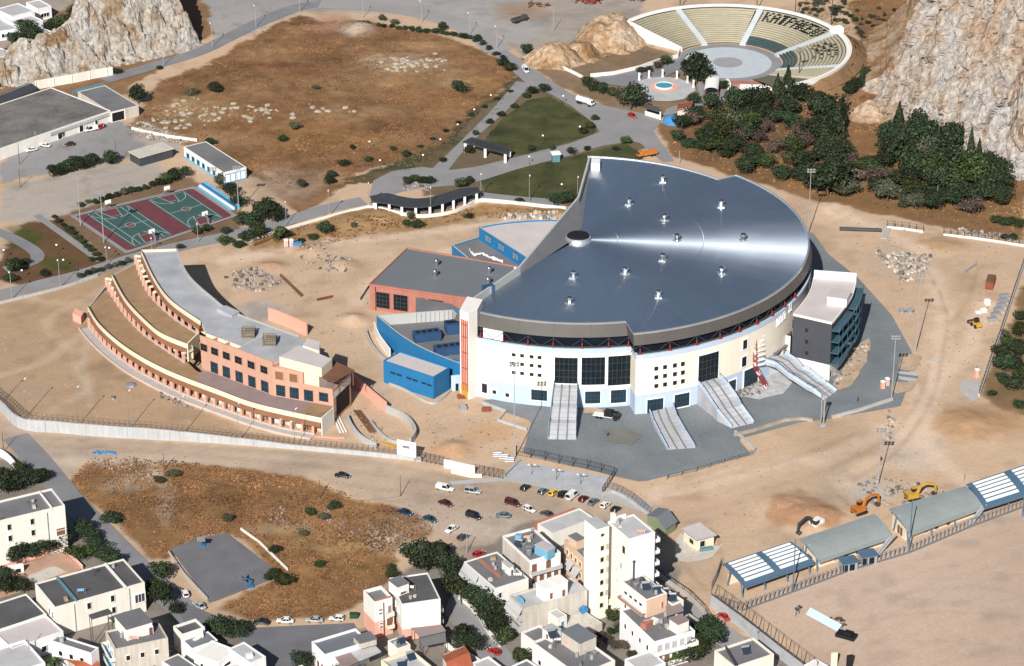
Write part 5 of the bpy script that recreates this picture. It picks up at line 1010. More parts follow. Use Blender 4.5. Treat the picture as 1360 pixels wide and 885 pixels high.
k = block('corner_house', 'grey roofed house at the bottom edge beside the sports pitch', 'house', (976, 886), (1028, 868.5), (933, 869), 8, 'offwhite', 'roofgrey', par=.6); b = MB(); p = k.a+k.u*(k.W*.02); b.ribwall([Z(k.a+k.n*k.D*.0+k.u*k.W*.06, 0), Z(k.a+k.n*k.D+k.u*k.W*.28, 0)], 7.5, 8.3, .3); b.build('roof_upstand', 'darksteel', k.t); antenna(onroof(k, .9, .9), 4, 'tall aerial on the house beside the sports pitch')
solar(onroof(k, .55, .5), .3, 'solar heater on the house beside the sports pitch')
block('small_house', 'white gable peak at the bottom edge under the sports pitch', 'house', (1085, 892), (1100, 884), (1070, 882), 6, 'white_clean', 'white', par=.1)
# little houses by the sandy road
t = thing('kiosk_house', 'small cream hut with overhanging pale roof on the sand right of the tower', 'hut', P(925, 732))
q = PL([(924.7, 719), (952.4, 711.8), (929.4, 695), (904.7, 703.5)], 3.4); ctr = (q[0]+q[2])/2; b = MB(); b.prism([Z(x, 0) for x in q], 3.4, 3.75, 0, 1); b.build('roof', ['polegrey', 'rooflilac'], t)
w_ = [x.lerp(ctr, .16) for x in q]; b = MB(); b.prism([Z(x, 0) for x in w_], 0, 3.4); b.build('wall', 'cream', t)
fwin(t, w_[3], w_[0], 916, 922, 1.2, 2.6, nx=2, nz=1, fm='cream'); fwin(t, w_[0], w_[1], 929, 936, .9, 2.7, nx=2, nz=1, fm='cream'); b = MB(); p = w_[0].lerp(w_[1], .5); b.box((p.x+.3, p.y-1.0, 0), 3.4, .9, 1.0, .3); b.build('counter', 'teal', t)
sheet('kiosk_base', [(905, 708), (925, 735), (962, 722), (945, 742), (915, 748), (895, 744), (898, 716)], 'dirtywall')
gable('garden_shed', 'green walled shed with blue grey roof behind the white tower', 'shed', (884, 703), (898, 693), (862, 690), 2.8, 1.4, 'leafwall', 'hallroof') if False else None
mat('greenwall', (.20, .24, .15), var=.15)
gable('garden_shed', 'green walled shed with blue grey roof behind the white tower', 'shed', (884, 701), (898, 692), (860, 684), 2.8, 1.4, 'greenwall', 'hallroof')
# ---------------------------------------------------------------- grandstand buildings along the pitch
def stand(label, cs, blue, h=4.6):
    """cs: back-left, back-right, front-right, front-left roof corners (pixels)"""
    hb = h+.9; q = [P(*cs[0], hb), P(*cs[1], hb), P(*cs[2], h-.6), P(*cs[3], h-.6)]; t = thing('stand_building', label, 'stand', Z(q[3], 0), 'stand buildings along the pitch')
    b = MB(); n = 10
    def prof(f): return .75*math.sin(math.pi*f)*(.8 if not blue else .5)
    L = [q[0].lerp(q[3], i/n)+V((0, 0, prof(i/n))) for i in range(n+1)]; R_ = [q[1].lerp(q[2], i/n)+V((0, 0, prof(i/n))) for i in range(n+1)]
    b.strip(L, R_); b.strip([p-V((0, 0, .25)) for p in L], [p-V((0, 0, .25)) for p in R_]); b.strip(L, [p-V((0, 0, .25)) for p in L]); b.strip(R_, [p-V((0, 0, .25)) for p in R_]); b.strip([L[-1], R_[-1]], [L[-1]-V((0, 0, .9)), R_[-1]-V((0, 0, .9))]); b.strip([L[0], R_[0]], [L[0]-V((0, 0, .7)), R_[0]-V((0, 0, .7))])
    nr = 26
    if not blue:
        for i in range(nr+1):
            f = i/nr; w = [L[k_].lerp(R_[k_], f)+V((0, 0, .04)) for k_ in range(n+1)]
            for k_ in range(n): b.beam(w[k_], w[k_+1], .18, .12)
        for k_ in range(0, n+1, 2): b.beam(L[k_]+V((0, 0, .05)), R_[k_]+V((0, 0, .05)), .1, .08)
    b.build('roof', 'hallroof_blue' if blue else 'roofgreen', t)
    if blue:
        for f0, f1 in ((.06, .46), (.56, .96)):
            for k_ in range(6):
                g0 = .06+k_*.145; g1 = g0+.09; b = MB()
                c = [q[0].lerp(q[1], f0).lerp(q[3].lerp(q[2], f0), g0), q[0].lerp(q[1], f1).lerp(q[3].lerp(q[2], f1), g0), q[0].lerp(q[1], f1).lerp(q[3].lerp(q[2], f1), g1), q[0].lerp(q[1], f0).lerp(q[3].lerp(q[2], f0), g1)]
                hh_ = [prof(g0), prof(g0), prof(g1), prof(g1)]; c = [p+V((0, 0, e+.06)) for p, e in zip(c, hh_)]; b.add(c+[p+V((0, 0, .12)) for p in c], [(4, 5, 6, 7), (0, 1, 5, 4), (1, 2, 6, 5), (2, 3, 7, 6), (3, 0, 4, 7)]); b.build('skylight', 'white_clean', t)
    i4 = [Z(q[0].lerp(q[3], .08).lerp(q[1], .03), 0), Z(q[1].lerp(q[2], .08).lerp(q[0], .03), 0), Z(q[1].lerp(q[2], .72).lerp(q[0].lerp(q[3], .72), .03), 0), Z(q[0].lerp(q[3], .72).lerp(q[1].lerp(q[2], .72), .03), 0)]
    if not blue:
        b = MB(); b.prism(i4, 0, h-.5); b.add([Z(i4[0], h-.5), Z(i4[3], h-.5), Z((i4[0]+i4[3])/2, h+1.1)], [(0, 1, 2)]); b.add([Z(i4[0], h-.5), Z(i4[3], h-.5), Z(i4[0], h+.6)], [(0, 1, 2)]); b.build('wall', 'cream', t)
        W = (i4[2]-i4[3]).length; d = (i4[2]-i4[3]).normalized(); nn = V((d.y, -d.x, 0)); nn = nn if nn.y < 0 else -nn; an = math.atan2(d.y, d.x)
        for s, w, z, hh_, mm in ((.1, 3, 1.9, 1.0, 'glass'), (.3, 1.2, .1, 2.4, 'roofpale'), (.42, 3, 1.9, 1.0, 'glass'), (.45, 1.1, .2, 1.0, 'red'), (.62, 1.2, .1, 2.4, 'wood'), (.78, 3.4, 1.9, 1.0, 'glass')):
            p = i4[3]+d*(W*s)+nn*.06; b = MB(); b.box((p.x, p.y, z), w, .12, hh_, an, 1); b.box((p.x, p.y, z-.12), w+.3, .2, .12, an); b.build('window' if mm == 'glass' else 'door', ['white', mm], t)
        sd = (i4[0]-i4[3]).normalized(); sa = math.atan2(sd.y, sd.x)
        for s in (.3, .5): p = i4[3].lerp(i4[0], s)-d*.06; b = MB(); b.box((p.x, p.y, .3), 1.0, .12, 2.4, sa, 1); b.box((p.x, p.y, .18), 1.2, .2, .12, sa); b.build('door', ['white', 'wood'], t)
    else:
        b = MB(); a_, c_ = i4[3].lerp(i4[0], .5), i4[2].lerp(i4[1], .5); b.ribwall([i4[0].lerp(i4[3], .15), i4[1].lerp(i4[2], .15)], 0, 3.0, .3); b.build('back_wall', 'cream', t)
    for f in (.02, .34, .66, .98):
        b = MB(); p0, p1 = q[0].lerp(q[1], f), q[3].lerp(q[2], f); b.beam(Z(p0.lerp(p1, .2), 0), p0.lerp(p1, .3)-V((0, 0, .1)), .35, .35); b.beam(Z(p0.lerp(p1, .9), 0), p0.lerp(p1, .8)-V((0, 0, .1)), .35, .35); b.beam(p0-V((0, 0, .3)), p1-V((0, 0, .3)), .3, .3); b.build('truss', 'hallroof_blue', t)
    if not blue:
        p = q[2]; b = MB(); u = (q[2]-q[3]).normalized(); b.beam(p+V((0, 0, .1)), Z(p-u*5.5, .3)-V((0, 1.2, 0)), .5, .35); b.beam(p+u*1.4+V((0, 0, .1)), Z(p-u*4.1, .3)-V((0, 1.2, 0)), .5, .35); b.build('stair_brace', 'polegrey', t)
    return t
mat('hallroof_blue', (.075, .135, .205), rough=.5, var=.1)
stand('stand canopy with white skylight stripes, end one nearest the red car', [(960, 749), (1050, 719), (1081.5, 746), (988, 779)], True)
stand('grey corrugated roof stand building next to the excavator', [(1062, 716), (1161, 683), (1184, 712), (1087, 745)], False)
stand('grey corrugated roof stand building in the middle with gabled side doors', [(1181, 676), (1282, 646), (1305, 673), (1208, 709)], False)
stand('stand canopy with white skylight stripes at the right frame edge', [(1284, 643), (1386, 609), (1414, 640), (1307, 674)], True)
for i, (x, y) in enumerate(((1126, 756), (1152, 747))):
    g = P(x, y); b = MB(); b.box(g, 4.0, 3.0, 2.6, .32); b.box(g+V((0, 0, 2.6)), 4.6, 3.8, .25, .32, 1)
    for s in (-1, 1): b.box(g+V((s*.9, -1.5-.1+s*.3, .4)), 1.4, .2, 1.8, .32, 2)
    tag(b.build('team_shelter', ['polegrey', 'hallroof_blue', 'glass'], None, g), 'blue roofed team shelter by the pitch fence, %s one' % ('left' if i == 0 else 'right'), 'shelter', 'team shelters by the pitch')
# ---------------------------------------------------------------- open air theatre
T0 = P(966.5, 83.5)
def tp(r, a, z): return V((T0.x+r*math.cos(rad(a)), T0.y+r*math.sin(rad(a)), z))
def tz(r): return 1.0+(r-21)*.245
mat('bank', (.235, .14, .075), var=.3, sc1=.12, sc2=1.2, bump=.2)
th = thing('open_air_theatre', 'pale stone open air theatre with stepped seats and round stage', 'theatre', T0)
def ringpoly(r, n=64, z=.1): return [tp(r, 360*i/n, z) for i in range(n)]
b = MB(); b.prism(ringpoly(20.4), 0, .06); b.build('orchestra_edge', 'paving', th)
b = MB(); b.prism(ringpoly(16.6), .065, .12); b.build('orchestra', 'orchestra', th); b = MB(); b.prism(ringpoly(5.6), .125, .16); b.build('stage_disc', 'disc', th)
NRW = 17; DR = 23.6/NRW
mat('seatdark', (.05, .085, .095), var=.15)
def wedge(a0, a1, dark=0, rows=NRW):
    b = MB(); n = max(4, int(abs(a1-a0)/2.5)); AA = [a0+(a1-a0)*i/n for i in range(n+1)]
    for i in range(rows):
        r = 20.8+i*DR; z = tz(r); m = 2 if i < dark else 0
        A = [tp(r, a, z-.35) for a in AA]; B = [tp(r, a, z+.12) for a in AA]; C = [tp(r+.85, a, z+.12) for a in AA]; D = [tp(r+.85, a, z-.1) for a in AA]; E_ = [tp(r+DR, a, z-.1) for a in AA]
        b.strip(A, B, m); b.strip(B, C, m); b.strip(C, D, m); b.strip(D, E_, 1)  # darker footways paint in the shading between seat rows
    for a in (a0, a1): b.poly([tp(20.8, a, 0), tp(20.8, a, 1), tp(44.4, a, tz(44.4)-.15), tp(44.4, a, 0)], 0)
    return b.build('seating', ['seat', 'seatgap', 'seatdark'], th)
wedge(142, 114.5); wedge(109.5, 72); wedge(67, 23, 4); wedge(17.5, -25, 4); wedge(-30, -46, 0)
def aisle(a, w=2.3):
    b = MB(); d = V((-math.sin(rad(a)), math.cos(rad(a)), 0))*w/2
    for i in range(34):
        r0, r1 = 20+i*.72, 20+(i+1)*.72; z = max(.3, tz(r0)+.15); q = [tp(r0, a, 0)-d, tp(r1, a, 0)-d, tp(r1, a, 0)+d, tp(r0, a, 0)+d]; b.prism(q, 0, z)
    b.build('aisle', 'aisle', th)
for a in (112, 69.5, 20.2, -27.5): aisle(a)
b = MB(); AA = [142-i*(210/84) for i in range(85)]; b.ribwall([tp(46, a, 0) for a in AA], 0, 7.3, .8); b.strip([tp(44.3, a, 6.75) for a in AA], [tp(45.7, a, 6.75) for a in AA]); b.build('rim_wall', ['white', 'stone'], th)
b = MB(); AB = [78-i*(148/60) for i in range(61)]
for q0, q1, h0, h1 in ((46.3, 48, 6.4, 5.8), (48, 51, 5.8, 3.6), (51, 54.5, 3.6, 1.2), (54.5, 58, 1.2, -.1)): b.strip([tp(q0+rnd.uniform(-.5, .5)*(q0 > 47), a, h0*min(1, (i+1)/8, (61-i)/10)) for i, a in enumerate(AB)], [tp(q1, a, h1*min(1, (i+1)/8, (61-i)/10)) for i, a in enumerate(AB)])
tag(b.build('hill', 'bank'), kind='structure')
b = MB(); f = [tp(20, 142.5, 0), tp(46, 142.5, 0)]; b.add([tp(20.5, 143, 0), tp(46, 143, 0), tp(46, 143, 7.2), tp(20.5, 143, 1.6), tp(20.5, 144.2, 0), tp(46, 144, 0), tp(46, 144, 7.2), tp(20.5, 144.2, 1.6)], [(0, 1, 2, 3), (4, 7, 6, 5), (3, 2, 6, 7), (0, 3, 7, 4), (1, 5, 6, 2)]); b.build('end_wall', 'white', th)
b = MB(); n = 12; AA = [-46-i*22/n for i in range(n+1)]; b.strip([tp(20.5, a, .6) for a in AA], [tp(45.5, a, 5.5) for a in AA]); b.build('side_slope', 'seatgap', th)
b = MB(); q = tp(45.2, 20.2, 6.5); b.box(q, 4.5, 3.2, 2.2, rad(20)); b.build('gate_house', 'white_clean', th)
# the name laid out in dark seats: ΚΑΤΡΑΚΕΙΟ
GL = {'K': ['1..1', '1.1.', '11..', '1.1.', '1..1'], 'A': ['.11.', '1..1', '1111', '1..1', '1..1'], 'T': ['1111', '.11.', '.11.', '.11.', '.11.'], 'P': ['111.', '1..1', '111.', '1...', '1...'], 'E': ['1111', '1...', '111.', '1...', '1111'], 'I': ['.1..', '.1..', '.1..', '.1..', '.1..'], 'O': ['.11.', '1..1', '1..1', '1..1', '.11.']}
aa = 65.2
for ch in 'KATPAKEIO':
    b = MB(); w = 2 if ch == 'I' else 4; st = 1.04
    for r_, row in enumerate(GL[ch]):
        i = 15-r_; r = 20.8+i*DR; z = tz(r)+.12
        for c_, x in enumerate(row):
            if x == '1' and (ch != 'I' or c_ == 1):
                a1 = aa-(c_ if ch != 'I' else .4)*st; q = [tp(r-.05, a1, 0), tp(r+DR*.98, a1, 0), tp(r+DR*.98, a1-st*.97, 0), tp(r-.05, a1-st*.97, 0)]; b.prism(q, z+.01, z+.30)
    b.build('letter', 'black', th); aa -= (w+.75)*st
rr = random.Random(3)
for _ in range(46):
    i = rr.randint(8, 14); a1 = -3+rr.uniform(-1, 1)*9+rr.choice((0, 6)); r = 20.8+i*DR; z = tz(r)+.13; b = MB(); q = [tp(r, a1, 0), tp(r+.8, a1, 0), tp(r+.8, a1-1.1, 0), tp(r, a1-1.1, 0)]; b.prism(q, z, z+.25); b.build('dark_seat', 'black', th)
b = MB(); q = P(1006, 119); b.box(q, 13, 1, 1.8, -.05); b.build('stage_wall', 'white_clean', th); b = MB(); q = P(1000, 112); b.box(q, 16, 4, .5, -.05); b.build('stage_platform', 'brick', th)
b = MB(); q = P(967, 118); b.box(q, 1.2, 5, 3, .1); b.build('gate_pier', 'white', th)
sheet('theatre_path', [(790, 104), (838, 92), (900, 82), (912, 72), (905, 92), (875, 106), (850, 118), (830, 116), (790, 110)], 'asphalt')
sheet('theatre_path', [(925, 112), (985, 104), (970, 135), (935, 140), (905, 150), (880, 155), (885, 145), (930, 132)], 'paving')
b = MB(); c = PL([(784, 103), (815, 100), (850, 92), (872, 84), (900, 77), (903, 68)]); b.ribwall(c, 0, 1.5, .5); tag(b.build('low_wall', 'white', None, c[0]), 'white wall along the path below the theatre seats', 'wall')
b = MB(); c = PL([(748, 92), (765, 100), (783, 110)]); b.ribwall(c, 0, 1.2, .4); tag(b.build('low_wall', 'white', None, c[0]), 'white wall at the foot of the tan rock outcrop', 'wall')
# fountain square
FC = P(882, 119); sheet('fountain_square', [FC+V((11.5*math.cos(i*.1309), 12.5*math.sin(i*.1309), 0)) for i in range(48)], 'roofpale', world=True)
t = thing('fountain', 'round fountain with blue water on a pale paved square', 'fountain', P(882, 116)); b = MB(); g = P(882, 116); b.lathe(g, [(5.2, .25), (5.2, .32), (3.2, .34)], 24); b.build('apron', 'pinkpale', t)
b = MB(); c = [g+V((3.3*math.cos(i*.262), 3.3*math.sin(i*.262), 0)) for i in range(25)]; b.ribwall(c, .2, .9, .4); b.build('basin', 'white', t); b = MB(); b.lathe(g, [(3.15, .4), (3.15, .72)], 24); b.build('water', 'water', t)
for i, (x, y) in enumerate(((849, 107), (862, 104), (880, 102.5), (899, 104.5), (913, 110), (921, 116.5))):
    g = P(x, y); b = MB(); b.lathe(g, [(.55, 0), (.55, .3), (.38, .4), (.34, 2.6), (.5, 2.7), (.5, 2.95)], 12); tag(b.build('column', 'white_clean', None, g), '%s white column from the left behind the fountain' % ORD[i], 'column', 'columns behind the fountain')
t = thing('arched_pergola', 'white barrel vaulted pergola beside the fountain square', 'pergola', P(944, 132)); g = P(944, 132); b = MB(); n = 10
L = [g+V((-2.6*math.cos(math.pi*i/n), 0, 3.2+1.4*math.sin(math.pi*i/n))) for i in range(n+1)]; b.strip(L, [p+V((1.5, 13, 0)) for p in L]); b.build('vault', 'lampwhite', t)
b = MB()
for k_ in range(5):
    for s in (-2.5, 2.5): p = g+V((s+k_*.37, k_*3.2, 0)); b.box(p, .25, .25, 3.2)
b.build('post', 'wood', t)
gable('refreshment_kiosk', 'small white kiosk with low orange roof by the fountain square', 'kiosk', (900, 146), (917, 142), (903, 138), 2.6, .6, 'white', 'rust')
t = thing('notice_shelter', 'dark roofed shelter with white front between fountain square and road', 'shelter', P(868, 148)); q = PL([(856, 138), (875, 143), (877, 150), (857, 144)], 2.6); b = MB(); b.prism([Z(x, 0) for x in q], 2.6, 2.8); b.build('roof', 'roofdark', t); b = MB(); b.ribwall([Z(q[3], 0), Z(q[2], 0)], 0, 1.6, .3); b.box(Z(q[2], 0), .5, .5, 3); b.build('wall', 'white', t)
b = MB(); g = P(893, 163); b.lathe(g, [(3.6, 0), (3.3, 1.5), (1.6, 2.6), (.1, 3)], 9); tag(b.build('tarpaulin_tent', 'blue_tarp', None, g), 'bright blue tarpaulin covered stall at the wood edge', 'tent')
# ---------------------------------------------------------------- sports court
CQ = PL([(101, 288), (255.6, 251), (309, 287), (169, 334)])
def cm(s, t_, z=0): a = CQ[0].lerp(CQ[1], s); c = CQ[3].lerp(CQ[2], s); return Z(a.lerp(c, t_), z)
sheet('sports_court', [cm(-.035, -.05), cm(1.03, -.05), cm(1.03, 1.05), cm(-.035, 1.05)], 'paving', world=True)
sheet('sports_court', [cm(0, 0), cm(1, 0), cm(1, 1), cm(0, 1)], 'court_red', world=True)
def lines(segs, w=.16):
    b = MB(); SH[0] += .006
    for sg in segs: b.strip([Z(p, SH[0]) for p in off(sg, -w/2)], [Z(p, SH[0]) for p in off(sg, w/2)])
    tag(b.build('court_lines', 'line'), kind='structure')
SG = []
for s0, s1 in ((.075, .435), (.595, .925)):
    sheet('sports_court', [cm(s0, .02), cm(s1, .02), cm(s1, .98), cm(s0, .98)], 'court_green', world=True); sm = (s0+s1)/2; ws = (s1-s0)
    for t0, d in ((.02, 1), (.98, -1)):
        key = [cm(sm-.2*ws, t0), cm(sm+.2*ws, t0), cm(sm+.12*ws, t0+d*.19), cm(sm-.12*ws, t0+d*.19)]; sheet('sports_court', key, 'court_red', world=True); SG.append(key+[key[0]])
        SG.append([cm(sm+.42*ws*math.cos(a), t0+d*(.05+.2*math.sin(a))) for a in [math.pi*i/16 for i in range(17)]])
        SG.append([cm(sm+.12*ws*math.cos(a), t0+d*(.19+.06*math.sin(a))) for a in [math.pi*i/10 for i in range(11)]])
    cc = [cm(sm+.11*ws*math.cos(a), .5+.055*math.sin(a)) for a in [math.pi*i/12 for i in range(24)]]; sheet('sports_court', cc, 'court_red', world=True); SG.append(cc+[cc[0]])
    e = .015; SG += [[cm(s0+e, .035), cm(s1-e, .035), cm(s1-e, .965), cm(s0+e, .965), cm(s0+e, .035)], [cm(s0+e, .5), cm(s1-e, .5)]]
    if s0 < .3: SG += [[cm(s0+.2*ws, .04), cm(s0+.2*ws, .96)], [cm(s0+.8*ws, .04), cm(s0+.8*ws, .96)]]
lines(SG, .2)
def hoop(x, y, dx, dy, label, grp='basketball hoops'):
    g = P(x, y); d = V((dx, dy, 0)).normalized(); n = V((-d.y, d.x, 0)); t = thing('basketball_hoop', label, 'hoop', g, grp); b = MB(); b.box(g, 1.6, 1.2, .5, math.atan2(d.y, d.x)); b.beam(g+V((0, 0, .3)), g+d*.3+V((0, 0, 2.4)), .3, .3); b.beam(g+d*.3+V((0, 0, 2.4)), g+d*2.2+V((0, 0, 3.3)), .25, .25); b.beam(g+V((0, 0, .6)), g+d*2.2+V((0, 0, 2.7)), .12, .12); b.build('stand', 'blue' if 'grey court' in label else 'steel', t)
    b = MB(); c = g+d*2.3+V((0, 0, 2.6)); b.box(c, .12, 2.2, 1.4, math.atan2(d.y, d.x)); b.build('backboard', 'white_clean' if 'grey court' not in label else 'steel', t); b = MB(); c = g+d*2.75+V((0, 0, 2.95)); b.tube([c+V((.3*math.cos(a), .3*math.sin(a), 0)) for a in [math.pi*i/6 for i in range(13)]], .04, 4); b.build('rim', 'orange', t)
u = (cm(.5, 1)-cm(.5, 0)).normalized()
for p, d, l in ((cm(.255, -.02), u, 'hoop at the far end of the left green court'), (cm(.255, 1.02), -u, 'hoop at the near end of the left green court'), (cm(.76, -.02), u, 'hoop at the far end of the right green court'), (cm(.76, 1.02), -u, 'hoop at the near end of the right green court')):
    x, y = proj(p.x, p.y, 0); hoop(x, y, d.x, d.y, l)
hoop(270, 725, -.1, -1, 'blue hoop at the far end of the small grey court'); hoop(333, 780, -1.2, -.3, 'blue hoop with brown board at the right end of the small grey court')
t = thing('bleachers', 'blue and white bleachers along the right side of the courts', 'bleachers', cm(1.02, .5)); a, c_ = cm(1.035, .0), cm(1.035, .86); dd = (c_-a).normalized(); nn = V((dd.y, -dd.x, 0)); nn = nn if nn.x > 0 else -nn
for i in range(4):
    b = MB(); p0, p1 = a+nn*(i*.9), c_+nn*(i*.9); b.prism([p0, p1, p1+nn*.75, p0+nn*.75], .05, .5+i*.4); b.build('bench_row', ['skyblue', 'white', 'blue', 'skyblue'][i], t)
mat('roofmottle', (.15, .145, .14), var=.45, sc1=.12, sc2=.8)
# ---------------------------------------------------------------- left edge buildings
k = block('warehouse', 'long low warehouse with wide dark mottled flat roof at the left edge', 'warehouse', (-60, 218), (147, 147), (-120, 178), 4.2, 'white', 'roofmottle', par=.25)
for s in (.66, .8, .9): win(k, 'r', k.W*s, .1, 1.8 if s < .9 else 1.2, 2.4, name='door', gm='black')
b = MB(); p = k.a-k.n*.25
for i in range(8): q = p+k.u*(k.W*(.62+i*.05)); b.box(Z(q, 2.6), 3.2, .2, 1.1, k.ang)
b.build('fascia_panel', 'roofpale', k.t)
k = block('warehouse', 'shorter flat grey roofed annex with dark gateway beside the mottled warehouse', 'warehouse', (147, 149), (184, 140), (98, 123), 4.0, 'dirtywall', 'roofgrey', par=.25); win(k, 'r', k.W*.25, .1, 5, 3.4, name='gateway', gm='black'); 
b = MB(); c = PL([(48, 119), (75, 114), (90, 111.5), (104, 109), (125, 104.5), (150, 100)]); b.ribwall(c, 0, 3.4, .4)
for p in resample(c, 7): b.box((p.x, p.y-.3, 0), .5, .3, 3.4)
tag(b.build('boundary_wall', 'offwhite', None, c[0]), 'white panelled boundary wall under the limestone cliff', 'wall')
b = MB(); q = PL([(96, 120), (136, 110), (140, 113), (100, 124)], 3); b.prism([Z(x, 0) for x in q], 2.8, 3.0); 
for x in q: b.box(Z(x, 0), .2, .2, 2.8)
tag(b.build('shade_roof', 'teal', None, Z(q[0], 0)), 'long teal shade roof beside the boundary wall', 'shade')
t = thing('barrel_shed', 'dark barrel roofed shed under the cliff at the left edge', 'shed', P(20, 135)); a, c_ = P(-14, 143), P(42, 121); d = (c_-a).normalized(); n_ = V((-d.y, d.x, 0)); b = MB(); n = 8
L = [a+n_*(-3.2*math.cos(math.pi*i/n))+V((0, 0, 2.2*math.sin(math.pi*i/n)+.8)) for i in range(n+1)]; L = [Z(L[0], 0)]+L+[Z(L[-1], 0)]; R_ = [p+(c_-a) for p in L]; b.strip(L, R_); b.poly(R_[::-1]); b.poly(L); b.build('roof', 'darksteel', t); b = MB(); b.beam(a+V((0, 0, 3.05)), c_+V((0, 0, 3.05)), .5, .1); b.build('ridge', 'galv', t)
k = block('blue_house', 'long white and sky blue house with grey roof beyond the courts', 'house', (297, 229.5), (327, 222), (236, 197), 4.4, 'white', 'roofgrey', par=.12, band='skyblue', zb=.9)
wrow(k, 'l', fr(7, k.D), 1.2, 1.8, 1.7, fm='skyblue', gm='glass'); wrow(k, 'r', fr(4, k.W, .4), .6, 1.7, 2.8, fm='skyblue', gm='white_clean')
block('shed', 'long open shed with grey roof between parking and blue house', 'shed', (186, 210), (229, 198), (166, 204), 3.2, 'darksteel', 'dirtywall', par=.1, over=.4)
for a_, b_, d_, h_, l_ in (((26, 35), (57, 27), (8, 22), 5, 'grey roofed house at the upper left beside the dark trees'), ((16, 22), (46, 14), (2, 10), 6.5, 'taller grey roofed house in the upper left corner'), ((50, 12), (68, 8), (40, 2), 5, 'grey roofed house at the top edge left of the cliff'), ((-4, 42), (24, 38), (-24, 28), 4, 'pale flat roofed house on the left edge above the trees'), ((0, 76), (18, 70), (-14, 66), 4, 'small white house under the dark trees on the left edge'), ((62, 46), (72, 43), (54, 38), 3.4, 'tiny white house among trees at the cliff foot')):
    k = block('hill_house', l_, 'house', a_, b_, d_, h_, 'whitewash', 'roofpale', par=.25); wrow(k, 'r', fr(3, k.W), 1.2, 1.1, 1.5)
t = thing('curved_pergola', 'long curved dark pergola on white columns beside the roundabout', 'pergola', P(551, 282)); zp = 3.5
U = cr(PL([(492, 261), (513, 257), (531, 261), (553, 264), (578, 261), (611, 251), (634, 249)], zp), 6); W_ = cr(PL([(494, 268), (515, 270), (535, 274), (553, 275), (580, 272), (611, 262), (637, 255)], zp), 6)
b = MB(); n = 90
for i in range(n+1): b.beam(at_len(U, i/n)[0], at_len(W_, i/n)[0], .34, .25)
for C in (U, W_):
    for p, q in zip(C, C[1:]): b.beam(p-V((0, 0, .2)), q-V((0, 0, .2)), .3, .3)
b.build('slatted_roof', 'darksteel', t)
for i in range(9):
    for C in (U, W_): p, _ = at_len(C, .03+i*.1175); b = MB(); b.box(Z(p, 0), .8, .8, zp-.3); b.build('column', 'white', t)
sheet('pergola_floor', [(490, 270), (515, 278), (551, 283), (580, 282), (612, 273), (640, 262), (634, 250), (600, 256), (560, 266), (520, 262)], 'asphalt_dark')
b = MB(); c = cr(PL([(487, 277), (505, 279), (521, 283), (545, 288), (566, 289), (590, 286), (606, 282), (622, 275), (638, 268), (680, 271), (715, 275), (752, 279)]), 5); b.ribwall(c, 0, 1.1, .5); tag(b.build('low_wall', 'white', None, c[0]), 'low white wall below the curved pergola and park road', 'wall')
b = MB(); c = cr(PL([(-20, 410), (0, 404), (40, 394), (80, 384), (110, 374), (130, 367)]), 5); b.ribwall(c, 0, .8, .5); tag(b.build('low_wall', 'wallconc', None, c[0]), 'low broken concrete wall along the lower left park road', 'wall')
b = MB(); c = cr(PL([(330, 322), (375, 307), (420, 294), (460, 283), (487, 277)]), 5); b.ribwall(c, 0, .9, .5); tag(b.build('low_wall', 'white', None, c[0]), 'low white wall on the site side of the rear road', 'wall')
t = thing('dark_pergola', 'small dark roofed pergola with white posts on the upper lawn path', 'pergola', P(640, 204)); q = PL([(615, 189), (627, 183), (680, 198), (674, 205)], 3.4); b = MB()
for i in range(24): b.beam(q[0].lerp(q[3], i/23), q[1].lerp(q[2], i/23), .5, .2)
b.beam(q[0], q[3], .3, .3); b.beam(q[1], q[2], .3, .3); b.build('slatted_roof', 'darksteel', t)
for e in (q[0].lerp(q[3], .05), q[0].lerp(q[3], .5), q[0].lerp(q[3], .95), q[1].lerp(q[2], .05), q[1].lerp(q[2], .95)): b = MB(); b.box(Z(e, 0), .9, .9, 3.2); b.build('post', 'white', t)
# ---------------------------------------------------------------- rock
def rockmat(name, a, b_, c, sc_=(1, 1, 1)):
    m = bpy.data.materials.new(name); m.use_nodes = True; M[name] = m; N = m.node_tree.nodes; L = m.node_tree.links; bs = N['Principled BSDF']; bs.inputs['Roughness'].default_value = .95; bs.inputs['Specular IOR Level'].default_value = .1
    g = N.new('ShaderNodeNewGeometry'); mp = N.new('ShaderNodeMapping'); mp.inputs['Scale'].default_value = sc_; L.new(g.outputs['Position'], mp.inputs[0])
    def nz(s, d=6):
        n = N.new('ShaderNodeTexNoise'); n.inputs['Scale'].default_value = s; n.inputs['Detail'].default_value = d; n.inputs['Roughness'].default_value = .65; L.new(mp.outputs[0], n.inputs['Vector']); return n
    n1 = nz(.09); rp = N.new('ShaderNodeValToRGB'); e = rp.color_ramp.elements; e[0].position = .36; e[0].color = (*c, 1); e[1].position = .62; e[1].color = (*a, 1); e.new(.48).color = (*b_, 1); L.new(n1.outputs[0], rp.inputs[0])
    n2 = nz(.55, 10); mr = N.new('ShaderNodeMapRange'); mr.inputs[1].default_value = .36; mr.inputs[2].default_value = .62; mr.inputs[3].default_value = .62; mr.inputs[4].default_value = 1.2; L.new(n2.outputs[0], mr.inputs[0])
    hs = N.new('ShaderNodeHueSaturation'); L.new(rp.outputs[0], hs.inputs['Color']); L.new(mr.outputs[0], hs.inputs['Value']); L.new(hs.outputs[0], bs.inputs['Base Color'])
    bp = N.new('ShaderNodeBump'); bp.inputs['Distance'].default_value = .8; L.new(n2.outputs[0], bp.inputs['Height']); L.new(bp.outputs[0], bs.inputs['Normal'])
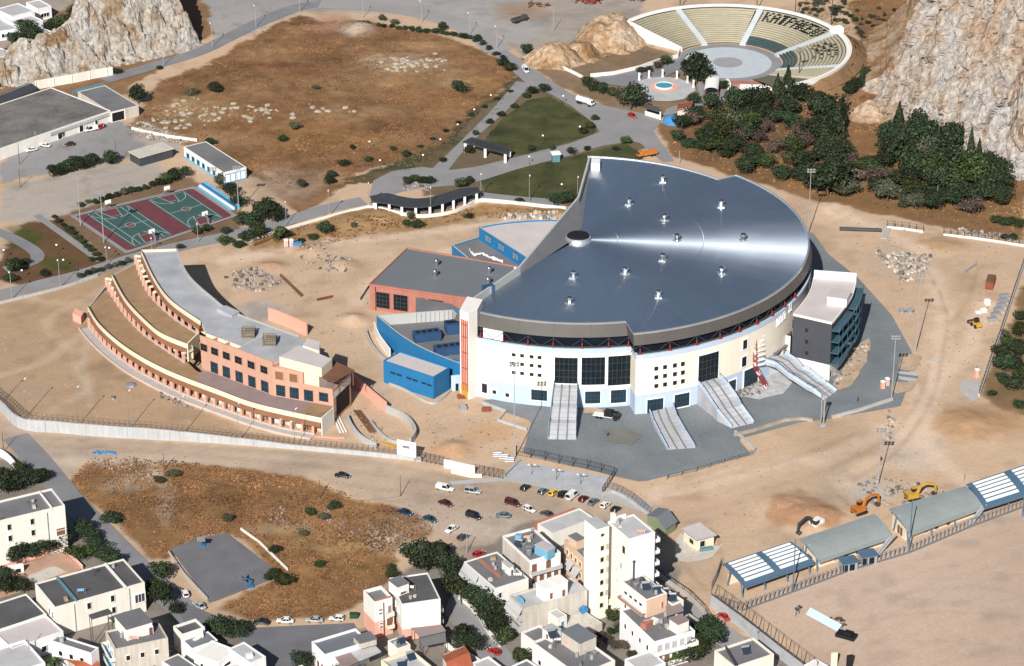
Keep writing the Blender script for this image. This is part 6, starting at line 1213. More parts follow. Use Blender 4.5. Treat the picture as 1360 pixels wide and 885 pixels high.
rockmat('rock_grey', (.40, .385, .365), (.35, .31, .265), (.22, .135, .075)); rockmat('rock_cliff', (.37, .355, .35), (.36, .31, .265), (.29, .19, .125), (1, 1, .75)); rockmat('rock_tan', (.46, .36, .27), (.38, .26, .165), (.24, .135, .065))
def worley(x, y, s, seed):
    r = np.random.RandomState(seed).rand(3, 64, 64); u = x/s; v = y/s; i = np.floor(u).astype(int); j = np.floor(v).astype(int); f1 = np.full(x.shape, 9.); f2 = f1.copy(); val = np.zeros(x.shape)
    for a in (-1, 0, 1):
        for c in (-1, 0, 1):
            p, q = (i+a) % 64, (j+c) % 64; d = np.hypot(i+a+r[0][p, q]-u, j+c+r[1][p, q]-v); m = d < f1; f2 = np.where(m, f1, np.minimum(f2, d)); val = np.where(m, r[2][p, q], val); f1 = np.minimum(f1, d)
    return val-.5, np.clip((f2-f1)*4, 0, 1)
def gridmesh(name, X, Y, Zz, m, mask=None):
    ny, nx = X.shape; v = np.stack([X, Y, Zz], -1).reshape(-1, 3); ii = (np.arange(ny-1)[:, None]*nx+np.arange(nx-1)[None]); 
    if mask is not None: ii = ii[mask[:-1, :-1] | mask[1:, 1:] | mask[1:, :-1] | mask[:-1, 1:]]
    ii = ii.ravel(); b = MB(); b.v = [tuple(p) for p in v.tolist()]; b.f = [(i, i+1, i+nx+1, i+nx) for i in ii.tolist()]; b.m = [0]*len(b.f)
    o = b.build(name, m); return o
base = PL([(-120, 150), (-20, 126), (0, 119), (48, 113), (95, 101), (150, 90), (200, 80), (250, 68), (279, 58), (300, 54)]); bx = [p.x for p in base]; by = [p.y for p in base]
capx = [P(x, 100).x for x in (-120, 0, 40, 75, 95, 112, 130, 170, 300)]; cap = [4, 6.5, 10, 15, 19, 24, 30, 36, 38]
X, Y = np.meshgrid(np.arange(-240, -104, .7), np.arange(150, 330, .7))
yb = np.interp(X, bx, by); d = Y-yb; cp_ = np.interp(X, capx, cap); rn = fbm(X, Y, 16, 301, 5)-.5; rn2 = np.abs(fbm(X, Y, 7, 331, 4)-.5)*2; rn3 = fbm(X, Y, 2.0, 351, 2)-.5
p0 = P(279, 58); xr = p0.x-(d*.42); side = np.clip((xr-X+rn*4)*3.6, 0, 60)
h = np.minimum(np.minimum(d*1.05, cp_*(1+rn*.6)), side); back = np.clip(1-(d-cp_*1.1-14)/20, 0, 1); h = h*back
w1, e1 = worley(X+rn*5, Y*1.3+h*.5+rn2*4, 7, 641); w2, e2 = worley(X+rn3*2, Y+h*.7+rn3*2, 3, 651); h = h+(rn*5-rn2*2.5+w1*4.5+w2*2.2-(1-e1)*1.2-(1-e2)*.6+rn3*.8)*np.clip(h/4, 0, 1); h = np.where(h > .12, h, -1.5)
o = gridmesh('rocky_hill', X, Y, h, 'rock_grey', h > -1); tag(o, kind='structure')
# cliff on the right
bp_ = cr(PL([(1150, 120), (1172, 150), (1190, 172), (1210, 198), (1250, 217), (1300, 231), (1345, 240), (1420, 238), (1520, 225), (1640, 190)]), 8); bp_ = resample(bp_, .6); nu = len(bp_); nvv = 140
U_, V_ = np.meshgrid(np.arange(nu), np.linspace(0, 1, nvv)); bxA = np.array([p.x for p in bp_]); byA = np.array([p.y for p in bp_])
bk = off(bp_, 1.0); nx_ = np.array([q.x-p.x for p, q in zip(bp_, bk)]); ny_ = np.array([q.y-p.y for p, q in zip(bp_, bk)]); sgn = np.where(ny_ > 0, 1, -1); nx_ *= sgn; ny_ *= sgn
Hc = 74; uu = U_*.6; vv = V_*Hc; r1 = fbm(uu, vv*.45, 16, 401, 5)-.5; r2 = np.abs(fbm(uu, vv*.5, 9, 431, 4)-.5)*2; r3 = fbm(uu, vv, 2.2, 461, 2)-.5
dp = V_*Hc*.42+r1*9-r2*4.2+r3*1.0+np.floor(vv/6+r1*5)*.0+np.sin(vv*.55+r1*22)*.4+(.5-np.abs(fbm(uu+31, vv*.8, 5, 481, 4)-.5)*4)*1.0+(fbm(uu, vv, 1.3, 491, 2)-.5)*.8; wx = uu+r1*6+r3*1.5; wy = vv*.55+r2*5+r3; w1, e1 = worley(wx, wy, 9, 611); w2, e2 = worley(wx, wy, 4, 621); w3, e3 = worley(uu+r3*2, vv*.8+r3*2, 1.8, 631); dp = V_*Hc*.42+r1*8-r2*3.5+w1*5+w2*2.6+w3*1.0+(1-e1)*1.3+(1-e2)*.6+r3*.4; ed = np.clip(1-U_*.6/14, 0, 1); xs = ed*V_*13
Xc = bxA[U_]+nx_[U_]*dp+xs; Yc = byA[U_]+ny_[U_]*dp; Zc = V_*Hc*(1-.1*ed)+r3*.7-1
top = V_ == 1; o = gridmesh('rock_cliff', Xc, Yc, Zc, 'rock_cliff'); tag(o, kind='structure')
b = MB(); L1 = [V((Xc[-1, i], Yc[-1, i], Zc[-1, i])) for i in range(nu)]; b.strip(L1, [p+V((20, 90, -8)) for p in L1]); b.strip([p+V((20, 90, -8)) for p in L1], [Z(p+V((40, 180, 0)), -1) for p in L1]); L2 = [V((Xc[j, 0], Yc[j, 0], Zc[j, 0])) for j in range(nvv)]; b.strip(L2, [Z(p, p.z*.9-.5)+V((8, 60, 0)) for p in L2]); tag(b.build('hill', 'rock_tan'), kind='structure')
def outcrop(name, label, px, py, rx, ry, hz, seed, m='rock_tan'):
    g = P(px, py); n = 36; X, Y = np.meshgrid(np.linspace(-1.3, 1.3, n), np.linspace(-1.3, 1.3, n)); rr = np.sqrt(X*X+Y*Y); q = fbm(X*rx+50, Y*ry+50, 6, seed, 4)-.5; q2 = np.abs(fbm(X*rx+90, Y*ry+90, 4, seed+9, 3)-.5)*2
    h = hz*np.clip(1.15-rr*(1+q*.8), 0, .75)/.75; h = h+(q*hz*.5-q2*hz*.3)*np.clip(h/(.3*hz), 0, 1)-.15
    o = gridmesh(name, X*rx+g.x, Y*ry+g.y, h, m, h > -.05); 
    for v in o.data.vertices: v.co -= g
    o.location = g; return tag(o, label, 'rock')
outcrop('rock_outcrop', 'large tan rock outcrop left of the theatre seats', 812, 52, 13, 15, 9, 501); outcrop('rock_outcrop', 'smaller tan rock outcrop beside the park road', 736, 80, 10, 10, 7, 521)
outcrop('rock_outcrop', 'rocky spur between the two tan outcrops', 772, 70, 7, 9, 4.5, 541); outcrop('rock_outcrop', 'low rock shelf under the cliff by the dry slope', 1160, 150, 9, 8, 4, 561)
# ---------------------------------------------------------------- trees and plants
def leafmesh(name, mt, n, rx, rz, seed, nb=9, s=(.45, .95), cone=False, zc=None, flat_=1.):
    r = np.random.RandomState(seed); zc = rz if zc is None else zc
    bc = r.normal(size=(nb, 3)); bc /= np.linalg.norm(bc, axis=1)[:, None]; bc *= (r.rand(nb, 1)**.5)*.62; br = .34+.26*r.rand(nb)
    k = r.randint(0, nb, n); d = r.normal(size=(n, 3)); d /= np.linalg.norm(d, axis=1)[:, None]; rad_ = br[k]*(.55+.5*r.rand(n)**.6)
    p = bc[k]+d*rad_[:, None]
    if cone:
        z = r.rand(n)**1.25; a = r.rand(n)*6.283; q = (1-z)*(.75+.35*r.rand(n))*(.5+.5*r.rand(n)**.4); p = np.stack([q*np.cos(a), q*np.sin(a), z*2-1], 1); d = np.stack([np.cos(a), np.sin(a), np.full(n, .5)], 1)
    P3 = p*np.array([rx, rx, rz])+np.array([0, 0, zc]); P3[:, 2] = np.maximum(P3[:, 2], .15)
    nrm = d+r.normal(size=(n, 3))*.55; nrm /= np.linalg.norm(nrm, axis=1)[:, None]
    t = np.cross(nrm, r.normal(size=(n, 3))); t /= np.linalg.norm(t, axis=1)[:, None]+1e-6; b2 = np.cross(nrm, t); sz = (s[0]+(s[1]-s[0])*r.rand(n))[:, None]/2
    q = np.stack([P3-t*sz-b2*sz*.7, P3+t*sz*.9-b2*sz*.5, P3+t*sz*.6+b2*sz, P3-t*sz*.7+b2*sz*.8], 1).reshape(-1, 3)
    b = MB(); b.v = [tuple(x) for x in q.tolist()]; b.f = [(4*i, 4*i+1, 4*i+2, 4*i+3) for i in range(n)]; b.m = [0]*n
    return b
def trunkmesh(h, r, seed):
    rr = random.Random(seed); b = MB(); top = V((rr.uniform(-.05, .05), rr.uniform(-.05, .05), h)); b.tube([(0, 0, -.2), (top.x*.4, top.y*.5, h*.5), top], r, 7, r1=r*.55)
    for i in range(5): a = rr.random()*6.28; p = top*rr.uniform(.6, 1); b.tube([p, p+V((math.cos(a)*h*.35, math.sin(a)*h*.35, h*.45))], r*.45, 5, r1=r*.15)
    return b
PROTO = {}
def proto(kind, i):
    """crown and trunk meshes of a tree 1 m high and about 1 m wide"""
    k = (kind, i)
    if k in PROTO: return PROTO[k]
    mt = {'dark': 'leaf_dark', 'green': 'leaf_green', 'grey': 'leaf_grey', 'cone': 'leaf_dark', 'brown': 'leaf_brown'}[kind]
    sd = len(kind) + i*13 + {'dark': 100, 'green': 200, 'grey': 300, 'cone': 400, 'brown': 500}[kind]
    if kind == 'cone': c = leafmesh('crown', mt, 900, .42, .46, sd, s=(.045, .09), cone=True, zc=.52)
    else: c = leafmesh('crown', mt, 1700 if kind != 'brown' else 900, .56, .40, sd, nb=13, s=(.038, .085), zc=.58)
    co_ = c.build('crown', mt); tr_ = trunkmesh(.42, .035, sd).build('trunk', 'bark'); COL.objects.unlink(co_); COL.objects.unlink(tr_)
    PROTO[k] = (co_.data, tr_.data); bpy.data.objects.remove(co_); bpy.data.objects.remove(tr_); return PROTO[k]
NPR = 4
KN = {'dark': ('bushy_tree', 'dark green bushy tree', 'tree'), 'green': ('leafy_tree', 'fresh green leafy tree', 'tree'), 'grey': ('grey_tree', 'grey green loose tree', 'tree'), 'cone': ('conifer_tree', 'dark pointed conifer', 'tree'), 'brown': ('dry_tree', 'brown half bare tree', 'tree')}
SK = {'dark': ('dark_shrub', 'dark green shrub', 'shrub'), 'green': ('green_shrub', 'green leafy shrub', 'shrub'), 'grey': ('grey_shrub', 'grey green shrub', 'shrub'), 'brown': ('dry_shrub', 'dry brown shrub', 'shrub')}
def ordn(i):
    if i < 20: return ORD[i]
    t_ = ['', '', 'twenty', 'thirty', 'forty', 'fifty', 'sixty', 'seventy', 'eighty', 'ninety'][(i+1)//10]
    return (t_[:-1]+'ieth') if (i+1) % 10 == 0 else t_+' '+ORD[(i+1) % 10-1]
def plants(where, lst, shrub=False, group=None, k=1., kh=1.):
    """lst: (px, py of the foot, height, width, kind); ordinals run from the left within each kind"""
    cnt = {}; lst = [(a[0], a[1], a[2]*rnd.uniform(.8, 1.25), a[3]*rnd.uniform(.85, 1.15), a[4]) for a in lst]
    for x, y, h, w_, kd in sorted(lst, key=lambda a: a[0]):
        h *= kh; w_ *= k; i = cnt.get(kd, 0); cnt[kd] = i+1; tot = sum(1 for a in lst if a[4] == kd)
        nm, ph, cat = (SK if shrub else KN)[kd]; g = P(x, y)
        lab = ph+' '+where if tot == 1 else '%s %s, %s from the left' % (ph, where, ordn(i))
        cm_, tm = proto(kd, rnd.randint(0, NPR-1))
        gz = 0.0
        if shrub:
            o = bpy.data.objects.new(nm, cm_); COL.objects.link(o); o.location = g+V((0, 0, -.12*h)); o.scale = (w_, w_, h*1.05); o.rotation_euler.z = rnd.random()*6.28; tag(o, lab, cat, group or 'shrubs '+where)
        else:
            t = thing(nm, lab, cat, g, group or 'trees '+where, rnd.random()*6.28); t.scale = (w_, w_*rnd.uniform(.9, 1.1), h)
            for part, md in (('crown', cm_), ('trunk', tm)): o = bpy.data.objects.new(part, md); COL.objects.link(o); o.parent = t
D, G, GY, C, B_ = 'dark', 'green', 'grey', 'cone', 'brown'
plants('beside the round stage', [(925, 112, 12, 12, D), (938, 114, 7, 8, D), (838, 146, 11, 10, D), (962, 120, 4, 5, D)])
plants('by the fountain square', [(922, 138, 5, 5.5, D), (790, 122, 5, 6, G), (800, 126, 4, 5, D), (815, 128, 4, 5, G), (780, 116, 4, 5, D), (886, 88, 4, 5, G), (873, 92, 3, 4, B_), (851, 98, 2.5, 4, D), (862, 97, 2.5, 4, G)])
W1 = [(905, 172, 5, 6, D), (890, 176, 4, 5, G), (920, 168, 6, 7, B_), (925, 160, 6, 7, D), (946, 150, 7, 8, D), (960, 146, 8, 9, D), (975, 150, 9, 10, D), (992, 144, 8, 9, G), (1008, 150, 8, 9, D), (940, 175, 8, 9, D), (955, 168, 8, 9, G), (970, 178, 9, 10, GY), (985, 172, 9, 10, D), (1000, 168, 9, 9, G), (960, 192, 9, 10, G), (945, 190, 6, 8, D), (930, 190, 5, 7, G), (978, 195, 6, 8, B_), (990, 205, 5, 7, B_), (1005, 190, 6, 8, B_), (1015, 178, 6, 7, B_), (1020, 135, 9, 9, D), (1032, 132, 11, 8, C), (1045, 138, 13, 9, C), (1058, 140, 9, 10, D), (1070, 146, 9, 9, D), (1083, 150, 7, 7, D), (1078, 108, 4, 5, D), (1098, 118, 4, 5, G), (1110, 104, 4, 6, D), (1105, 112, 5, 7, D),
      (915, 195, 4, 6, D), (900, 188, 4, 5, D), (1050, 236, 7, 8, GY), (1036, 240, 6, 8, D), (1018, 225, 5, 7, G), (1000, 222, 5, 7, D), (985, 218, 5, 7, G), (965, 210, 4, 6, D), (1028, 205, 5, 7, B_), (1045, 200, 4, 6, B_)]
W1 += [(950, 160, 8, 9, D), (1012, 160, 8, 9, D), (1000, 180, 8, 9, G), (985, 188, 7, 9, D), (1030, 146, 8, 10, G), (1045, 152, 7, 9, D), (1030, 165, 6, 8, D), (1050, 172, 6, 8, D), (1015, 200, 6, 9, D), (1000, 210, 6, 8, D), (975, 206, 6, 8, D), (950, 204, 6, 8, G), (1040, 218, 6, 9, D), (1060, 225, 7, 9, D), (1055, 205, 6, 8, G), (990, 232, 5, 8, D), (1010, 236, 6, 8, D), (1062, 242, 6, 8, D), (935, 200, 5, 7, D)]
W1 = [a for i_, a in enumerate(W1) if i_ % 4 != 1 or a[4] == B_]
plants('in the wood behind the arena', W1, False, None, 1.08, 1.05)
W2 = [(1098, 165, 13, 12, D), (1092, 190, 9, 10, D), (1112, 185, 14, 10, C), (1100, 205, 8, 9, G), (1080, 215, 5, 7, D), (1120, 210, 7, 9, D), (1100, 262, 13, 12, D), (1090, 245, 8, 9, D), (1122, 262, 6, 8, GY), (1118, 152, 7, 6, C), (1070, 195, 5, 7, B_), (1060, 180, 5, 7, B_), (1085, 180, 5, 7, B_), (1105, 235, 9, 9, D)]
W2 += [(1090, 170, 10, 11, D), (1105, 175, 11, 11, D), (1078, 185, 7, 9, D), (1090, 215, 8, 9, D), (1112, 222, 8, 9, D), (1130, 225, 6, 8, B_), (1075, 240, 6, 8, D), (1110, 250, 9, 9, D), (1085, 258, 8, 9, D), (1135, 245, 6, 8, B_), (1145, 225, 5, 8, G)]
plants('on the slope right of the arena', W2, False, None, 1.08, 1.05)
W3 = [(1180, 190, 8, 9, D), (1192, 185, 15, 9, C), (1205, 200, 15, 12, D), (1220, 195, 17, 13, D), (1238, 192, 19, 10, C), (1255, 205, 17, 10, C), (1180, 215, 9, 10, D), (1195, 225, 10, 10, G), (1212, 225, 12, 12, D), (1232, 228, 13, 12, GY), (1250, 232, 12, 12, D), (1268, 232, 11, 11, G), (1275, 218, 14, 6, C), (1287, 225, 15, 6, C), (1298, 228, 13, 6, C), (1308, 236, 11, 8, D), (1322, 245, 9, 9, D), (1282, 248, 10, 11, D), (1300, 255, 11, 11, G), (1318, 262, 10, 10, D), (1265, 255, 9, 10, G), (1245, 258, 9, 10, D), (1225, 255, 9, 10, D), (1205, 250, 8, 10, D), (1190, 248, 7, 9, G), (1172, 240, 6, 8, B_), (1160, 245, 5, 7, B_), (1195, 268, 6, 8, GY), (1215, 275, 6, 8, GY), (1240, 278, 6, 8, D), (1262, 272, 7, 9, D), (1330, 275, 6, 7, D), (1310, 282, 6, 8, D), (1292, 286, 6, 9, B_), (1280, 282, 5, 7, B_), (1178, 268, 7, 8, GY), (1200, 275, 8, 5, C)]
W3 += [(1185, 232, 10, 11, D), (1170, 225, 7, 9, D), (1215, 240, 11, 11, D), (1235, 244, 11, 11, G), (1256, 222, 14, 13, D), (1290, 236, 11, 11, D), (1310, 252, 10, 10, D), (1326, 256, 8, 9, D), (1208, 212, 14, 12, D), (1226, 210, 15, 13, D), (1244, 215, 15, 13, G), (1270, 265, 8, 10, D), (1250, 270, 7, 9, D), (1225, 268, 7, 9, D), (1210, 262, 8, 9, G), (1182, 256, 7, 9, D), (1160, 232, 6, 8, G), (1165, 255, 6, 8, D), (1298, 270, 8, 10, D), (1326, 270, 7, 9, D)]
W3 = [a for i_, a in enumerate(W3) if i_ % 5 != 2 or a[4] == C]
plants('in the dense wood under the cliff', W3, False, None, 1.08, 1.05)
plants('in the dark thicket on the dry slope', [(1125, 128, 4.5, 6, D), (1131, 124, 5, 6, D), (1138, 119, 5, 6, D), (1144, 113, 5, 6, D), (1150, 107, 5, 6, D), (1156, 101, 5, 6, D), (1161, 95, 5, 6, D)], True)
plants('along the cliff edge gully', [(1140, 96, 3, 5, D), (1150, 84, 3, 5, D), (1162, 74, 3, 5, G), (1172, 66, 4, 5, D), (1180, 80, 4, 5, D), (1184, 66, 4, 5, D), (1189, 50, 4, 5, D), (1194, 38, 4, 5, D), (1199, 26, 4, 5, D), (1130, 104, 3, 5, G), (1118, 110, 3, 5, D)], True)
sl_ = []
for _ in range(95): x = rnd.uniform(1060, 1205); y = rnd.uniform(0, 26)+max(0, (x-1095)*.6)*rnd.uniform(.1, .95); sl_.append((x, y, rnd.uniform(1, 2), rnd.uniform(1.6, 3.4), rnd.choice((D, GY, B_, GY))))
plants('scattered on the upper right slope', sl_, True)
plants('along the rear of the site', [(1335, 300, 3, 5, D), (1345, 318, 2.5, 4, D), (1334, 318, 2, 3, D), (1345, 297, 2.5, 5, G), (1322, 295, 2.5, 5, G), (1355, 300, 2.5, 5, G)], True)
plants('beyond the stand end on the right verge', [(1330, 475, 4, 6, D), (1340, 465, 5, 7, G), (1352, 470, 5, 7, D), (1335, 492, 5, 7, D), (1348, 490, 5, 7, D), (1358, 505, 5, 7, G), (1345, 515, 4, 7, D), (1330, 505, 3, 5, D), (1318, 525, 2, 4, D), (1352, 445, 4, 6, G), (1357, 425, 4, 6, D), (1335, 448, 3, 4, B_), (1356, 540, 2.5, 6, D)], True)
# park and court
plants('along the parking yard kerb', [(72, 235, 4, 6, D), (82, 232, 4.5, 6, D), (92, 229, 4.5, 6, D), (102, 227, 5, 6, D), (112, 225, 5, 6, D), (122, 222, 4.5, 6, D), (148, 219, 5, 7, D), (184, 138, 7, 7, D), (80, 184, 2.5, 4, GY), (141, 160, 3, 4, GY)])
hd = [(72+i*6.2, 290+i*5.6, rnd.uniform(1.2, 2.2), rnd.uniform(2.6, 3.6), rnd.choice((D, G))) for i in range(11)]+[(108+i*9.5, 275-i*2.6+rnd.uniform(-2, 2), rnd.uniform(1.5, 3), rnd.uniform(2.6, 4.5), rnd.choice((D, GY, D))) for i in range(14)]
plants('hedging the sports courts', hd, True)
plants('at the right end of the sports courts', [(232, 240, 5, 6, D), (222, 243, 4, 5, G), (245, 236, 4, 5, D), (292, 246, 4, 5, GY), (306, 262, 5, 6, D), (318, 275, 5, 6, D), (322, 300, 6, 7, D), (335, 305, 7, 7, D), (345, 295, 7, 7, D), (356, 292, 8, 8, D), (368, 296, 6, 7, D), (330, 322, 5, 6, D), (345, 318, 5, 6, G), (300, 325, 3, 5, G), (318, 330, 3, 5, D), (370, 320, 5, 6, G), (380, 316, 4, 5, D), (275, 308, 3, 4, D), (300, 312, 3, 4, D), (262, 312, 2.5, 4, G), (432, 312, 5, 6, D), (437, 246, 4, 4, D), (400, 250, 3, 4, GY)])
hp = [(108+i*9, 368-i*2.6, rnd.uniform(1.4, 2.4), rnd.uniform(2.4, 3.4), rnd.choice((D, GY))) for i in range(8)]+[(122, 347, 1.5, 3, D), (60, 367, 3, 4, D), (20, 362, 5, 6, D), (14, 374, 4, 5, D), (34, 352, 2.5, 4, D), (205, 338, 1.5, 3, D), (240, 330, 1.5, 3, D)]
plants('by the lower left park road', hp, True)
plants('around the upper lawns', [(708, 125, 3, 5, D), (722, 122, 3.5, 5, D), (700, 130, 2.5, 4, D), (684, 144, 2, 3, D), (775, 177, 2.5, 4, D), (784, 172, 3, 4, G), (790, 160, 3, 4, D), (706, 200, 2.5, 3, D), (733, 200, 2.5, 3, G), (831, 192, 3.5, 4, G), (759, 206, 4, 4, D), (780, 200, 2, 3, D), (654, 200, 3, 4, G), (622, 204, 3, 4, D), (612, 250, 4, 5, G), (624, 244, 3, 4, D), (540, 245, 3, 4, D), (552, 242, 3.5, 5, G), (562, 243, 3, 4, D), (571, 244, 2.5, 4, D), (738, 272, 4, 5, D), (754, 270, 5, 6, D), (690, 270, 2, 4, D), (818, 200, 2, 3, D), (588, 215, 2, 3, D), (650, 165, 2, 3, D), (666, 155, 2, 3, D), (632, 180, 2, 3, G)], True)
rb_ = [(482+i*9.4+rnd.uniform(-2, 2), 33+i*1.2+max(0, i-13)**2*.48+rnd.uniform(-1, 1), rnd.uniform(1.4, 2.6), rnd.uniform(2.6, 4), rnd.choice((D, D, G))) for i in range(22)]
plants('edging the top of the brown field', rb_+[(588, 40, 4, 4.5, D), (618, 52, 3.5, 4, D), (634, 54, 3.5, 4, D), (508, 28, 3, 3.5, GY), (524, 33, 3, 3.5, GY)], True)
plants('in the upper brown field', [(255, 126, 3, 5, GY), (285, 122, 4, 6, D), (278, 192, 3, 6, D), (540, 208, 2.5, 4, D), (612, 124, 5, 5, D), (605, 118, 4, 4, GY), (700, 72, 4, 5, D), (668, 88, 4, 5, D), (678, 94, 4, 5, G), (392, 172, 3, 4, GY), (376, 188, 2.5, 4, D), (420, 118, 1.5, 3, GY), (468, 198, 2, 3, D), (490, 214, 2.5, 4, D), (522, 200, 2, 3, D), (456, 220, 3, 5, D), (440, 236, 3, 4, D), (212, 92, 1.5, 4, D), (155, 98, 2, 4, D), (160, 82, 2, 4, D)]+[(558+i*17, 196-i*10.5, 1.2, 2.5, D) for i in range(8)], True)
plants('under the rocky hill on the left', [(22, 58, 6, 8, D), (34, 50, 7, 9, D), (46, 56, 7, 9, D), (56, 62, 6, 8, D), (66, 48, 6, 8, D), (78, 40, 5, 7, G), (90, 30, 4, 6, D), (30, 72, 5, 7, D), (12, 78, 5, 7, D), (70, 36, 4, 6, D), (98, 22, 4, 6, G)])
plants('on the earth bank behind the site', [(540, 300, 3, 4, D), (555, 303, 2.5, 5, D), (470, 303, 2, 3, GY), (622, 290, 2.5, 4, D), (545, 292, 3, 3, GY), (415, 318, 2, 4, D), (400, 322, 2, 4, D)], True)
# lower field and town
plants('in the lower brown field', [(147, 694, 3.5, 6, D), (303, 692, 2.5, 3.5, GY), (378, 776, 3.5, 6, G), (362, 770, 3, 5, D), (402, 712, 2, 3, GY), (412, 684, 3, 4, G), (430, 690, 2, 3, GY), (425, 752, 1.5, 4, G), (443, 676, 2.5, 4, D), (212, 640, 2, 4, GY), (230, 632, 2, 4, GY), (366, 734, 2, 4, D), (520, 760, 3, 3, G)], True)
plants('beside the left street', [(112, 714, 5, 6, D), (122, 722, 5, 6, D), (130, 735, 5, 6, D), (142, 748, 5, 6, D), (152, 756, 5, 6, D), (118, 740, 4, 5, G), (100, 745, 4, 5, G), (215, 770, 5, 6, D), (205, 800, 7, 7, G), (218, 806, 6, 6, D), (235, 815, 4, 5, D), (285, 842, 5, 6, G), (298, 846, 6, 7, D), (312, 848, 5, 6, D), (322, 842, 5, 6, D)])
plants('in front of the long white house', [(20, 750, 6, 7, D), (32, 745, 6, 7, D), (44, 742, 6, 7, D), (56, 738, 6, 7, D), (68, 734, 6, 7, D), (80, 728, 6, 7, D), (28, 736, 4, 5, G), (8, 790, 5, 6, D), (20, 785, 6, 6, D), (32, 788, 4, 5, D), (4, 770, 4, 5, D)])
plants('behind the long white house', [(10, 656, 6, 7, D), (22, 652, 6, 7, D), (36, 646, 6, 7, D), (48, 642, 5, 6, D), (58, 640, 5, 6, D), (4, 640, 4, 5, G), (26, 632, 4, 5, G)])
plants('along the alley', [(556, 756, 8, 9, D), (568, 760, 8, 9, D), (580, 756, 7, 8, D), (594, 770, 8, 8, D), (604, 786, 8, 8, D), (612, 800, 6, 7, G), (632, 806, 8, 8, D), (642, 818, 8, 8, D), (652, 828, 8, 8, D), (660, 842, 7, 7, D), (668, 858, 6, 6, G), (520, 772, 4, 4, G), (588, 738, 4, 5, G), (615, 856, 6, 6, D), (630, 866, 5, 6, D), (612, 866, 5, 5, D), (694, 884, 5, 5, G), (402, 885, 5, 6, D), (445, 890, 3, 4, G)])
plants('beside the sandy road by the pitch', [(905, 872, 6, 7, G), (918, 862, 6, 7, D), (930, 852, 6, 7, D), (940, 846, 5, 6, D), (895, 880, 6, 7, G), (915, 880, 6, 7, D), (948, 858, 5, 6, D), (815, 826, 4, 5, G), (825, 842, 3, 4, D), (928, 872, 6, 7, G)])
plants('in the cluttered yard below the tower', [(796, 848, 3, 4, B_), (806, 856, 3, 4, B_), (818, 862, 3, 4, GY), (830, 862, 2.5, 4, B_), (812, 842, 2.5, 3, D), (790, 862, 2.5, 3, D), (840, 872, 2, 3, G)], True)
# palm
t = thing('palm_tree', 'palm with drooping fronds beside the orange tiled roof', 'palm', P(72, 902)); b = MB(); b.tube([(0, 0, 0), (.1, .1, 2.5), (.2, .1, 5)], .3, 8, r1=.22); o = b.build('trunk', 'bark'); o.parent = t; b = MB()
for i in range(26):
    a = i*2.4; el = .9-.07*(i % 13); L = 3.0; pr = V((.2, .1, 5)); 
    for s in range(5):
        e = el-s*.38; q = pr+V((math.cos(a)*math.cos(e), math.sin(a)*math.cos(e), math.sin(e)))*L/5; n = V((-math.sin(a), math.cos(a), 0))*(.42-.07*s); b.add([pr-n, pr+n, q+n*.8-V((0, 0, .15)), q-n*.8-V((0, 0, .15))], [(0, 1, 2, 3)]); pr = q
o = b.build('crown', 'leaf_green'); o.parent = t
# ---------------------------------------------------------------- dry grass, rubble, boulders
def scatter(name, poly, n, mt, s=(.35, .9), h=(.25, .7), keep=None, seed=1, tri=3):
    r = np.random.RandomState(seed); xs = [p[0] for p in poly]; ys = [p[1] for p in poly]; px = r.uniform(min(xs), max(xs), n*3); py = r.uniform(min(ys), max(ys), n*3); m = inside(px, py, poly); px, py = px[m][:n], py[m][:n]
    b = MB(); vs = []; fs = []
    cl = fbm(px, py*2, 26, 700+seed)
    for i in range(len(px)):
        if r.rand() > (cl[i]-.25)*2.2: continue
        g = P(px[i], py[i]); z = ground_h(g.x, g.y)-.05; k = len(vs); ss = r.uniform(*s); hh_ = r.uniform(*h)
        for j in range(tri):
            a = r.rand()*6.28; d = V((math.cos(a), math.sin(a), 0))*ss/2; e = V((-d.y, d.x, 0))*r.uniform(-.8, .8); q = V((g.x, g.y, z))+V((r.uniform(-.2, .2), r.uniform(-.2, .2), 0)); k = len(vs)
            vs += [q-d, q+d, q+d*.9+e+V((0, 0, hh_)), q-d*.7+e+V((0, 0, hh_*.8))]; fs.append((k, k+1, k+2, k+3))
    b.add(vs, fs); return tag(b.build(name, mt), kind='stuff')
scatter('dry_grass', [(165, 180), (215, 108), (290, 78), (345, 42), (392, 22), (470, 30), (580, 47), (640, 67), (685, 100), (640, 138), (600, 182), (570, 203), (480, 228), (440, 262), (350, 240), (255, 195)], 20000, 'drygrass', s=(.3, .7), h=(.1, .3), seed=1)
scatter('dry_grass', [(92, 640), (120, 607), (240, 612), (400, 636), (520, 674), (575, 690), (575, 705), (530, 722), (514, 770), (480, 800), (440, 816), (340, 822), (296, 806), (372, 768), (330, 715), (265, 712), (225, 742), (200, 740), (110, 655)], 22000, 'drygrass', s=(.25, .6), h=(.12, .38), seed=2)
scatter('dry_grass', [(1060, 0), (1200, 0), (1180, 60), (1165, 110), (1190, 190), (1330, 262), (1360, 270), (1360, 315), (1100, 262), (960, 225), (890, 200), (900, 180), (1060, 160), (1120, 110)], 7000, 'drygrass', s=(.35, .9), h=(.1, .4), seed=3)
scatter('dry_grass', [(330, 312), (420, 294), (520, 284), (640, 274), (745, 280), (640, 290), (520, 305), (400, 334)], 2200, 'drygrass', s=(.4, 1.), h=(.2, .5), seed=4)
scatter('dry_grass', [(450, 245), (560, 195), (640, 140), (690, 104), (655, 155), (575, 222)], 1500, 'leaf_grey', s=(.4, 1.), h=(.15, .4), seed=5)
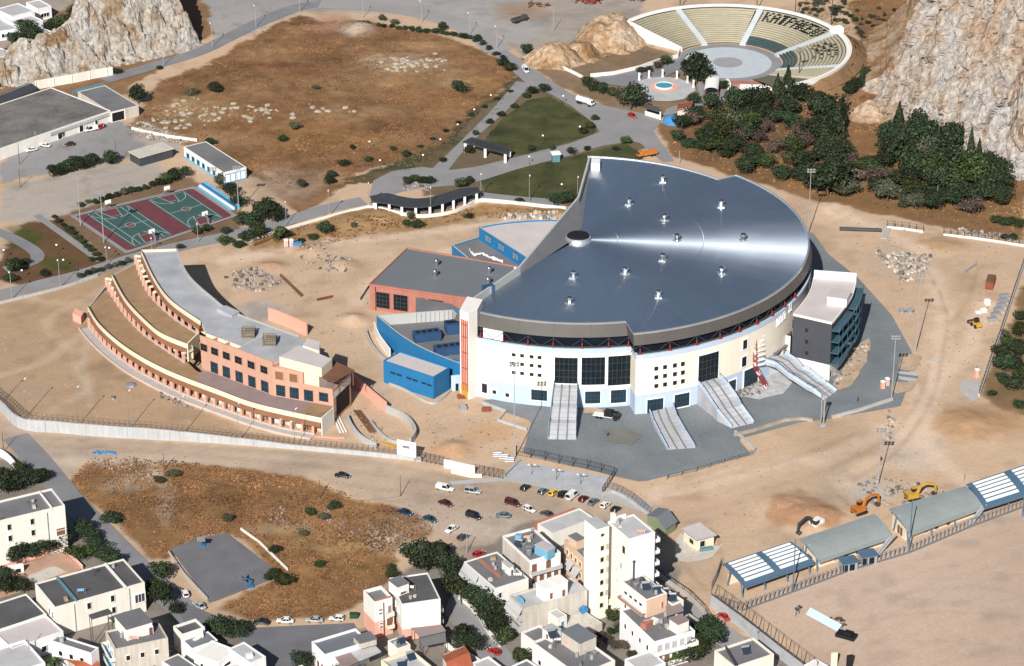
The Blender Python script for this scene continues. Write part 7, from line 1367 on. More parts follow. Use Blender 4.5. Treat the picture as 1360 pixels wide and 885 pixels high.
def stones(name, label, poly, n, s, seed, mt='rubblemat', zmax=.8):
    r = random.Random(seed); b = MB(); k = 0; xs = [p[0] for p in poly]; ys = [p[1] for p in poly]
    while k < n:
        x, y = r.uniform(min(xs), max(xs)), r.uniform(min(ys), max(ys))
        if not inside(np.array([x]), np.array([y]), poly)[0]: continue
        k += 1; g = P(x, y); q = r.uniform(*s); z = ground_h(g.x, g.y); m = 6; c = V((g.x, g.y, z)); top = [c+V((q*.45*math.cos(i*1.05)*r.uniform(.6, 1.1), q*.45*math.sin(i*1.05)*r.uniform(.6, 1.1), q*zmax*r.uniform(.4, .8))) for i in range(m)]; bot = [c+V((q*.7*math.cos(i*1.05)*r.uniform(.7, 1.2), q*.7*math.sin(i*1.05)*r.uniform(.7, 1.2), -.15)) for i in range(m)]
        b.add(top+bot, [tuple(range(m))]+[(m+i, m+(i+1) % m, (i+1) % m, i) for i in range(m)])
    return tag(b.build(name, mt), kind='stuff')
stones('rubble', '', [(355, 690), (368, 672), (560, 690), (570, 712), (500, 735), (480, 720)], 160, (.25, .9), 1, 'pebble'); stones('rubble', '', [(130, 618), (170, 606), (200, 612), (215, 640), (165, 640)], 90, (.25, .8), 2, 'pebble')
stones('rubble', '', [(296, 365), (330, 355), (375, 375), (345, 388), (310, 385)], 130, (.4, 1.3), 3); stones('rubble', '', [(395, 338), (425, 328), (470, 345), (460, 362), (410, 362)], 90, (.3, 1.1), 4)
stones('rubble', '', [(168, 166), (185, 160), (245, 185), (240, 192), (200, 185)], 130, (.4, 1.0), 5); stones('rubble', '', [(982, 505), (1022, 508), (1010, 524), (975, 528)], 110, (.3, 1.2), 6)
stones('rubble', '', [(1105, 480), (1150, 455), (1158, 462), (1130, 500), (1108, 515)], 120, (.3, 1.3), 7); stones('rubble', '', [(1160, 330), (1240, 340), (1232, 360), (1205, 378), (1175, 355)], 190, (.5, 1.5), 8)
stones('rubble', '', [(1180, 545), (1190, 560), (1182, 585), (1172, 582)], 50, (.3, 1.), 9); stones('rubble', '', [(1140, 640), (1180, 632), (1260, 655), (1240, 668), (1150, 672)], 120, (.3, 1.2), 10)
stones('rubble', '', [(1270, 303), (1350, 312), (1356, 320), (1280, 312)], 70, (.5, 1.4), 11); stones('rubble', '', [(655, 288), (740, 283), (746, 292), (690, 296)], 60, (.6, 1.6), 12)
stones('rubble', '', [(210, 520), (252, 535), (258, 548), (214, 530)], 40, (.3, .9), 13); stones('rubble', '', [(530, 240), (575, 242), (570, 254), (536, 253)], 70, (.4, 1.0), 14)
b = MB(); m = 7; r = random.Random(8); top = [V((.42*math.cos(i*.9)*r.uniform(.6, 1.1), .42*math.sin(i*.9)*r.uniform(.6, 1.1), .5*r.uniform(.8, 1.2))) for i in range(m)]; mid = [V((.62*math.cos(i*.9)*r.uniform(.8, 1.1), .62*math.sin(i*.9)*r.uniform(.8, 1.1), .2)) for i in range(m)]; bot = [V((.6*math.cos(i*.9), .6*math.sin(i*.9), -.3)) for i in range(m)]
b.add(top+mid+bot, [tuple(range(m))]+[(m+i, m+(i+1) % m, (i+1) % m, i) for i in range(m)]+[(2*m+i, 2*m+(i+1) % m, m+(i+1) % m, m+i) for i in range(m)]); bo = b.build('boulder', 'stone')
spots = []
r = random.Random(4)
for cx, cy, rx, ry, n in ((265, 150, 60, 16, 60), (215, 165, 38, 12, 26), (345, 150, 36, 12, 26), (540, 85, 50, 9, 60), (430, 145, 40, 8, 10)):
    for _ in range(n): spots.append((cx+r.gauss(0, .5)*rx, cy+r.gauss(0, .5)*ry, r.uniform(.5, 1.9)))
for i, (x, y, s) in enumerate(spots):
    o = bo if i == 0 else bo.copy()
    if i: COL.objects.link(o)
    g = P(x, y); o.location = (g.x, g.y, ground_h(g.x, g.y)); o.scale = (s*1.3, s, s*.7); o.rotation_euler.z = r.random()*6; tag(o, 'pale limestone boulder lying among dry grass in the upper brown field', 'boulder', 'boulders of the upper brown field')
stones('rubble', '', [(300, 330), (560, 310), (740, 290), (620, 320), (500, 370), (480, 440), (520, 540), (470, 500), (330, 400)], 170, (.15, .5), 41, 'pebble')
stones('rubble', '', [(560, 545), (690, 560), (690, 600), (570, 605)], 120, (.15, .55), 42, 'pebble')
stones('rubble', '', [(840, 650), (1000, 610), (1200, 560), (1260, 640), (1060, 700), (950, 740), (900, 700)], 260, (.12, .45), 43, 'pebble')
stones('rubble', '', [(1090, 280), (1340, 330), (1330, 440), (1250, 560), (1220, 480), (1180, 400)], 240, (.12, .45), 44, 'pebble')
stones('rubble', '', [(0, 430), (100, 430), (240, 540), (380, 580), (0, 540)], 130, (.15, .5), 45, 'pebble')
stones('rubble', '', [(60, 590), (600, 640), (680, 700), (600, 720), (560, 680), (330, 620)], 150, (.12, .4), 46, 'pebble')
# ---------------------------------------------------------------- vehicles
def paint_(n, c, r=.3):
    if n not in M: mat(n, c, rough=r, var=0, spec=.5)
    return M[n]
for n, c in (('p_black', (.012, .013, .016)), ('p_blue', (.012, .035, .09)), ('p_teal', (.02, .07, .09)), ('p_maroon', (.09, .012, .014)), ('p_white', (.74, .74, .73)), ('p_silver', (.36, .38, .40)), ('p_steel', (.11, .16, .20)), ('p_yellow', (.70, .42, .02)), ('p_red', (.42, .02, .018)), ('p_grey', (.06, .065, .07)), ('p_orange', (.45, .16, .03))): paint_(n, c)
mat('carglass', (.012, .016, .02), rough=.1, var=0, spec=.6); mat('taillight', (.3, .01, .01), rough=.3, var=0)
def ringsec(x, z0, z1, w, n=10):
    out = []; zc, hz = (z0+z1)/2, (z1-z0)/2
    for i in range(n):
        a = 2*math.pi*i/n+math.pi/n; c, s = math.cos(a), math.sin(a); p = .45
        out.append((x, w*math.copysign(abs(c)**p, c), zc+hz*math.copysign(abs(s)**p, s)))
    return out
def loft(b, secs, m=0):
    n = len(secs[0]); v = [p for s in secs for p in s]; k = len(secs)
    b.add(v, [(i*n+j, i*n+(j+1) % n, (i+1)*n+(j+1) % n, (i+1)*n+j) for i in range(k-1) for j in range(n)]+[tuple(range(n))[::-1], tuple((k-1)*n+j for j in range(n))], m)
CAR = {}
def carproto(kind):
    if kind in CAR: return CAR[kind]
    L, W, Hh = {'sedan': (4.35, .84, 1.40), 'hatch': (3.8, .80, 1.42), 'suv': (4.5, .90, 1.75), 'van': (4.9, .92, 1.95), 'pickup': (5.1, .9, 1.75)}[kind]
    x0, x1 = -L/2, L/2; t = thing('parked_car', 'x', 'car'); o = {}
    zh = .95 if kind in ('suv', 'pickup', 'van') else .84
    b = MB(); b.sm = True; loft(b, [ringsec(x0, .4, zh-.1, W*.82), ringsec(x0+.25, .28, zh, W*.97), ringsec(-.3, .26, zh+.03, W), ringsec(x1-1.15, .26, zh-.02, W), ringsec(x1-.3, .28, zh-.16, W*.95), ringsec(x1, .38, zh-.3, W*.8)])
    ob = b.build('body', 'p_white', None); ob.parent = t; o['body'] = ob
    cb, cf = {'sedan': (x0+.75, x1-1.1), 'hatch': (x0+.12, x1-1.05), 'suv': (x0+.1, x1-1.2), 'van': (x0+.08, x1-.75), 'pickup': (x0+.1, x1-1.25)}[kind]
    rb, rf = {'sedan': (cb+.55, cf-.85), 'hatch': (cb+.3, cf-.75), 'suv': (cb+.15, cf-.7), 'van': (cb+.1, cf-.7), 'pickup': (cb+.12, cf-.75)}[kind]
    z0, z1 = zh-.04, Hh-.07; w0, w1 = W*.92, W*.74
    b = MB(); v = [(cb, -w0, z0), (cf, -w0, z0), (cf, w0, z0), (cb, w0, z0), (rb, -w1, z1), (rf, -w1, z1), (rf, w1, z1), (rb, w1, z1)]; b.add(v, [(0, 1, 5, 4), (1, 2, 6, 5), (2, 3, 7, 6), (3, 0, 4, 7), (4, 5, 6, 7)]); ob = b.build('windows', 'carglass', None); ob.parent = t
    b = MB(); b.box(((rb+rf)/2, 0, z1), rf-rb+.1, w1*2+.06, .07)
    for sg in (-1, 1):
        for p, q in (((cf, sg*w0, z0), (rf, sg*w1, z1)), ((cb, sg*w0, z0), (rb, sg*w1, z1)), (((cb+cf)/2-.1, sg*(w0+.01), z0), ((rb+rf)/2-.1, sg*(w1+.01), z1))): b.beam(p, q, .09, .09)
    if kind in ('van', 'pickup'): b.add([(cb-.02, -w0-.02, z0), (cb+(cf-cb)*.5, -w0-.02, z0), (cb+(cf-cb)*.5, -w1-.02, z1), (rb, -w1-.02, z1), (cb-.02, w0+.02, z0), (cb+(cf-cb)*.5, w0+.02, z0), (cb+(cf-cb)*.5, w1+.02, z1), (rb, w1+.02, z1)], [(0, 1, 2, 3), (7, 6, 5, 4)])
    ob = b.build('roof', 'p_white', None); ob.parent = t
    for sx_ in (x0+.75, x1-.8):
        for sg in (-1, 1): b = MB(); b.tube([(sx_, sg*(W-.2), .32), (sx_, sg*(W+.02), .32)], .32, 12); b.tube([(sx_, sg*(W+.021), .32), (sx_, sg*(W+.03), .32)], .18, 8, 1); ob = b.build('wheel', ['tyre', 'galv'], None); ob.parent = t
    for sg in (-1, 1):
        b = MB(); b.box((x1-.1, sg*W*.6, zh-.36), .18, .34, .14); ob = b.build('headlight', 'lampwhite', None); ob.parent = t
        b = MB(); b.box((x0+.06, sg*W*.66, zh-.32), .14, .28, .16); ob = b.build('taillight', 'taillight', None); ob.parent = t
    CAR[kind] = [t, False]; return CAR[kind]
def setpaint(t, p):
    for c in t.children:
        if c.name.split('.')[0] in ('body', 'roof'): c.material_slots[0].link = 'OBJECT'; c.material_slots[0].material = M[p]
def car(x, y, dx, dy, kind, p, label, group='parked cars'):
    q = P(x, y); d = P(x+dx, y+dy)-q; rz = math.atan2(d.y, d.x); pr = carproto(kind)
    if not pr[1]: t = pr[0]; pr[1] = True; t.location = q; t.rotation_euler.z = rz; t['label'] = label
    else: t = copy_tree(pr[0], q, rz, label=label)
    t.name = 'parked_car'; t['group'] = group; t.location.z = .05; setpaint(t, p)
G1 = 'cars on the sandy car park'
car(455, 634, 10, 1, 'sedan', 'p_black', 'lone black car driving on the sandy front road', 'cars on the front road')
car(591, 651, 10, 2, 'pickup', 'p_white', 'white covered pickup on the sandy car park', G1); car(628, 655, 10, 1.5, 'suv', 'p_silver', 'silver white off roader beside the covered pickup', G1)
car(538, 683, 10, 3, 'sedan', 'p_blue', 'dark blue car, leftmost on the car park edge', G1); car(571, 692, 10, 4, 'sedan', 'p_teal', 'petrol blue car right of the leftmost dark blue one', G1)
car(592, 671, 10, 3.5, 'sedan', 'p_maroon', 'dark red car alone below the white pickup', G1); car(629, 688, 10, 3, 'suv', 'p_black', 'black people carrier in the middle of the sandy car park', G1)
car(668, 687, -10, -1, 'sedan', 'p_steel', 'grey green coupe right of the black people carrier', G1); car(681, 671, 10, 3, 'suv', 'p_maroon', 'maroon estate car in the middle row', G1)
car(703, 679, 10, 4.5, 'hatch', 'p_white', 'white hatchback right of the maroon estate', G1); car(726, 685, -10, -4, 'sedan', 'p_grey', 'dark grey car at the brick wall corner', G1)
car(600, 705, -10, 6, 'sedan', 'p_white', 'white car slanting up beside the rubble at the car park edge', G1); car(615, 716, 10, -6, 'hatch', 'p_grey', 'dark grey hatchback near the tree at the alley head', G1)
for i, (x, y, kd, p, l) in enumerate(((698, 650, 'hatch', 'p_black', 'black car set apart left of the slanted row'), (721, 655, 'hatch', 'p_steel', 'blue grey car first in the slanted row'), (735, 657, 'hatch', 'p_yellow', 'bright yellow taxi in the slanted row'), (748, 658.5, 'sedan', 'p_black', 'black car right of the yellow taxi'), (760, 661, 'van', 'p_white', 'white van in the slanted row'), (775, 665, 'hatch', 'p_maroon', 'dark red car right of the white van'), (788, 669, 'sedan', 'p_steel', 'blue grey saloon near the brick wall end'), (804, 673, 'hatch', 'p_white', 'small white car next to last in the slanted row'), (818, 679, 'hatch', 'p_black', 'black hatchback last in the slanted row'))): car(x, y, 10, -7.5, kd, p, l, G1)
G2 = 'cars along the lower street'
car(347, 829, -10, -.4, 'sedan', 'p_black', 'black and white saloon, leftmost on the lower street', G2); car(379, 827, -10, -.6, 'sedan', 'p_white', 'white saloon second on the lower street', G2); car(418, 826, -10, -.4, 'sedan', 'p_silver', 'low silver car on the lower street', G2); car(447, 824, -10, -.8, 'hatch', 'p_white', 'white hatchback nearest the green bin', G2)
car(246, 791, -4, -10, 'hatch', 'p_white', 'white car parked on the left street by the court wall', 'cars on the left street'); car(265, 807, -9, -6, 'sedan', 'p_silver', 'silver white car parked lower on the left street', 'cars on the left street')
car(962, 821, -9, -6, 'sedan', 'p_red', 'red car under the high pitch wall', 'cars by the pitch'); car(957, 850, -9, -7, 'sedan', 'p_blue', 'blue car half under trees below the red car', 'cars by the pitch'); car(656, 868, -8, -4, 'hatch', 'p_red', 'red car in the deep shade of the alley trees', 'cars by the pitch'); car(636, 738, 10, -5, 'hatch', 'p_red', 'red car behind the slatted balcony house', 'cars by the pitch')
G3 = 'cars in the parking yard'
car(42, 201, -10, 2, 'sedan', 'p_white', 'white car leftmost in the parking yard', G3); car(60, 195, -10, -2, 'sedan', 'p_white', 'white car beside the weedy kerb in the parking yard', G3); car(92, 194, -10, 1, 'hatch', 'p_maroon', 'dark red car in the parking yard', G3); car(121, 174, -10, 2, 'van', 'p_white', 'white van by the warehouse gateway', G3); car(134, 171, -9, 4, 'hatch', 'p_red', 'red car behind the white van', G3); car(3, 142, 9, -4, 'hatch', 'p_red', 'red car at the left edge near the barrel roofed shed', G3)
car(840, 156, 8, 3, 'hatch', 'p_red', 'red car on the park road by the fountain square', 'cars in the park'); car(698, 95, 4, 5, 'van', 'p_white', 'small white van on the upper park road', 'cars in the park')
for x, y, p, l in ((1125, 8, 'p_grey', 'x'),): pass
def truck(x, y, dx, dy, label, cabp, kind):
    q = P(x, y); d = P(x+dx, y+dy)-q; t = thing('truck', label, 'truck', q, None, math.atan2(d.y, d.x)); L = 7.5
    def pt(n, b, m): o = b.build(n, m, None); o.parent = t
    b = MB(); b.box((0, 0, .55), L, .9, .3); pt('chassis', b, 'darksteel'); b = MB(); b.sm = False; loft(b, [ringsec(2.0, .7, 2.5, 1.15), ringsec(3.3, .7, 2.4, 1.15), ringsec(3.7, .7, 1.6, 1.1)]); pt('cab', b, cabp)
    b = MB(); b.add([(3.36, -1., 1.65), (3.36, 1., 1.65), (3.2, .95, 2.3), (3.2, -.95, 2.3)], [(0, 1, 2, 3)]); b.add([(3.7, -1., 1.62), (3.7, 1., 1.62), (3.34, .98, 2.3), (3.34, -.98, 2.3)], [(0, 1, 2, 3)]); pt('windscreen', b, 'carglass')
    if kind == 'tank': b = MB(); b.sm = True; b.tube([(-3.6, 0, 1.75), (-3.4, 0, 1.75), (1.6, 0, 1.75), (1.8, 0, 1.75)], 1.1, 14); pt('tank', b, 'p_white'); b = MB(); b.box((-1, 0, 2.8), 3.5, .5, .12); pt('walkway', b, 'galv')
    elif kind == 'tip':
        b = MB(); b.box((-1, 0, .9), 5.6, 2.3, .15)
        for s in (-1.1, 1.1): b.box((-1, s, 1.05), 5.6, .12, .8)
        for s in (-3.75, 1.75): b.box((s, 0, 1.05), .12, 2.3, .8)
        pt('tipper_bed', b, cabp)
    else: b = MB(); b.box((-1, 0, .9), 5.8, 2.4, .2); pt('flat_bed', b, 'p_white'); b = MB(); b.box((.6, 0, 1.1), 2.4, 2.2, 1.6); pt('load', b, 'black')
    for sx_ in (-2.6, -1.4, 2.7):
        for s in (-1.05, 1.05): b = MB(); b.tube([(sx_, s-.15, .5), (sx_, s+.15, .5)], .5, 12); pt('wheel', b, 'tyre')
    return t
truck(777, 139, 10, 3, 'white tanker truck on the park road beside the lawn', 'p_white', 'tank'); truck(859, 208, -10, 2, 'orange tipper truck parked behind the arena roof', 'p_orange', 'tip'); truck(806, 556, 10, 1.5, 'white flat bed truck with black load in front of the big windows', 'black', 'flat'); truck(690, 29, 10, -3, 'dark grey tipper truck on the far road', 'p_grey', 'tip')
truck(898, 158, 8, -2, 'dark blue truck in the shade by the blue tarpaulin', 'p_blue', 'flat') if False else None
# ---------------------------------------------------------------- machines and site gear
def excavator(x, y, dx, dy, label, p, reach=1.):
    q = P(x, y); d = P(x+dx, y+dy)-q; t = thing('excavator', label, 'excavator', q, 'excavators by the stands', math.atan2(d.y, d.x))
    def pt(n, b, m): o = b.build(n, m, None); o.parent = t; return o
    for s in (-1.1, 1.1):
        b = MB(); b.tube([(-1.5, s-.3, .45), (-1.5, s+.3, .45)], .45, 10); b.tube([(1.5, s-.3, .45), (1.5, s+.3, .45)], .45, 10); b.box((0, s, .02), 3.0, .6, .86); pt('track', b, 'tyre')
    b = MB(); b.box((-.4, 0, 1.0), 3.4, 2.5, 1.2); b.box((-1.6, 0, 1.2), 1.0, 2.6, 1.3); pt('body', b, p); b = MB(); b.box((.7, .7, 1.9), 1.4, 1.1, 1.3); pt('cab', b, 'carglass'); b = MB(); b.box((.7, .7, 3.2), 1.5, 1.2, .1); pt('cab_roof', b, p if p != 'p_white' else 'p_white')
    k1 = V((3.6*reach, -.3, 4.6)); k2 = V((6.6*reach, -.3, 3.0)); b = MB(); b.beam((1.0, -.3, 1.8), V((2.0*reach, -.3, 4.0)), .55, .7); b.beam(V((2.0*reach, -.3, 3.9)), k1, .5, .7); b.beam(k1, k2+V((0, 0, .6)), .45, .6); pt('boom', b, p if p != 'p_white' else 'darksteel')
    b = MB(); b.beam(k2+V((-.2, 0, .9)), k2+V((.2, 0, -1.7)), .4, .5); pt('arm', b, p if p != 'p_white' else 'darksteel'); b = MB(); c = k2+V((-.2, 0, -2.6)); b.add([c+V((-.7, -.6, .9)), c+V((.5, -.6, .9)), c+V((.2, -.6, 0)), c+V((-.6, -.6, .1)), c+V((-.7, .6, .9)), c+V((.5, .6, .9)), c+V((.2, .6, 0)), c+V((-.6, .6, .1))], [(0, 3, 2, 1), (4, 5, 6, 7), (1, 2, 6, 5), (2, 3, 7, 6), (3, 0, 4, 7)]); pt('bucket', b, 'darksteel')
excavator(1141, 682, 10, -4, 'orange excavator with raised boom beside the left grey stand roof', 'p_orange'); excavator(1212, 664, 10, -2, 'ochre excavator behind the middle stand roof', 'yellow'); excavator(1083, 702, -10, 5, 'white cabbed digger with dark arm behind the striped stand', 'p_white')
t = thing('wheel_loader', 'small yellow loader by the pallet stacks', 'loader', P(1296, 434), None, 2.0)
def lp(n, b, m): o = b.build(n, m, None); o.parent = t
b = MB(); b.box((-.8, 0, .6), 2.2, 1.8, 1.1); b.box((.8, 0, .6), 1.2, 1.2, .7); lp('body', b, 'yellow'); b = MB(); b.box((-.1, 0, 1.7), 1.1, 1.4, 1.2); lp('cab', b, 'carglass'); b = MB(); b.beam((1.2, .6, 1.1), (2.6, .6, .6), .2, .3); b.beam((1.2, -.6, 1.1), (2.6, -.6, .6), .2, .3); lp('arm', b, 'yellow'); b = MB(); b.box((2.9, 0, .1), .8, 2.2, .9); lp('bucket', b, 'darksteel')
for x in (-1.1, 1.0):
    for s in (-.95, .95): b = MB(); b.tube([(x, s-.2, .6), (x, s+.2, .6)], .6, 12); lp('wheel', b, 'tyre')
t = thing('shipping_container', 'rust red container alone on the right hand sand', 'container', P(1315, 380), None, math.atan2(*(lambda d: (d.y, d.x))(P(1322, 360)-P(1315, 382)))); b = MB(); b.box((0, 0, .1), 6.1, 2.44, 2.5)
for i in range(20):
    for s in (-1.25, 1.25): b.box((-2.9+i*.305, s, .2), .12, .08, 2.3)
lp('body', b, 'rust'); b = MB(); b.box((-3.06, 0, .15), .06, 2.3, 2.35)
for s in (-.6, .6): b.tube([(-3.12, s, .2), (-3.12, s, 2.4)], .05, 5)
lp('door', b, 'rust'); b = MB(); b.box((0, 0, 2.6), 6.12, 2.46, .05); lp('roof', b, 'wood')
def stack(name, label, cat, x, y, sx, sy, n, dz, m, ang=.3, group=None):
    g = P(x, y); b = MB()
    for i in range(n): b.box((g.x+rnd.uniform(-.1, .1), g.y+rnd.uniform(-.1, .1), .02+i*(dz+.04)), sx, sy, dz, ang+rnd.uniform(-.05, .05)); b.box((g.x, g.y, .02+i*(dz+.04)+dz), sx*.9, sy*.8, .045, ang)
    return tag(b.build(name, m, None, g), label, cat, group)
for i, (x, y) in enumerate(((1334, 396), (1332, 402), (1329, 408), (1326, 414), (1322, 420), (1318, 427))): stack('pallet_stack', '%s stack of grey panels from the top beside the right wall' % ORD[i], 'stack', x, y, 3.0, 1.6, 4, .28, 'galv', .25, 'grey panel stacks by the right wall')
stack('block_pallet', 'taller pallet of white blocks left of the grey panel stacks', 'pallet', 1311, 404, 1.5, 1.5, 4, .35, 'white_clean'); stack('block_pallet', 'pallet of white blocks below the taller one', 'pallet', 1306, 414, 1.6, 1.4, 3, .3, 'white_clean'); stack('block_pallet', 'low pallet of white blocks nearest the yellow loader', 'pallet', 1299, 416, 1.6, 1.2, 2, .3, 'white')
for x, y, l in ((1198, 415, 'round grey cable drum on the sand, left of a pair'), (1209, 415, 'round grey cable drum on the sand, right of a pair')): g = P(x, y); b = MB(); b.lathe(g, [(1.2, 0), (1.2, .12), (.6, .13), (.6, .9), (1.2, .91), (1.2, 1.05)], 16); tag(b.build('cable_drum', 'polegrey', None, g), l, 'drum')
def toilet(x, y, m, label): g = P(x, y); t = thing('site_toilet', label, 'toilet', g, 'site toilets'); b = MB(); b.box(g, 1.1, 1.1, 2.2, .3); b.build('body', m, t); b = MB(); b.box(g+V((0, 0, 2.2)), 1.2, 1.2, .18, .3); b.build('roof', 'lampwhite', t); b = MB(); b.box(g+V((.15, -.56, .1)), .8, .06, 1.9, .3); b.build('door', 'pinkpale', t)
toilet(1297, 500, 'pinkpale', 'pink white site toilet by the right hand concrete pad'); toilet(1172, 516, 'pinkpale', 'pink site toilet at the pavement corner, left one'); toilet(1178, 512, 'roofpale', 'grey site toilet at the pavement corner, right one'); toilet(380, 327, 'white', 'white site toilet left of the blue bin by the rear wall'); toilet(387, 327, 'white', 'white site toilet next to the blue bin by the rear wall')
g = P(395, 327); b = MB(); b.box(g, 3, 1.6, 1.3, .1); tag(b.build('waste_bin', 'blue_tarp', None, g), 'blue waste bin beside the two white site toilets', 'bin')
g = P(470, 821); b = MB(); b.prism([Z(g+V(d), 0) for d in ((-1.0, -.6, 0), (1.0, -.6, 0), (1.0, .6, 0), (-1.0, .6, 0))], .15, 1.3); b.box((g.x, g.y, 1.3), 2.1, 1.3, .12, 0); mat('bingreen', (.02, .06, .03), var=.1); tag(b.build('waste_bin', 'bingreen', None, g), 'green rubbish bin at the end of the lower street', 'bin')
b = MB(); a, c = P(1115, 304, .6), P(1171, 306, .6); b.tube([a, c], .65, 12); tag(b.build('steel_pipe', 'darksteel', None, Z(a, 0)), 'long dark pipe lying behind the arena on the right', 'pipe')
b = MB(); a, c = P(1174, 317, .2), P(1182, 296, .2); b.beam(a, c, 2.0, .3); tag(b.build('concrete_slab', 'concrete', None, Z(a, 0)), 'grey slab lying at the end of the dark pipe', 'slab')
for x0, y0, x1, y1, m, l in ((1282, 362, 1296, 352, 'galv', 'pile of grey beams on the right sand'), (1191, 499, 1218, 503, 'hallroof', 'dark sheet on the sand patch by the pavement'), (372, 366, 400, 394, 'wood', 'long dark plank by the rubble behind the terraces'), (479, 398, 488, 383, 'darksteel', 'dark plank leaning by the brick hall corner'), (1232, 480, 1246, 483, 'concrete', 'thin beam on the right hand sand'), (421, 399, 440, 395, 'rust', 'rusty sheet behind the terraced roof'), (337, 326, 362, 316, 'wood', 'brown planks by the rear wall')):
    a, c = P(x0, y0, .3), P(x1, y1, .3); b = MB()
    for i in range(3): b.beam(a+V((0, i*.5, 0)), c+V((.2*i, i*.5, .1)), .35, .25)
    tag(b.build('plank_pile', m, None, Z(a, 0)), l, 'planks')
sheet('concrete_pad', [(1275, 507), (1300, 506), (1300, 530), (1292, 537), (1274, 520)], 'concrete'); sheet('concrete_pad', [(1192, 494), (1220, 496), (1218, 508), (1194, 506)], 'roofpale'); sheet('sand_patch', [(1200, 472), (1224, 476), (1212, 494), (1196, 492)], 'stone') if False else None
t = thing('spectator_bench', 'long pale blue covered bench lying on the pitch', 'bench', P(1090, 830)); a, c = P(1070, 817), P(1112, 840); d = (c-a).normalized(); n_ = V((-d.y, d.x, 0)); b = MB(); b.add([Z(a, .3), Z(c, .3), Z(c, 1.6)+n_*1.6, Z(a, 1.6)+n_*1.6], [(0, 1, 2, 3)]); b.add([Z(a, .2), Z(c, .2), Z(c, 1.5)+n_*1.6, Z(a, 1.5)+n_*1.6], [(3, 2, 1, 0)]); b.build('roof', 'paleblue', t); b = MB()
for f in (0, .33, .66, 1): p = a.lerp(c, f); b.beam(Z(p, 0)+n_*1.6, Z(p, 1.5)+n_*1.6, .12, .12); b.beam(Z(p, .0), Z(p, .3), .12, .12)
b.build('frame', 'galv', t)
g = P(1124, 846); b = MB(); b.box(g, 5, 2.6, .9, -.5); b.box(g+V((.5, 0, .9)), 2, 1.6, .6, -.5); tag(b.build('tarpaulin_heap', 'black', None, g), 'black covered heap at the end of the pale blue bench', 'heap')
stones('rubble', '', [(1090, 820), (1110, 818), (1130, 828), (1110, 836)], 26, (.4, 1.0), 31, 'leaf_brown')
for x, y, l in ((1057, 819, 'left of two dark corner posts on the pitch'), (1061, 816, 'right of two dark corner posts on the pitch')): g = P(x, y); b = MB(); b.tube([g, g+V((0, 0, 2.3))], .07, 5); b.box(g+V((0, 0, 2.0)), .7, .3, .6); tag(b.build('corner_post', 'darksteel', None, g), l, 'post')
g = P(1085, 888); b = MB(); b.box(g+V((4, 0, 0)), 1.6, .5, 4.5, .2); tag(b.build('sign_panel', 'cream', None, g), 'tall cream panel at the bottom edge by the pitch', 'panel'); g = P(1128, 886); b = MB(); b.box(g, 1.6, .4, 3.4, .3); tag(b.build('sign_panel', 'black', None, g), 'tall black panel at the bottom edge on the pitch', 'panel')
for i in range(9):
    x, y = [(1010, 720), (985, 745), (1075, 645), (1045, 665), (676, 612), (660, 605), (668, 608), (612, 528), (645, 545)][i]; g = P(x, y)
    if i < 4: continue
    b = MB(); n = 4
    for k_ in range(n): b.tube([g+V((-1.2+rnd.random()*.4, k_*.5-1, .3+.3*(k_ % 2))), g+V((1.2+rnd.random()*.4, k_*.5-.8, .3+.3*(k_ % 2)))], .28, 8)
    tag(b.build('pipe_heap', 'galv' if i < 7 else 'rust', None, g), ['', '', '', '', 'grey pipes heaped beside the white apron, right heap', 'grey pipes heaped beside the white apron, left heap', 'grey pipes heaped between the other two heaps', 'rusty pipes at the foot of the orange ribbed pylon', 'rusty bars beside the white framed wall'][i], 'pipes')
g = P(614, 545); b = MB(); b.box(g, 2.2, 1.6, 1.4, .4); b.box(g+V((0, 0, 1.4)), 1.4, 1.0, .8, .4, 0); tag(b.build('site_mixer', 'galv', None, g), 'grey mixer on the sand below the pylon', 'mixer')
for i, (x, y, l) in enumerate(((174, 512, 'crumpled grey tarpaulin by the terrace kerb'), (150, 530, 'small grey bundle on the brown sand below the terraces'))): g = P(x, y); b = MB(); b.lathe(g, [(1.8-i, 0), (1.4-i, .5), (.6, .9), (.1, 1)], 7); tag(b.build('tarpaulin', 'steel', None, g), l, 'tarpaulin')
b = MB()
for i in range(9): g = P(125+i*3.4+rnd.uniform(-1, 1), 602+rnd.uniform(-1.5, 1.5)); b.lathe(g, [(.6, 0), (.5, .35), (.1, .5)], 6)
tag(b.build('bag_row', 'blue_tarp', None, P(140, 602)), '', '', None, 'stuff')
g = P(805, 581); 
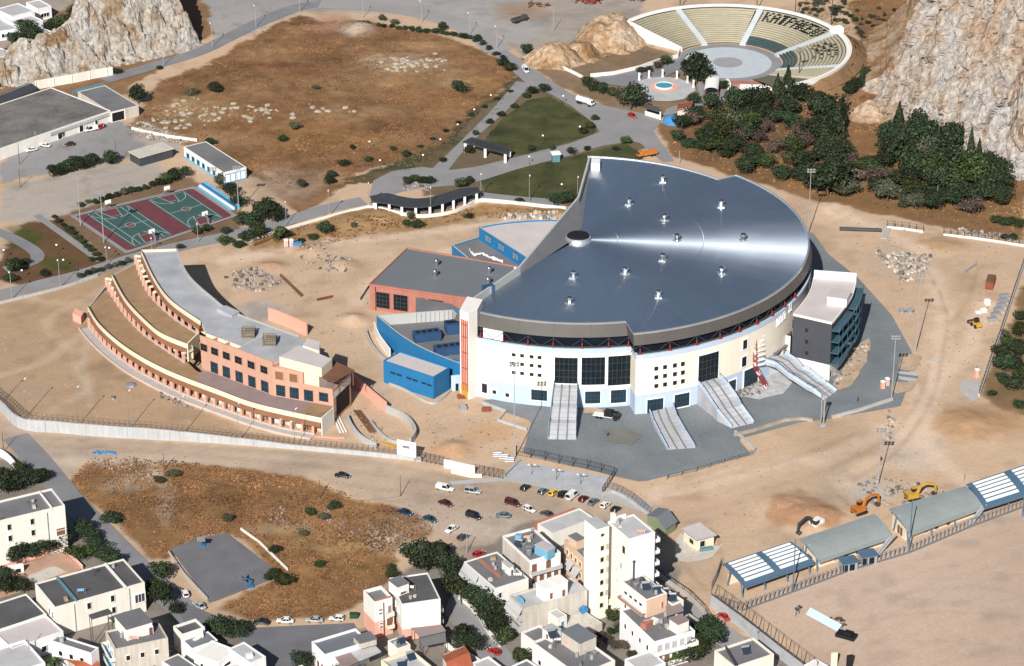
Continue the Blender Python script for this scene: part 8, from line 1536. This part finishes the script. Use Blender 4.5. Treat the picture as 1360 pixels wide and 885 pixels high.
def person(x, y, label, m1, m2):
    g = P(x, y); t = thing('person', label, 'person', g); me = bpy.data.meshes.new('body'); vv = [(0, 0, .95), (0, 0, 1.2), (0, 0, 1.42), (0, 0, 1.52), (0, .01, 1.68), (.1, 0, .9), (.12, .04, .48), (.12, 0, .06), (.13, -.12, .03), (-.1, 0, .9), (-.12, -.06, .48), (-.12, 0, .06), (-.13, -.12, .03), (.2, 0, 1.38), (.27, .03, 1.1), (.28, -.06, .84), (-.2, 0, 1.38), (-.27, .03, 1.1), (-.28, -.06, .84)]
    ee = [(0, 1), (1, 2), (2, 3), (3, 4), (0, 5), (5, 6), (6, 7), (7, 8), (0, 9), (9, 10), (10, 11), (11, 12), (2, 13), (13, 14), (14, 15), (2, 16), (16, 17), (17, 18)]; rr = [.15, .14, .15, .06, .11, .1, .07, .05, .04, .1, .07, .05, .04, .07, .05, .04, .07, .05, .04]
    me.from_pydata(vv, ee, []); o = bpy.data.objects.new('body', me); COL.objects.link(o); md = o.modifiers.new('skin', 'SKIN'); sv = me.skin_vertices[0].data
    for i, r in enumerate(rr): sv[i].radius = (r, r)
    sv[0].use_root = True; s2 = o.modifiers.new('sub', 'SUBSURF'); s2.levels = 1; s2.render_levels = 1
    dg = bpy.context.evaluated_depsgraph_get(); m_ = bpy.data.meshes.new_from_object(o.evaluated_get(dg)); o.modifiers.clear(); o.data = m_
    for n in (m1, m2, 'skin'): m_.materials.append(M[n])
    for p in m_.polygons: z = p.center.z; p.material_index = 2 if z > 1.5 else (0 if z > .9 else 1)
    o.parent = t; t.rotation_euler.z = rnd.random()*6; b = MB(); b.lathe((0, .01, 1.66), [(.115, 0), (.12, .08), (.08, .14), (.01, .16)], 10); h = b.build('hair', 'black', None); h.parent = t
mat('skin', (.45, .28, .2), var=0); mat('cloth_dark', (.04, .045, .06), var=.1)
person(807, 581, 'person in dark clothes standing on the grey forecourt', 'cloth_dark', 'cloth_dark'); person(1170, 613, 'person in dark clothes standing on the right hand sand', 'cloth_dark', 'black'); person(1139, 534, 'person in dark clothes on the pavement by the stair bridge', 'black', 'cloth_dark')
# ---------------------------------------------------------------- lamp posts and poles
def lamp(x, y, h, label, group, kind='arm', r=.13, rz=0., m='polegrey'):
    g = P(x, y); t = thing('lamp_post' if kind != 'pole' else 'pole', label, 'lamp post' if kind != 'pole' else 'pole', g, group); b = MB(); b.tube([g, g+V((0, 0, h))], r, 6, r1=r*.6); b.build('pole', m, t)
    top = g+V((0, 0, h))
    if kind == 'arm': e = top+V((1.6*math.cos(rz), 1.6*math.sin(rz), .25)); b = MB(); b.beam(top, e, .1, .1); b.box(e, .9, .35, .18, rz, 1); b.build('lamp_head', [m, 'lampwhite'], t)
    elif kind == 'globe': b = MB(); b.lathe(top, [(.1, 0), (.34, .2), (.38, .4), (.2, .62), (.02, .68)], 10); b.build('lamp_globe', 'lampwhite', t)
    elif kind == 'flood':
        b = MB(); b.beam(top+V((-1.2, 0, 0)), top+V((1.2, 0, 0)), .15, .15); b.beam(top+V((-1.2, 0, -.8)), top+V((1.2, 0, -.8)), .15, .15)
        for i in range(3):
            for z in (0, -.8): b.box(top+V((-1+i, -.2, z)), .6, .4, .5, .2, 1)
        b.build('floodlight', [m, 'galv'], t)
    elif kind == 'double':
        b = MB(); b.beam(top+V((-.8, 0, 0)), top+V((.8, 0, 0)), .09, .09)
        for s in (-.8, .8): b.box(top+V((s, 0, -.1)), .5, .3, .2, 0, 1)
        b.build('lamp_head', [m, 'lampwhite'], t)
for i, (x, y) in enumerate(((-6, 545), (34, 555), (104, 566), (172, 571), (243, 579), (317, 588), (392, 596))): lamp(x, y, 11.5, '%s lamp post from the left on the long retaining wall' % ORD[i], 'lamp posts on the retaining wall', rz=1.2, m='galv')
for i, (x, y, yt) in enumerate(((16, 398, 360), (80, 383, 344), (142, 353, 327), (202, 334, 315), (263, 322, 296), (380, 300, 267), (437, 289, 252), (490, 277, 242), (572, 286, 248), (638.6, 263, 230), (703, 268, 232), (767, 257, 234))): lamp(x, y, hgt(x, y, yt), '%s white lamp post from the left along the rear park road' % ORD[i], 'lamp posts on the rear park road', rz=-1.5, m='galv')
GLB = [(6, 345), (30, 372), (76, 338), (85, 358), (146, 342), (491, 200), (505, 225), (562, 218), (585, 197), (608, 177), (630, 157), (652, 138), (703, 220), (721, 192), (746, 257), (748, 139), (770, 180)]
for i, (x, y) in enumerate(GLB): lamp(x, y, 3.0, '%s white globe lamp from the left among lawns and park paths' % ORD[i], 'globe lamps in the park', 'globe', .07, m='darksteel')
for x, y, yt, l in ((107, 300, 234, 'floodlight mast at the far left court corner'), (138, 323, 254, 'floodlight mast at the near left court side'), (284, 254, 224, 'slim mast at the blue house end of the bleachers'), (317, 281, 222, 'tall slim mast beside the bleachers'), (1073, 311, 226, 'floodlight mast right behind the arena roof'), (1216, 468, 365, 'floodlight mast on the pavement corner right of the office block'), (683, 611, 483, 'tall floodlight mast at the apron corner before the arena'), (1184, 531, 447, 'tall thin mast at the pavement corner by the site toilets'), (1166, 646, 571, 'tall thin mast standing on the open right hand sand')): lamp(x, y, hgt(x, y, yt), l, 'floodlight masts', 'flood', .17)
for x, y, yt, l in ((1053, 786, 716, 'dark blue mast at the pitch fence by the striped stand'), (1207, 735, 664, 'dark blue mast at the pitch fence by the middle stand'), (1358, 686, 625, 'dark blue mast at the pitch fence at the right edge')): lamp(x, y, hgt(x, y, yt), l, 'masts on the pitch fence', 'pole', .22, m='hallroof_blue')
for x, y, yt, l in ((715, 539, 504, 'double lamp post before the small square windows'), (897, 542, 504, 'double lamp post by the low worn ramp'), (706, 631, 617, 'left lamp of three on the white apron'), (739, 638, 624, 'middle lamp of three on the white apron'), (771, 644, 630, 'right lamp of three on the white apron')): lamp(x, y, max(3.2, hgt(x, y, yt)), l, None, 'double', .08, m='darksteel')
for x, y, h, l in ((532, 659, 6.5, 'wooden pole on the front road before the car park'), (425, 661, 5.5, 'wooden pole at the edge of the lower brown field'), (218, 626, 5.5, 'wooden pole at the top of the lower brown field'), (5, 600, 6.5, 'wooden pole at the left edge by the white wall'), (26, 624, 4, 'short wooden pole beside the white wall end'), (27, 249, 7, 'wooden pole in the gravel yard'), (26, 218, 8, 'wooden pole at the parking yard edge'), (155, 218, 9, 'wooden pole by the long open shed'), (48, 195, 6, 'dark pole by the warehouse corner'), (735, 41, 9, 'dark pole beside the upper tan outcrop'), (620, 735, 6, 'grey pole at the alley head'), (611, 806, 5, 'grey pole on the alley wall'), (40, 886, 10, 'dark pole at the bottom left corner'), (1280, 640, 3, 'short post behind the middle stand'), (902, 218, 5, 'grey pole behind the arena roof'), (1244, 272, 7, 'pale bare trunk like pole in the dense wood')): lamp(x, y, h, l, None, 'pole', .13, m='bark' if 'wooden' in l else 'polegrey')
for i, (x, y, h, l) in enumerate(((903, 14, 10, 'first dark floodlight mast on the theatre rim from the left'), (1005, 15, 10, 'second dark floodlight mast on the theatre rim'), (1056, 24, 9, 'third dark floodlight mast on the theatre rim'), (1104, 34, 9, 'dark floodlight mast right of the theatre gate house'), (1061, 110, 9.5, 'dark floodlight mast at the near rim of the theatre'))): 
    lamp(x, y, h+4, l, 'theatre floodlight masts', 'flood', .22, m='darksteel')
for i, (x, y, h) in enumerate(((340, 36, 8), (398, 16, 8), (482, 24, 8), (560, 30, 8), (624, 46, 8), (217, 88, 9), (282, 63, 9), (137, 100, 9), (660, 64, 8))): lamp(x, y, h, '%s street lamp along the far top road' % ORD[i], 'street lamps on the far road', rz=2.0)
# ---------------------------------------------------------------- walls and fences
def fence(label, pts, z, h, step, m='darksteel', rails=(.1, 1.), pr=.06, posts=True, slat=0, name='fence', group=None):
    c = PL(pts); t = thing(name, label, 'fence', c[0], group); zz = z if callable(z) else (lambda f: z); T = sum((b_-a_).length for a_, b_ in zip(c, c[1:])); n = max(1, int(T/step)); b = MB()
    for r_ in rails:
        q = [Z(at_len(c, i/n)[0], zz(i/n)+h*r_) for i in range(n+1)]
        for u, v in zip(q, q[1:]): b.beam(u, v, .07, .07)
    if slat:
        k = int(T/slat)
        for i in range(k+1): p, a = at_len(c, i/k); b.box(Z(p, zz(i/k)+h*.08), .05, .05, h*.9, a)
    b.build('rail', m, t); b0 = None
    for i in range(min(n, 99)+1):
        p, a = at_len(c, i/min(n, 99)); z0 = zz(i/n)
        if b0 is None: b = MB(); b.box(Z(p, z0), pr*2, pr*2, h+.05, a); b0 = b.build('post', m, t, Z(p, z0))
        else: o = b0.copy(); COL.objects.link(o); o.location = Z(p, z0)-Z(c[0], 0)
    return t
rw = [(-30, 520), (0, 545), (27.6, 569.5), (80, 575), (150, 581), (246, 586), (340, 592.5), (440, 601), (528, 609.5), (560, 613)]; rq = cr(PL(rw), 5); n = len(rq)
def wz(f): return 3.6 if f < .45 else 3.6-2.2*min(1, (f-.45)/.3)
b = MB(); rs = resample(rq, 3.0); b.ribwall(rs, 0, [wz(i/(len(rs)-1))-(.12 if i % 5 == 0 else 0) for i in range(len(rs))], .5)
for i in range(0, len(rs), 4): b.box(Z(rs[i], 0)-V((0, .3, 0)), .12, .2, wz(i/(len(rs)-1))-.2)
tag(b.build('retaining_wall', 'wallconc', None, rq[0]), 'long pale concrete retaining wall below the terraced building', 'wall')
fence('brown wire fence with leaning posts along the long retaining wall', rw, wz, 2.1, 1.5, 'fencebrown', (.08, .5, .97), .06, slat=.5)
t = thing('site_board', 'white site information board on the front fence', 'board', P(541, 612)); a, c_ = P(528, 609), P(553, 614); b = MB(); d = (c_-a).normalized(); an = math.atan2(d.y, d.x); m_ = (a+c_)/2; b.box((m_.x, m_.y-.4, 1.6), (c_-a).length, .2, 4.6, an); b.build('panel', 'white_clean', t)
b = MB()
for f in (.1, .9): p = a.lerp(c_, f); b.box((p.x, p.y-.1, 0), .25, .25, 6)
b.build('leg', 'polegrey', t); b = MB()
for s, z, w_, hh_, m in ((-.2, 4.0, 2.2, .8, 0), (.1, 3.0, 4.0, .18, 1), (.1, 2.6, 4.4, .16, 1), (-1.6, 1.9, .9, .5, 2), (-.4, 1.9, .9, .5, 2), (.8, 1.9, .9, .5, 2), (2.0, 1.9, .9, .5, 2)): p = m_+d*s; b.box((p.x-.08*0, p.y-.53, z), w_, .04, hh_, an, m)
b.build('printed_area', ['steel', 'polegrey', 'paleblue'], t)
fence('dark fence right of the white site board', [(554, 613), (590, 620)], .3, 3.0, 1.2, 'darksteel', (.1, .95), slat=.35)
b = MB(); c = PL([(590, 621), (631, 630)]); b.ribwall(c, 0, 2.6, .4); tag(b.build('gate_wall', 'offwhite', None, c[0]), 'pale wall panel between two dark fence bays by the front road', 'wall')
b = MB(); c = PL([(600, 628), (625, 634), (640, 634)]); b.ribwall(c, 0, 1.0, .5); tag(b.build('low_wall', 'offwhite', None, c[0]), 'low broken white wall before the pale wall panel', 'wall')
fence('dark fence bay left of the white apron', [(631, 630), (668, 637)], .2, 3.0, 1.2, 'darksteel', (.1, .95), slat=.35)
b = MB(); c = PL([(669, 635), (690, 613)]); b.ribwall(c, 0, [1.2, .6], .5); tag(b.build('low_wall', 'concrete', None, c[0]), 'sloping concrete wall on the left of the white apron', 'wall')
fence('dark green panel fence along the top of the white apron', [(686, 605), (720, 611), (750, 618), (784, 624), (816, 633)], 0, 3.0, 3.8, 'darksteel', (.06, .5, .98), .12, slat=.6)
fence('dark fence down the right side of the white apron', [(816, 633), (800, 657)], 0, 2.4, 2, 'darksteel', (.1, .95), .08, slat=.5); fence('grey fence by the pavement right of the slanted cars', [(806, 650), (822, 655), (838, 664), (862, 684)], .5, 2.2, 1.5, 'steel', (.1, .95), .06, slat=.4)
b = MB(); c = PL([(800, 658), (812, 654), (830, 662), (866, 688)]); b.ribwall(c, 0, .9, .4); tag(b.build('low_wall', 'concrete_light', None, c[0]), 'pale low wall under the fence by the slanted cars', 'wall')
fence('grey railing along the lower right edge of the forecourt', [(886, 637), (925, 627), (960, 616), (998, 606)], 0, 1.8, 4.5, 'steel', (.3, .6, .98), .12)
b = MB(); c = PL([(998, 606), (1003, 598), (985, 582), (976, 575)]); b.ribwall(c, 0, .8, .5); tag(b.build('low_wall', 'concrete', None, c[0]), 'short grey kerb wall at the forecourt corner', 'wall')
for pts, l in (([(975, 580), (1003, 573), (1043, 560)], 'tan kerb wall below the pale curved stair'), ([(1043, 560), (1062, 558), (1080, 560)], 'low tan kerb piece before the stair bridge'), ([(1105, 556), (1140, 547), (1170, 537), (1185, 532)], 'grey kerb wall along the pavement towards the toilets')): b = MB(); c = PL(pts); b.ribwall(c, 0, .9, .7); tag(b.build('kerb_wall', 'stone' if 'tan' in l else 'concrete', None, c[0]), l, 'kerb')
t = thing('access_mast', 'grey boom lift standing at the end of the stair bridge', 'lift', P(1092, 566)); g = P(1092, 566); b = MB(); b.box(g, 1.8, 1.2, .7, .3); b.build('base', 'polegrey', t); b = MB(); b.box(g+V((.3, 0, .7)), .35, .35, 8.5, .2); b.box(g+V((-.5, 0, .7)), .25, .25, 8.0, .2); b.build('mast', 'galv', t); b = MB(); b.box(g+V((0, 0, 9.0)), 1.3, .9, 1.0, .2); b.build('basket', 'polegrey', t)
for pts, l in (([(1178, 303), (1200, 305), (1226, 309)], 'white footed iron fence behind the arena, left length'), ([(1253, 313), (1290, 317), (1325, 322), (1362, 328)], 'white footed iron fence behind the arena, right length')):
    b = MB(); c = PL(pts); b.ribwall(c, 0, .7, .5); tag(b.build('low_wall', 'white', None, c[0]), 'white footing wall under the '+l.split('white footed ')[1], 'wall'); fence(l, pts, .7, 2.0, 2.2, 'darksteel', (.1, .95), .09, slat=.6)
b = MB(); c = PL([(1300, 528), (1314, 486), (1329, 444), (1345, 395), (1362, 345)]); b.ribwall(c, 0, 1.3, .6); tag(b.build('boundary_wall', 'concrete', None, c[0]), 'grey boundary wall down the right edge of the site', 'wall'); fence('dark wire fence on the grey right hand boundary wall', [(1300, 528), (1314, 486), (1329, 444), (1345, 395), (1362, 345)], 1.3, 1.6, 2.4, 'darksteel', (.1, .95), .07)
fence('grey blue picket fence along the far side of the pitch', [(985, 812), (1053, 787), (1130, 758), (1207, 735), (1290, 700), (1365, 672)], .2, 2.4, 1.45, 'steel', (.1, .95), .1)
b = MB(); c = PL([(985, 812), (1053, 787), (1130, 758), (1207, 735), (1290, 700), (1365, 672)]); b.ribwall(c, 0, .3, .5); tag(b.build('kerb_wall', 'steel', None, c[0]), 'low kerb under the picket fence along the pitch', 'kerb')
wq = [P(945, 789, 3.6), P(985, 818, 3.6), P(1030, 853, 3.6), P(1085, 895, 3.6)]; b = MB(); b.ribwall([Z(p, 0) for p in wq], 0, 3.6, .5, 0, 1); tag(b.build('retaining_wall', ['concrete_light', 'darksteel'], None, Z(wq[0], 0)), 'tall pale wall holding the pitch above the red car', 'wall')
wpx = [proj(p.x, p.y, 0) for p in wq]; fence('tall thin brown posted fence on the wall above the red car', wpx, 3.6, 3.6, 3.0, 'fencebrown', (.05, .98), .07)
fence('grey mesh fence round the end of the striped stand', [(945, 785), (952, 770), (958, 752)], .2, 2.4, 1.2, 'steel', (.1, .95), .07, slat=.4)
fence('grey mesh fence under the striped stand end', [(950, 800), (985, 812)], 0, 2.4, 1.2, 'steel', (.1, .95), .07, slat=.4)
b = MB(); c = cr(PL([(-6, 603), (6, 609), (16, 618), (25, 630)]), 4); b.ribwall(c, 0, 2.2, .5); tag(b.build('yard_wall', 'white_clean', None, c[0]), 'bright white yard wall at the left edge', 'wall')
b = MB(); c = PL([(214, 742), (224, 735), (245, 765), (275, 797)]); b.ribwall(c[1:], 0, .8, .35); tag(b.build('low_wall', 'concrete', None, c[1]), 'low wall on the left of the small grey court', 'wall'); b = MB(); c = PL([(320, 704), (345, 722), (382, 758)]); b.ribwall(c, 0, .7, .35); tag(b.build('low_wall', 'offwhite', None, c[0]), 'thin white wall on the right of the small grey court', 'wall')
b = MB(); c = PL([(175, 172), (190, 176), (225, 183), (262, 188)]); b.ribwall(c, 0, 1.0, .4); tag(b.build('low_wall', 'offwhite', None, c[0]), 'pale low wall between rubble and the brown field', 'wall')
for x, y, l in ((738, 214, 'white roofed blue booth on the lawn path'),): g = P(x, y); t = thing('ticket_booth', l, 'booth', g); b = MB(); b.box(g, 2.6, 2.4, 2.8, .2); b.build('body', 'teal', t); b = MB(); b.box(g+V((0, 0, 2.8)), 3.2, 3.0, .35, .2); b.build('roof', 'white_clean', t)
# ---------------------------------------------------------------- more of the town: fill houses and roof clutter
for a_, b_, d_, h_, w_, r_, l_ in (((645, 895), (668, 886), (622, 882), 4, 'white', 'roofpale', 'small pale roof house at the bottom edge right of the tiled roof'), ((700, 900), (722, 890), (676, 886), 4.5, 'whitewash', 'roofgrey', 'white house with grey roof at the bottom edge left of the cluttered terrace'), ((850, 892), (884, 880), (828, 876), 5, 'whitewash', 'roofpale', 'pale house at the bottom edge below the stepped white house'), ((385, 912), (420, 898), (368, 896), 5, 'white', 'roofgrey', 'grey roofed house cut by the bottom edge near the lower street'), ((205, 905), (222, 897), (186, 890), 4.5, 'dirtywall', 'roofgrey', 'beige house cut by the bottom edge below the timber heap'), ((660, 806), (672, 801), (650, 797), 3, 'white', 'roofpale', 'little white store below the slatted balconies'), ((800, 800), (814, 795), (790, 790), 4, 'cream', 'roofgrey', 'low cream annex at the foot of the tower')):
    k = block('small_house', l_, 'house', a_, b_, d_, h_, w_, r_, par=.35); wrow(k, 'r', fr(2, k.W, .6), 1.1, 1.0, 1.5, gm='black'); wrow(k, 'l', fr(2, k.D, .6), 1.1, 1.0, 1.5, gm='black')
def clutter(key, where, n, seed):
    k = S[key]; r = random.Random(seed)
    for i in range(n):
        q = onroof(k, r.uniform(.12, .88), r.uniform(.12, .88)); w = '%s on the roof of the %s' % (ordn(i), where); b = MB(); c = i % 4
        if c == 0: b.lathe(q, [(.45, 0), (.45, 1.0), (.3, 1.1)], 10); nm, ct, m = 'water_butt', 'tank', 'polegrey'
        elif c == 1: b.box(q, r.uniform(.8, 1.6), .8, r.uniform(.5, 1.0), r.random()*3); nm, ct, m = 'storage_box', 'box', r.choice(('dirtywall', 'woodpale', 'steel'))
        elif c == 2:
            e = q+V((r.uniform(2, 3), r.uniform(-.6, .6), 0)); 
            for p in (q, e): b.tube([p, p+V((0, 0, 1.7))], .05, 5)
            b.beam(q+V((0, 0, 1.65)), e+V((0, 0, 1.65)), .04, .04)
            for j in range(4): p = q.lerp(e, .15+j*.2); b.box(p+V((0, 0, .9)), .4, .04, .72, math.atan2(e.y-q.y, e.x-q.x), 1)
            nm, ct = 'washing_line', 'washing line'; m = ['polegrey', r.choice(('white_clean', 'skyblue', 'pinkpale'))]
        else:
            b.tube([q, q+V((0, 0, 2.4))], .05, 4)
            for j in range(4): b.beam(q+V((-.6, 0, 2.3-j*.2)), q+V((.6, 0, 2.3-j*.2)), .05, .05)
            nm, ct, m = 'aerial', 'aerial', 'darksteel'
        tag(b.build(nm, m, None, q), '%s %s' % ({'water_butt': 'small grey water butt,', 'storage_box': 'low storage box,', 'washing_line': 'washing line with laundry,', 'aerial': 'thin roof aerial,'}[nm], w), ct)
for a_ in (('w1', 'long white four storey house', 5, 1), ('w2', 'white workshop house', 4, 2), ('c1', 'corner house with the white hut', 6, 3), ('m1', 'cream house with pink lower wall', 5, 4), ('r1', 'house with long slatted balconies', 7, 5), ('r2', 'house with brown doors', 6, 6), ('pk', 'peach house with awnings', 4, 7), ('tw', 'tall white tower', 4, 8), ('b1', 'terrace house with blue grey hut', 8, 9), ('q1', 'stepped white house', 6, 10), ('q2', 'peach and white house', 6, 11)): clutter(*a_)
S['r1'].t and wrow(S['m1'], 'l', fr(3, S['m1'].D), 6.4, 1.0, 1.4, gm='black')
wrow(S['c1'], 'r', fr(3, S['c1'].W), 6.2, 1.0, 1.4, gm='black'); wrow(S['q1'], 'l', fr(4, S['q1'].D), 4.6, 1.0, 1.5, gm='black'); wrow(S['b1'], 'r', fr(3, S['b1'].W), 4.2, 1.1, 1.5, gm='black'); wrow(S['r1'], 'r', fr(3, S['r1'].W, 2.4), 2.0, 1.0, 1.5, gm='black')
wrow(S['tw'], 'r', [S['tw'].W*.2], 1.2, .9, 1.4, gm='black') if False else None
# overhead wires between the town poles
for a_, b_, l_ in (((26, 624), (218, 626), 'wire sagging across the dirt road at the left'), ((218, 626), (425, 661), 'wire sagging along the top of the lower brown field'), ((425, 661), (532, 659), 'wire sagging to the car park pole')):
    p, q = P(*a_, 5), P(*b_, 5); b = MB(); pts = [p.lerp(q, i/10)-V((0, 0, 1.1*math.sin(math.pi*i/10))) for i in range(11)]; b.tube(pts, .035, 4); tag(b.build('wire', 'black', None, p), l_, 'wire')

mat('dust', (.40, .41, .42), var=.3, sc1=.4)
for pts, m in (([(984, 505), (1010, 500), (1040, 496), (1052, 510), (1040, 524), (1010, 532), (985, 528)], 'dust'), ([(1104, 514), (1122, 488), (1140, 458), (1156, 450), (1152, 480), (1130, 514), (1112, 521)], 'sandpatch'), ([(1198, 470), (1226, 474), (1214, 494), (1194, 492)], 'sandpatch'), ([(1188, 508), (1216, 510), (1206, 522), (1184, 524)], 'sandpatch'), ([(800, 572), (830, 568), (852, 580), (840, 592), (806, 588)], 'dirtpatch'), ([(776, 540), (800, 545), (798, 552), (776, 550)], 'sandpatch')):
    if m not in M: mat(m, (.42, .315, .225) if m == 'sandpatch' else (.165, .165, .15), var=.25, sc2=2)
    sheet('sand_patch' if m != 'dust' else 'dust_patch', pts, m, wob=.7)
for x, y, s_, l_, m in ((776, 4, 4, 'rusty scrap heap at the top edge left of the theatre', 'rust'), (790, 3, 3, 'red scrap heap at the top edge nearest the tan outcrop', 'red'), (716, 8, 4, 'brown scrap heap by the far road bend', 'wood'), (845, 0, 3, 'dark scrap heap behind the theatre rim', 'darksteel')):
    g = P(x, y); b = MB(); r = random.Random(x)
    for i in range(14): c = g+V((r.uniform(-s_, s_), r.uniform(-2, 2), r.uniform(.1, 1.2))); d = V((r.uniform(-1, 1), r.uniform(-1, 1), r.uniform(-.3, .4))); b.beam(c-d, c+d, r.uniform(.3, .9), r.uniform(.2, .6))
    tag(b.build('scrap_heap', m, None, g), l_, 'scrap')
for i, (x, y, p, kd) in enumerate(((1128, 5, 'p_white', 'hatch'),)): pass
for x0, y0, x1, y1, m, l in ((440, 548, 452, 575, 'white', 'white boards of the unfinished stair at the terraced building end'), (470, 545, 492, 575, 'wood', 'brown plank in the trench below the pink wall'), (505, 588, 530, 596, 'yellow', 'yellow pipe lying by the basin wall'), (418, 580, 450, 583, 'pinkpale', 'pink panel heap at the foot of the terraced building end')):
    a, c = P(x0, y0, .4), P(x1, y1, .2); b = MB()
    for i in range(3): b.beam(a+V((i*.8, 0, 0)), c+V((i*.8, .2*i, .1)), .45, .3)
    tag(b.build('plank_pile', m, None, Z(a, 0)), l, 'planks')
stones('rubble', '', [(455, 540), (480, 535), (525, 585), (500, 592), (470, 575)], 60, (.2, .8), 51, 'pebble')
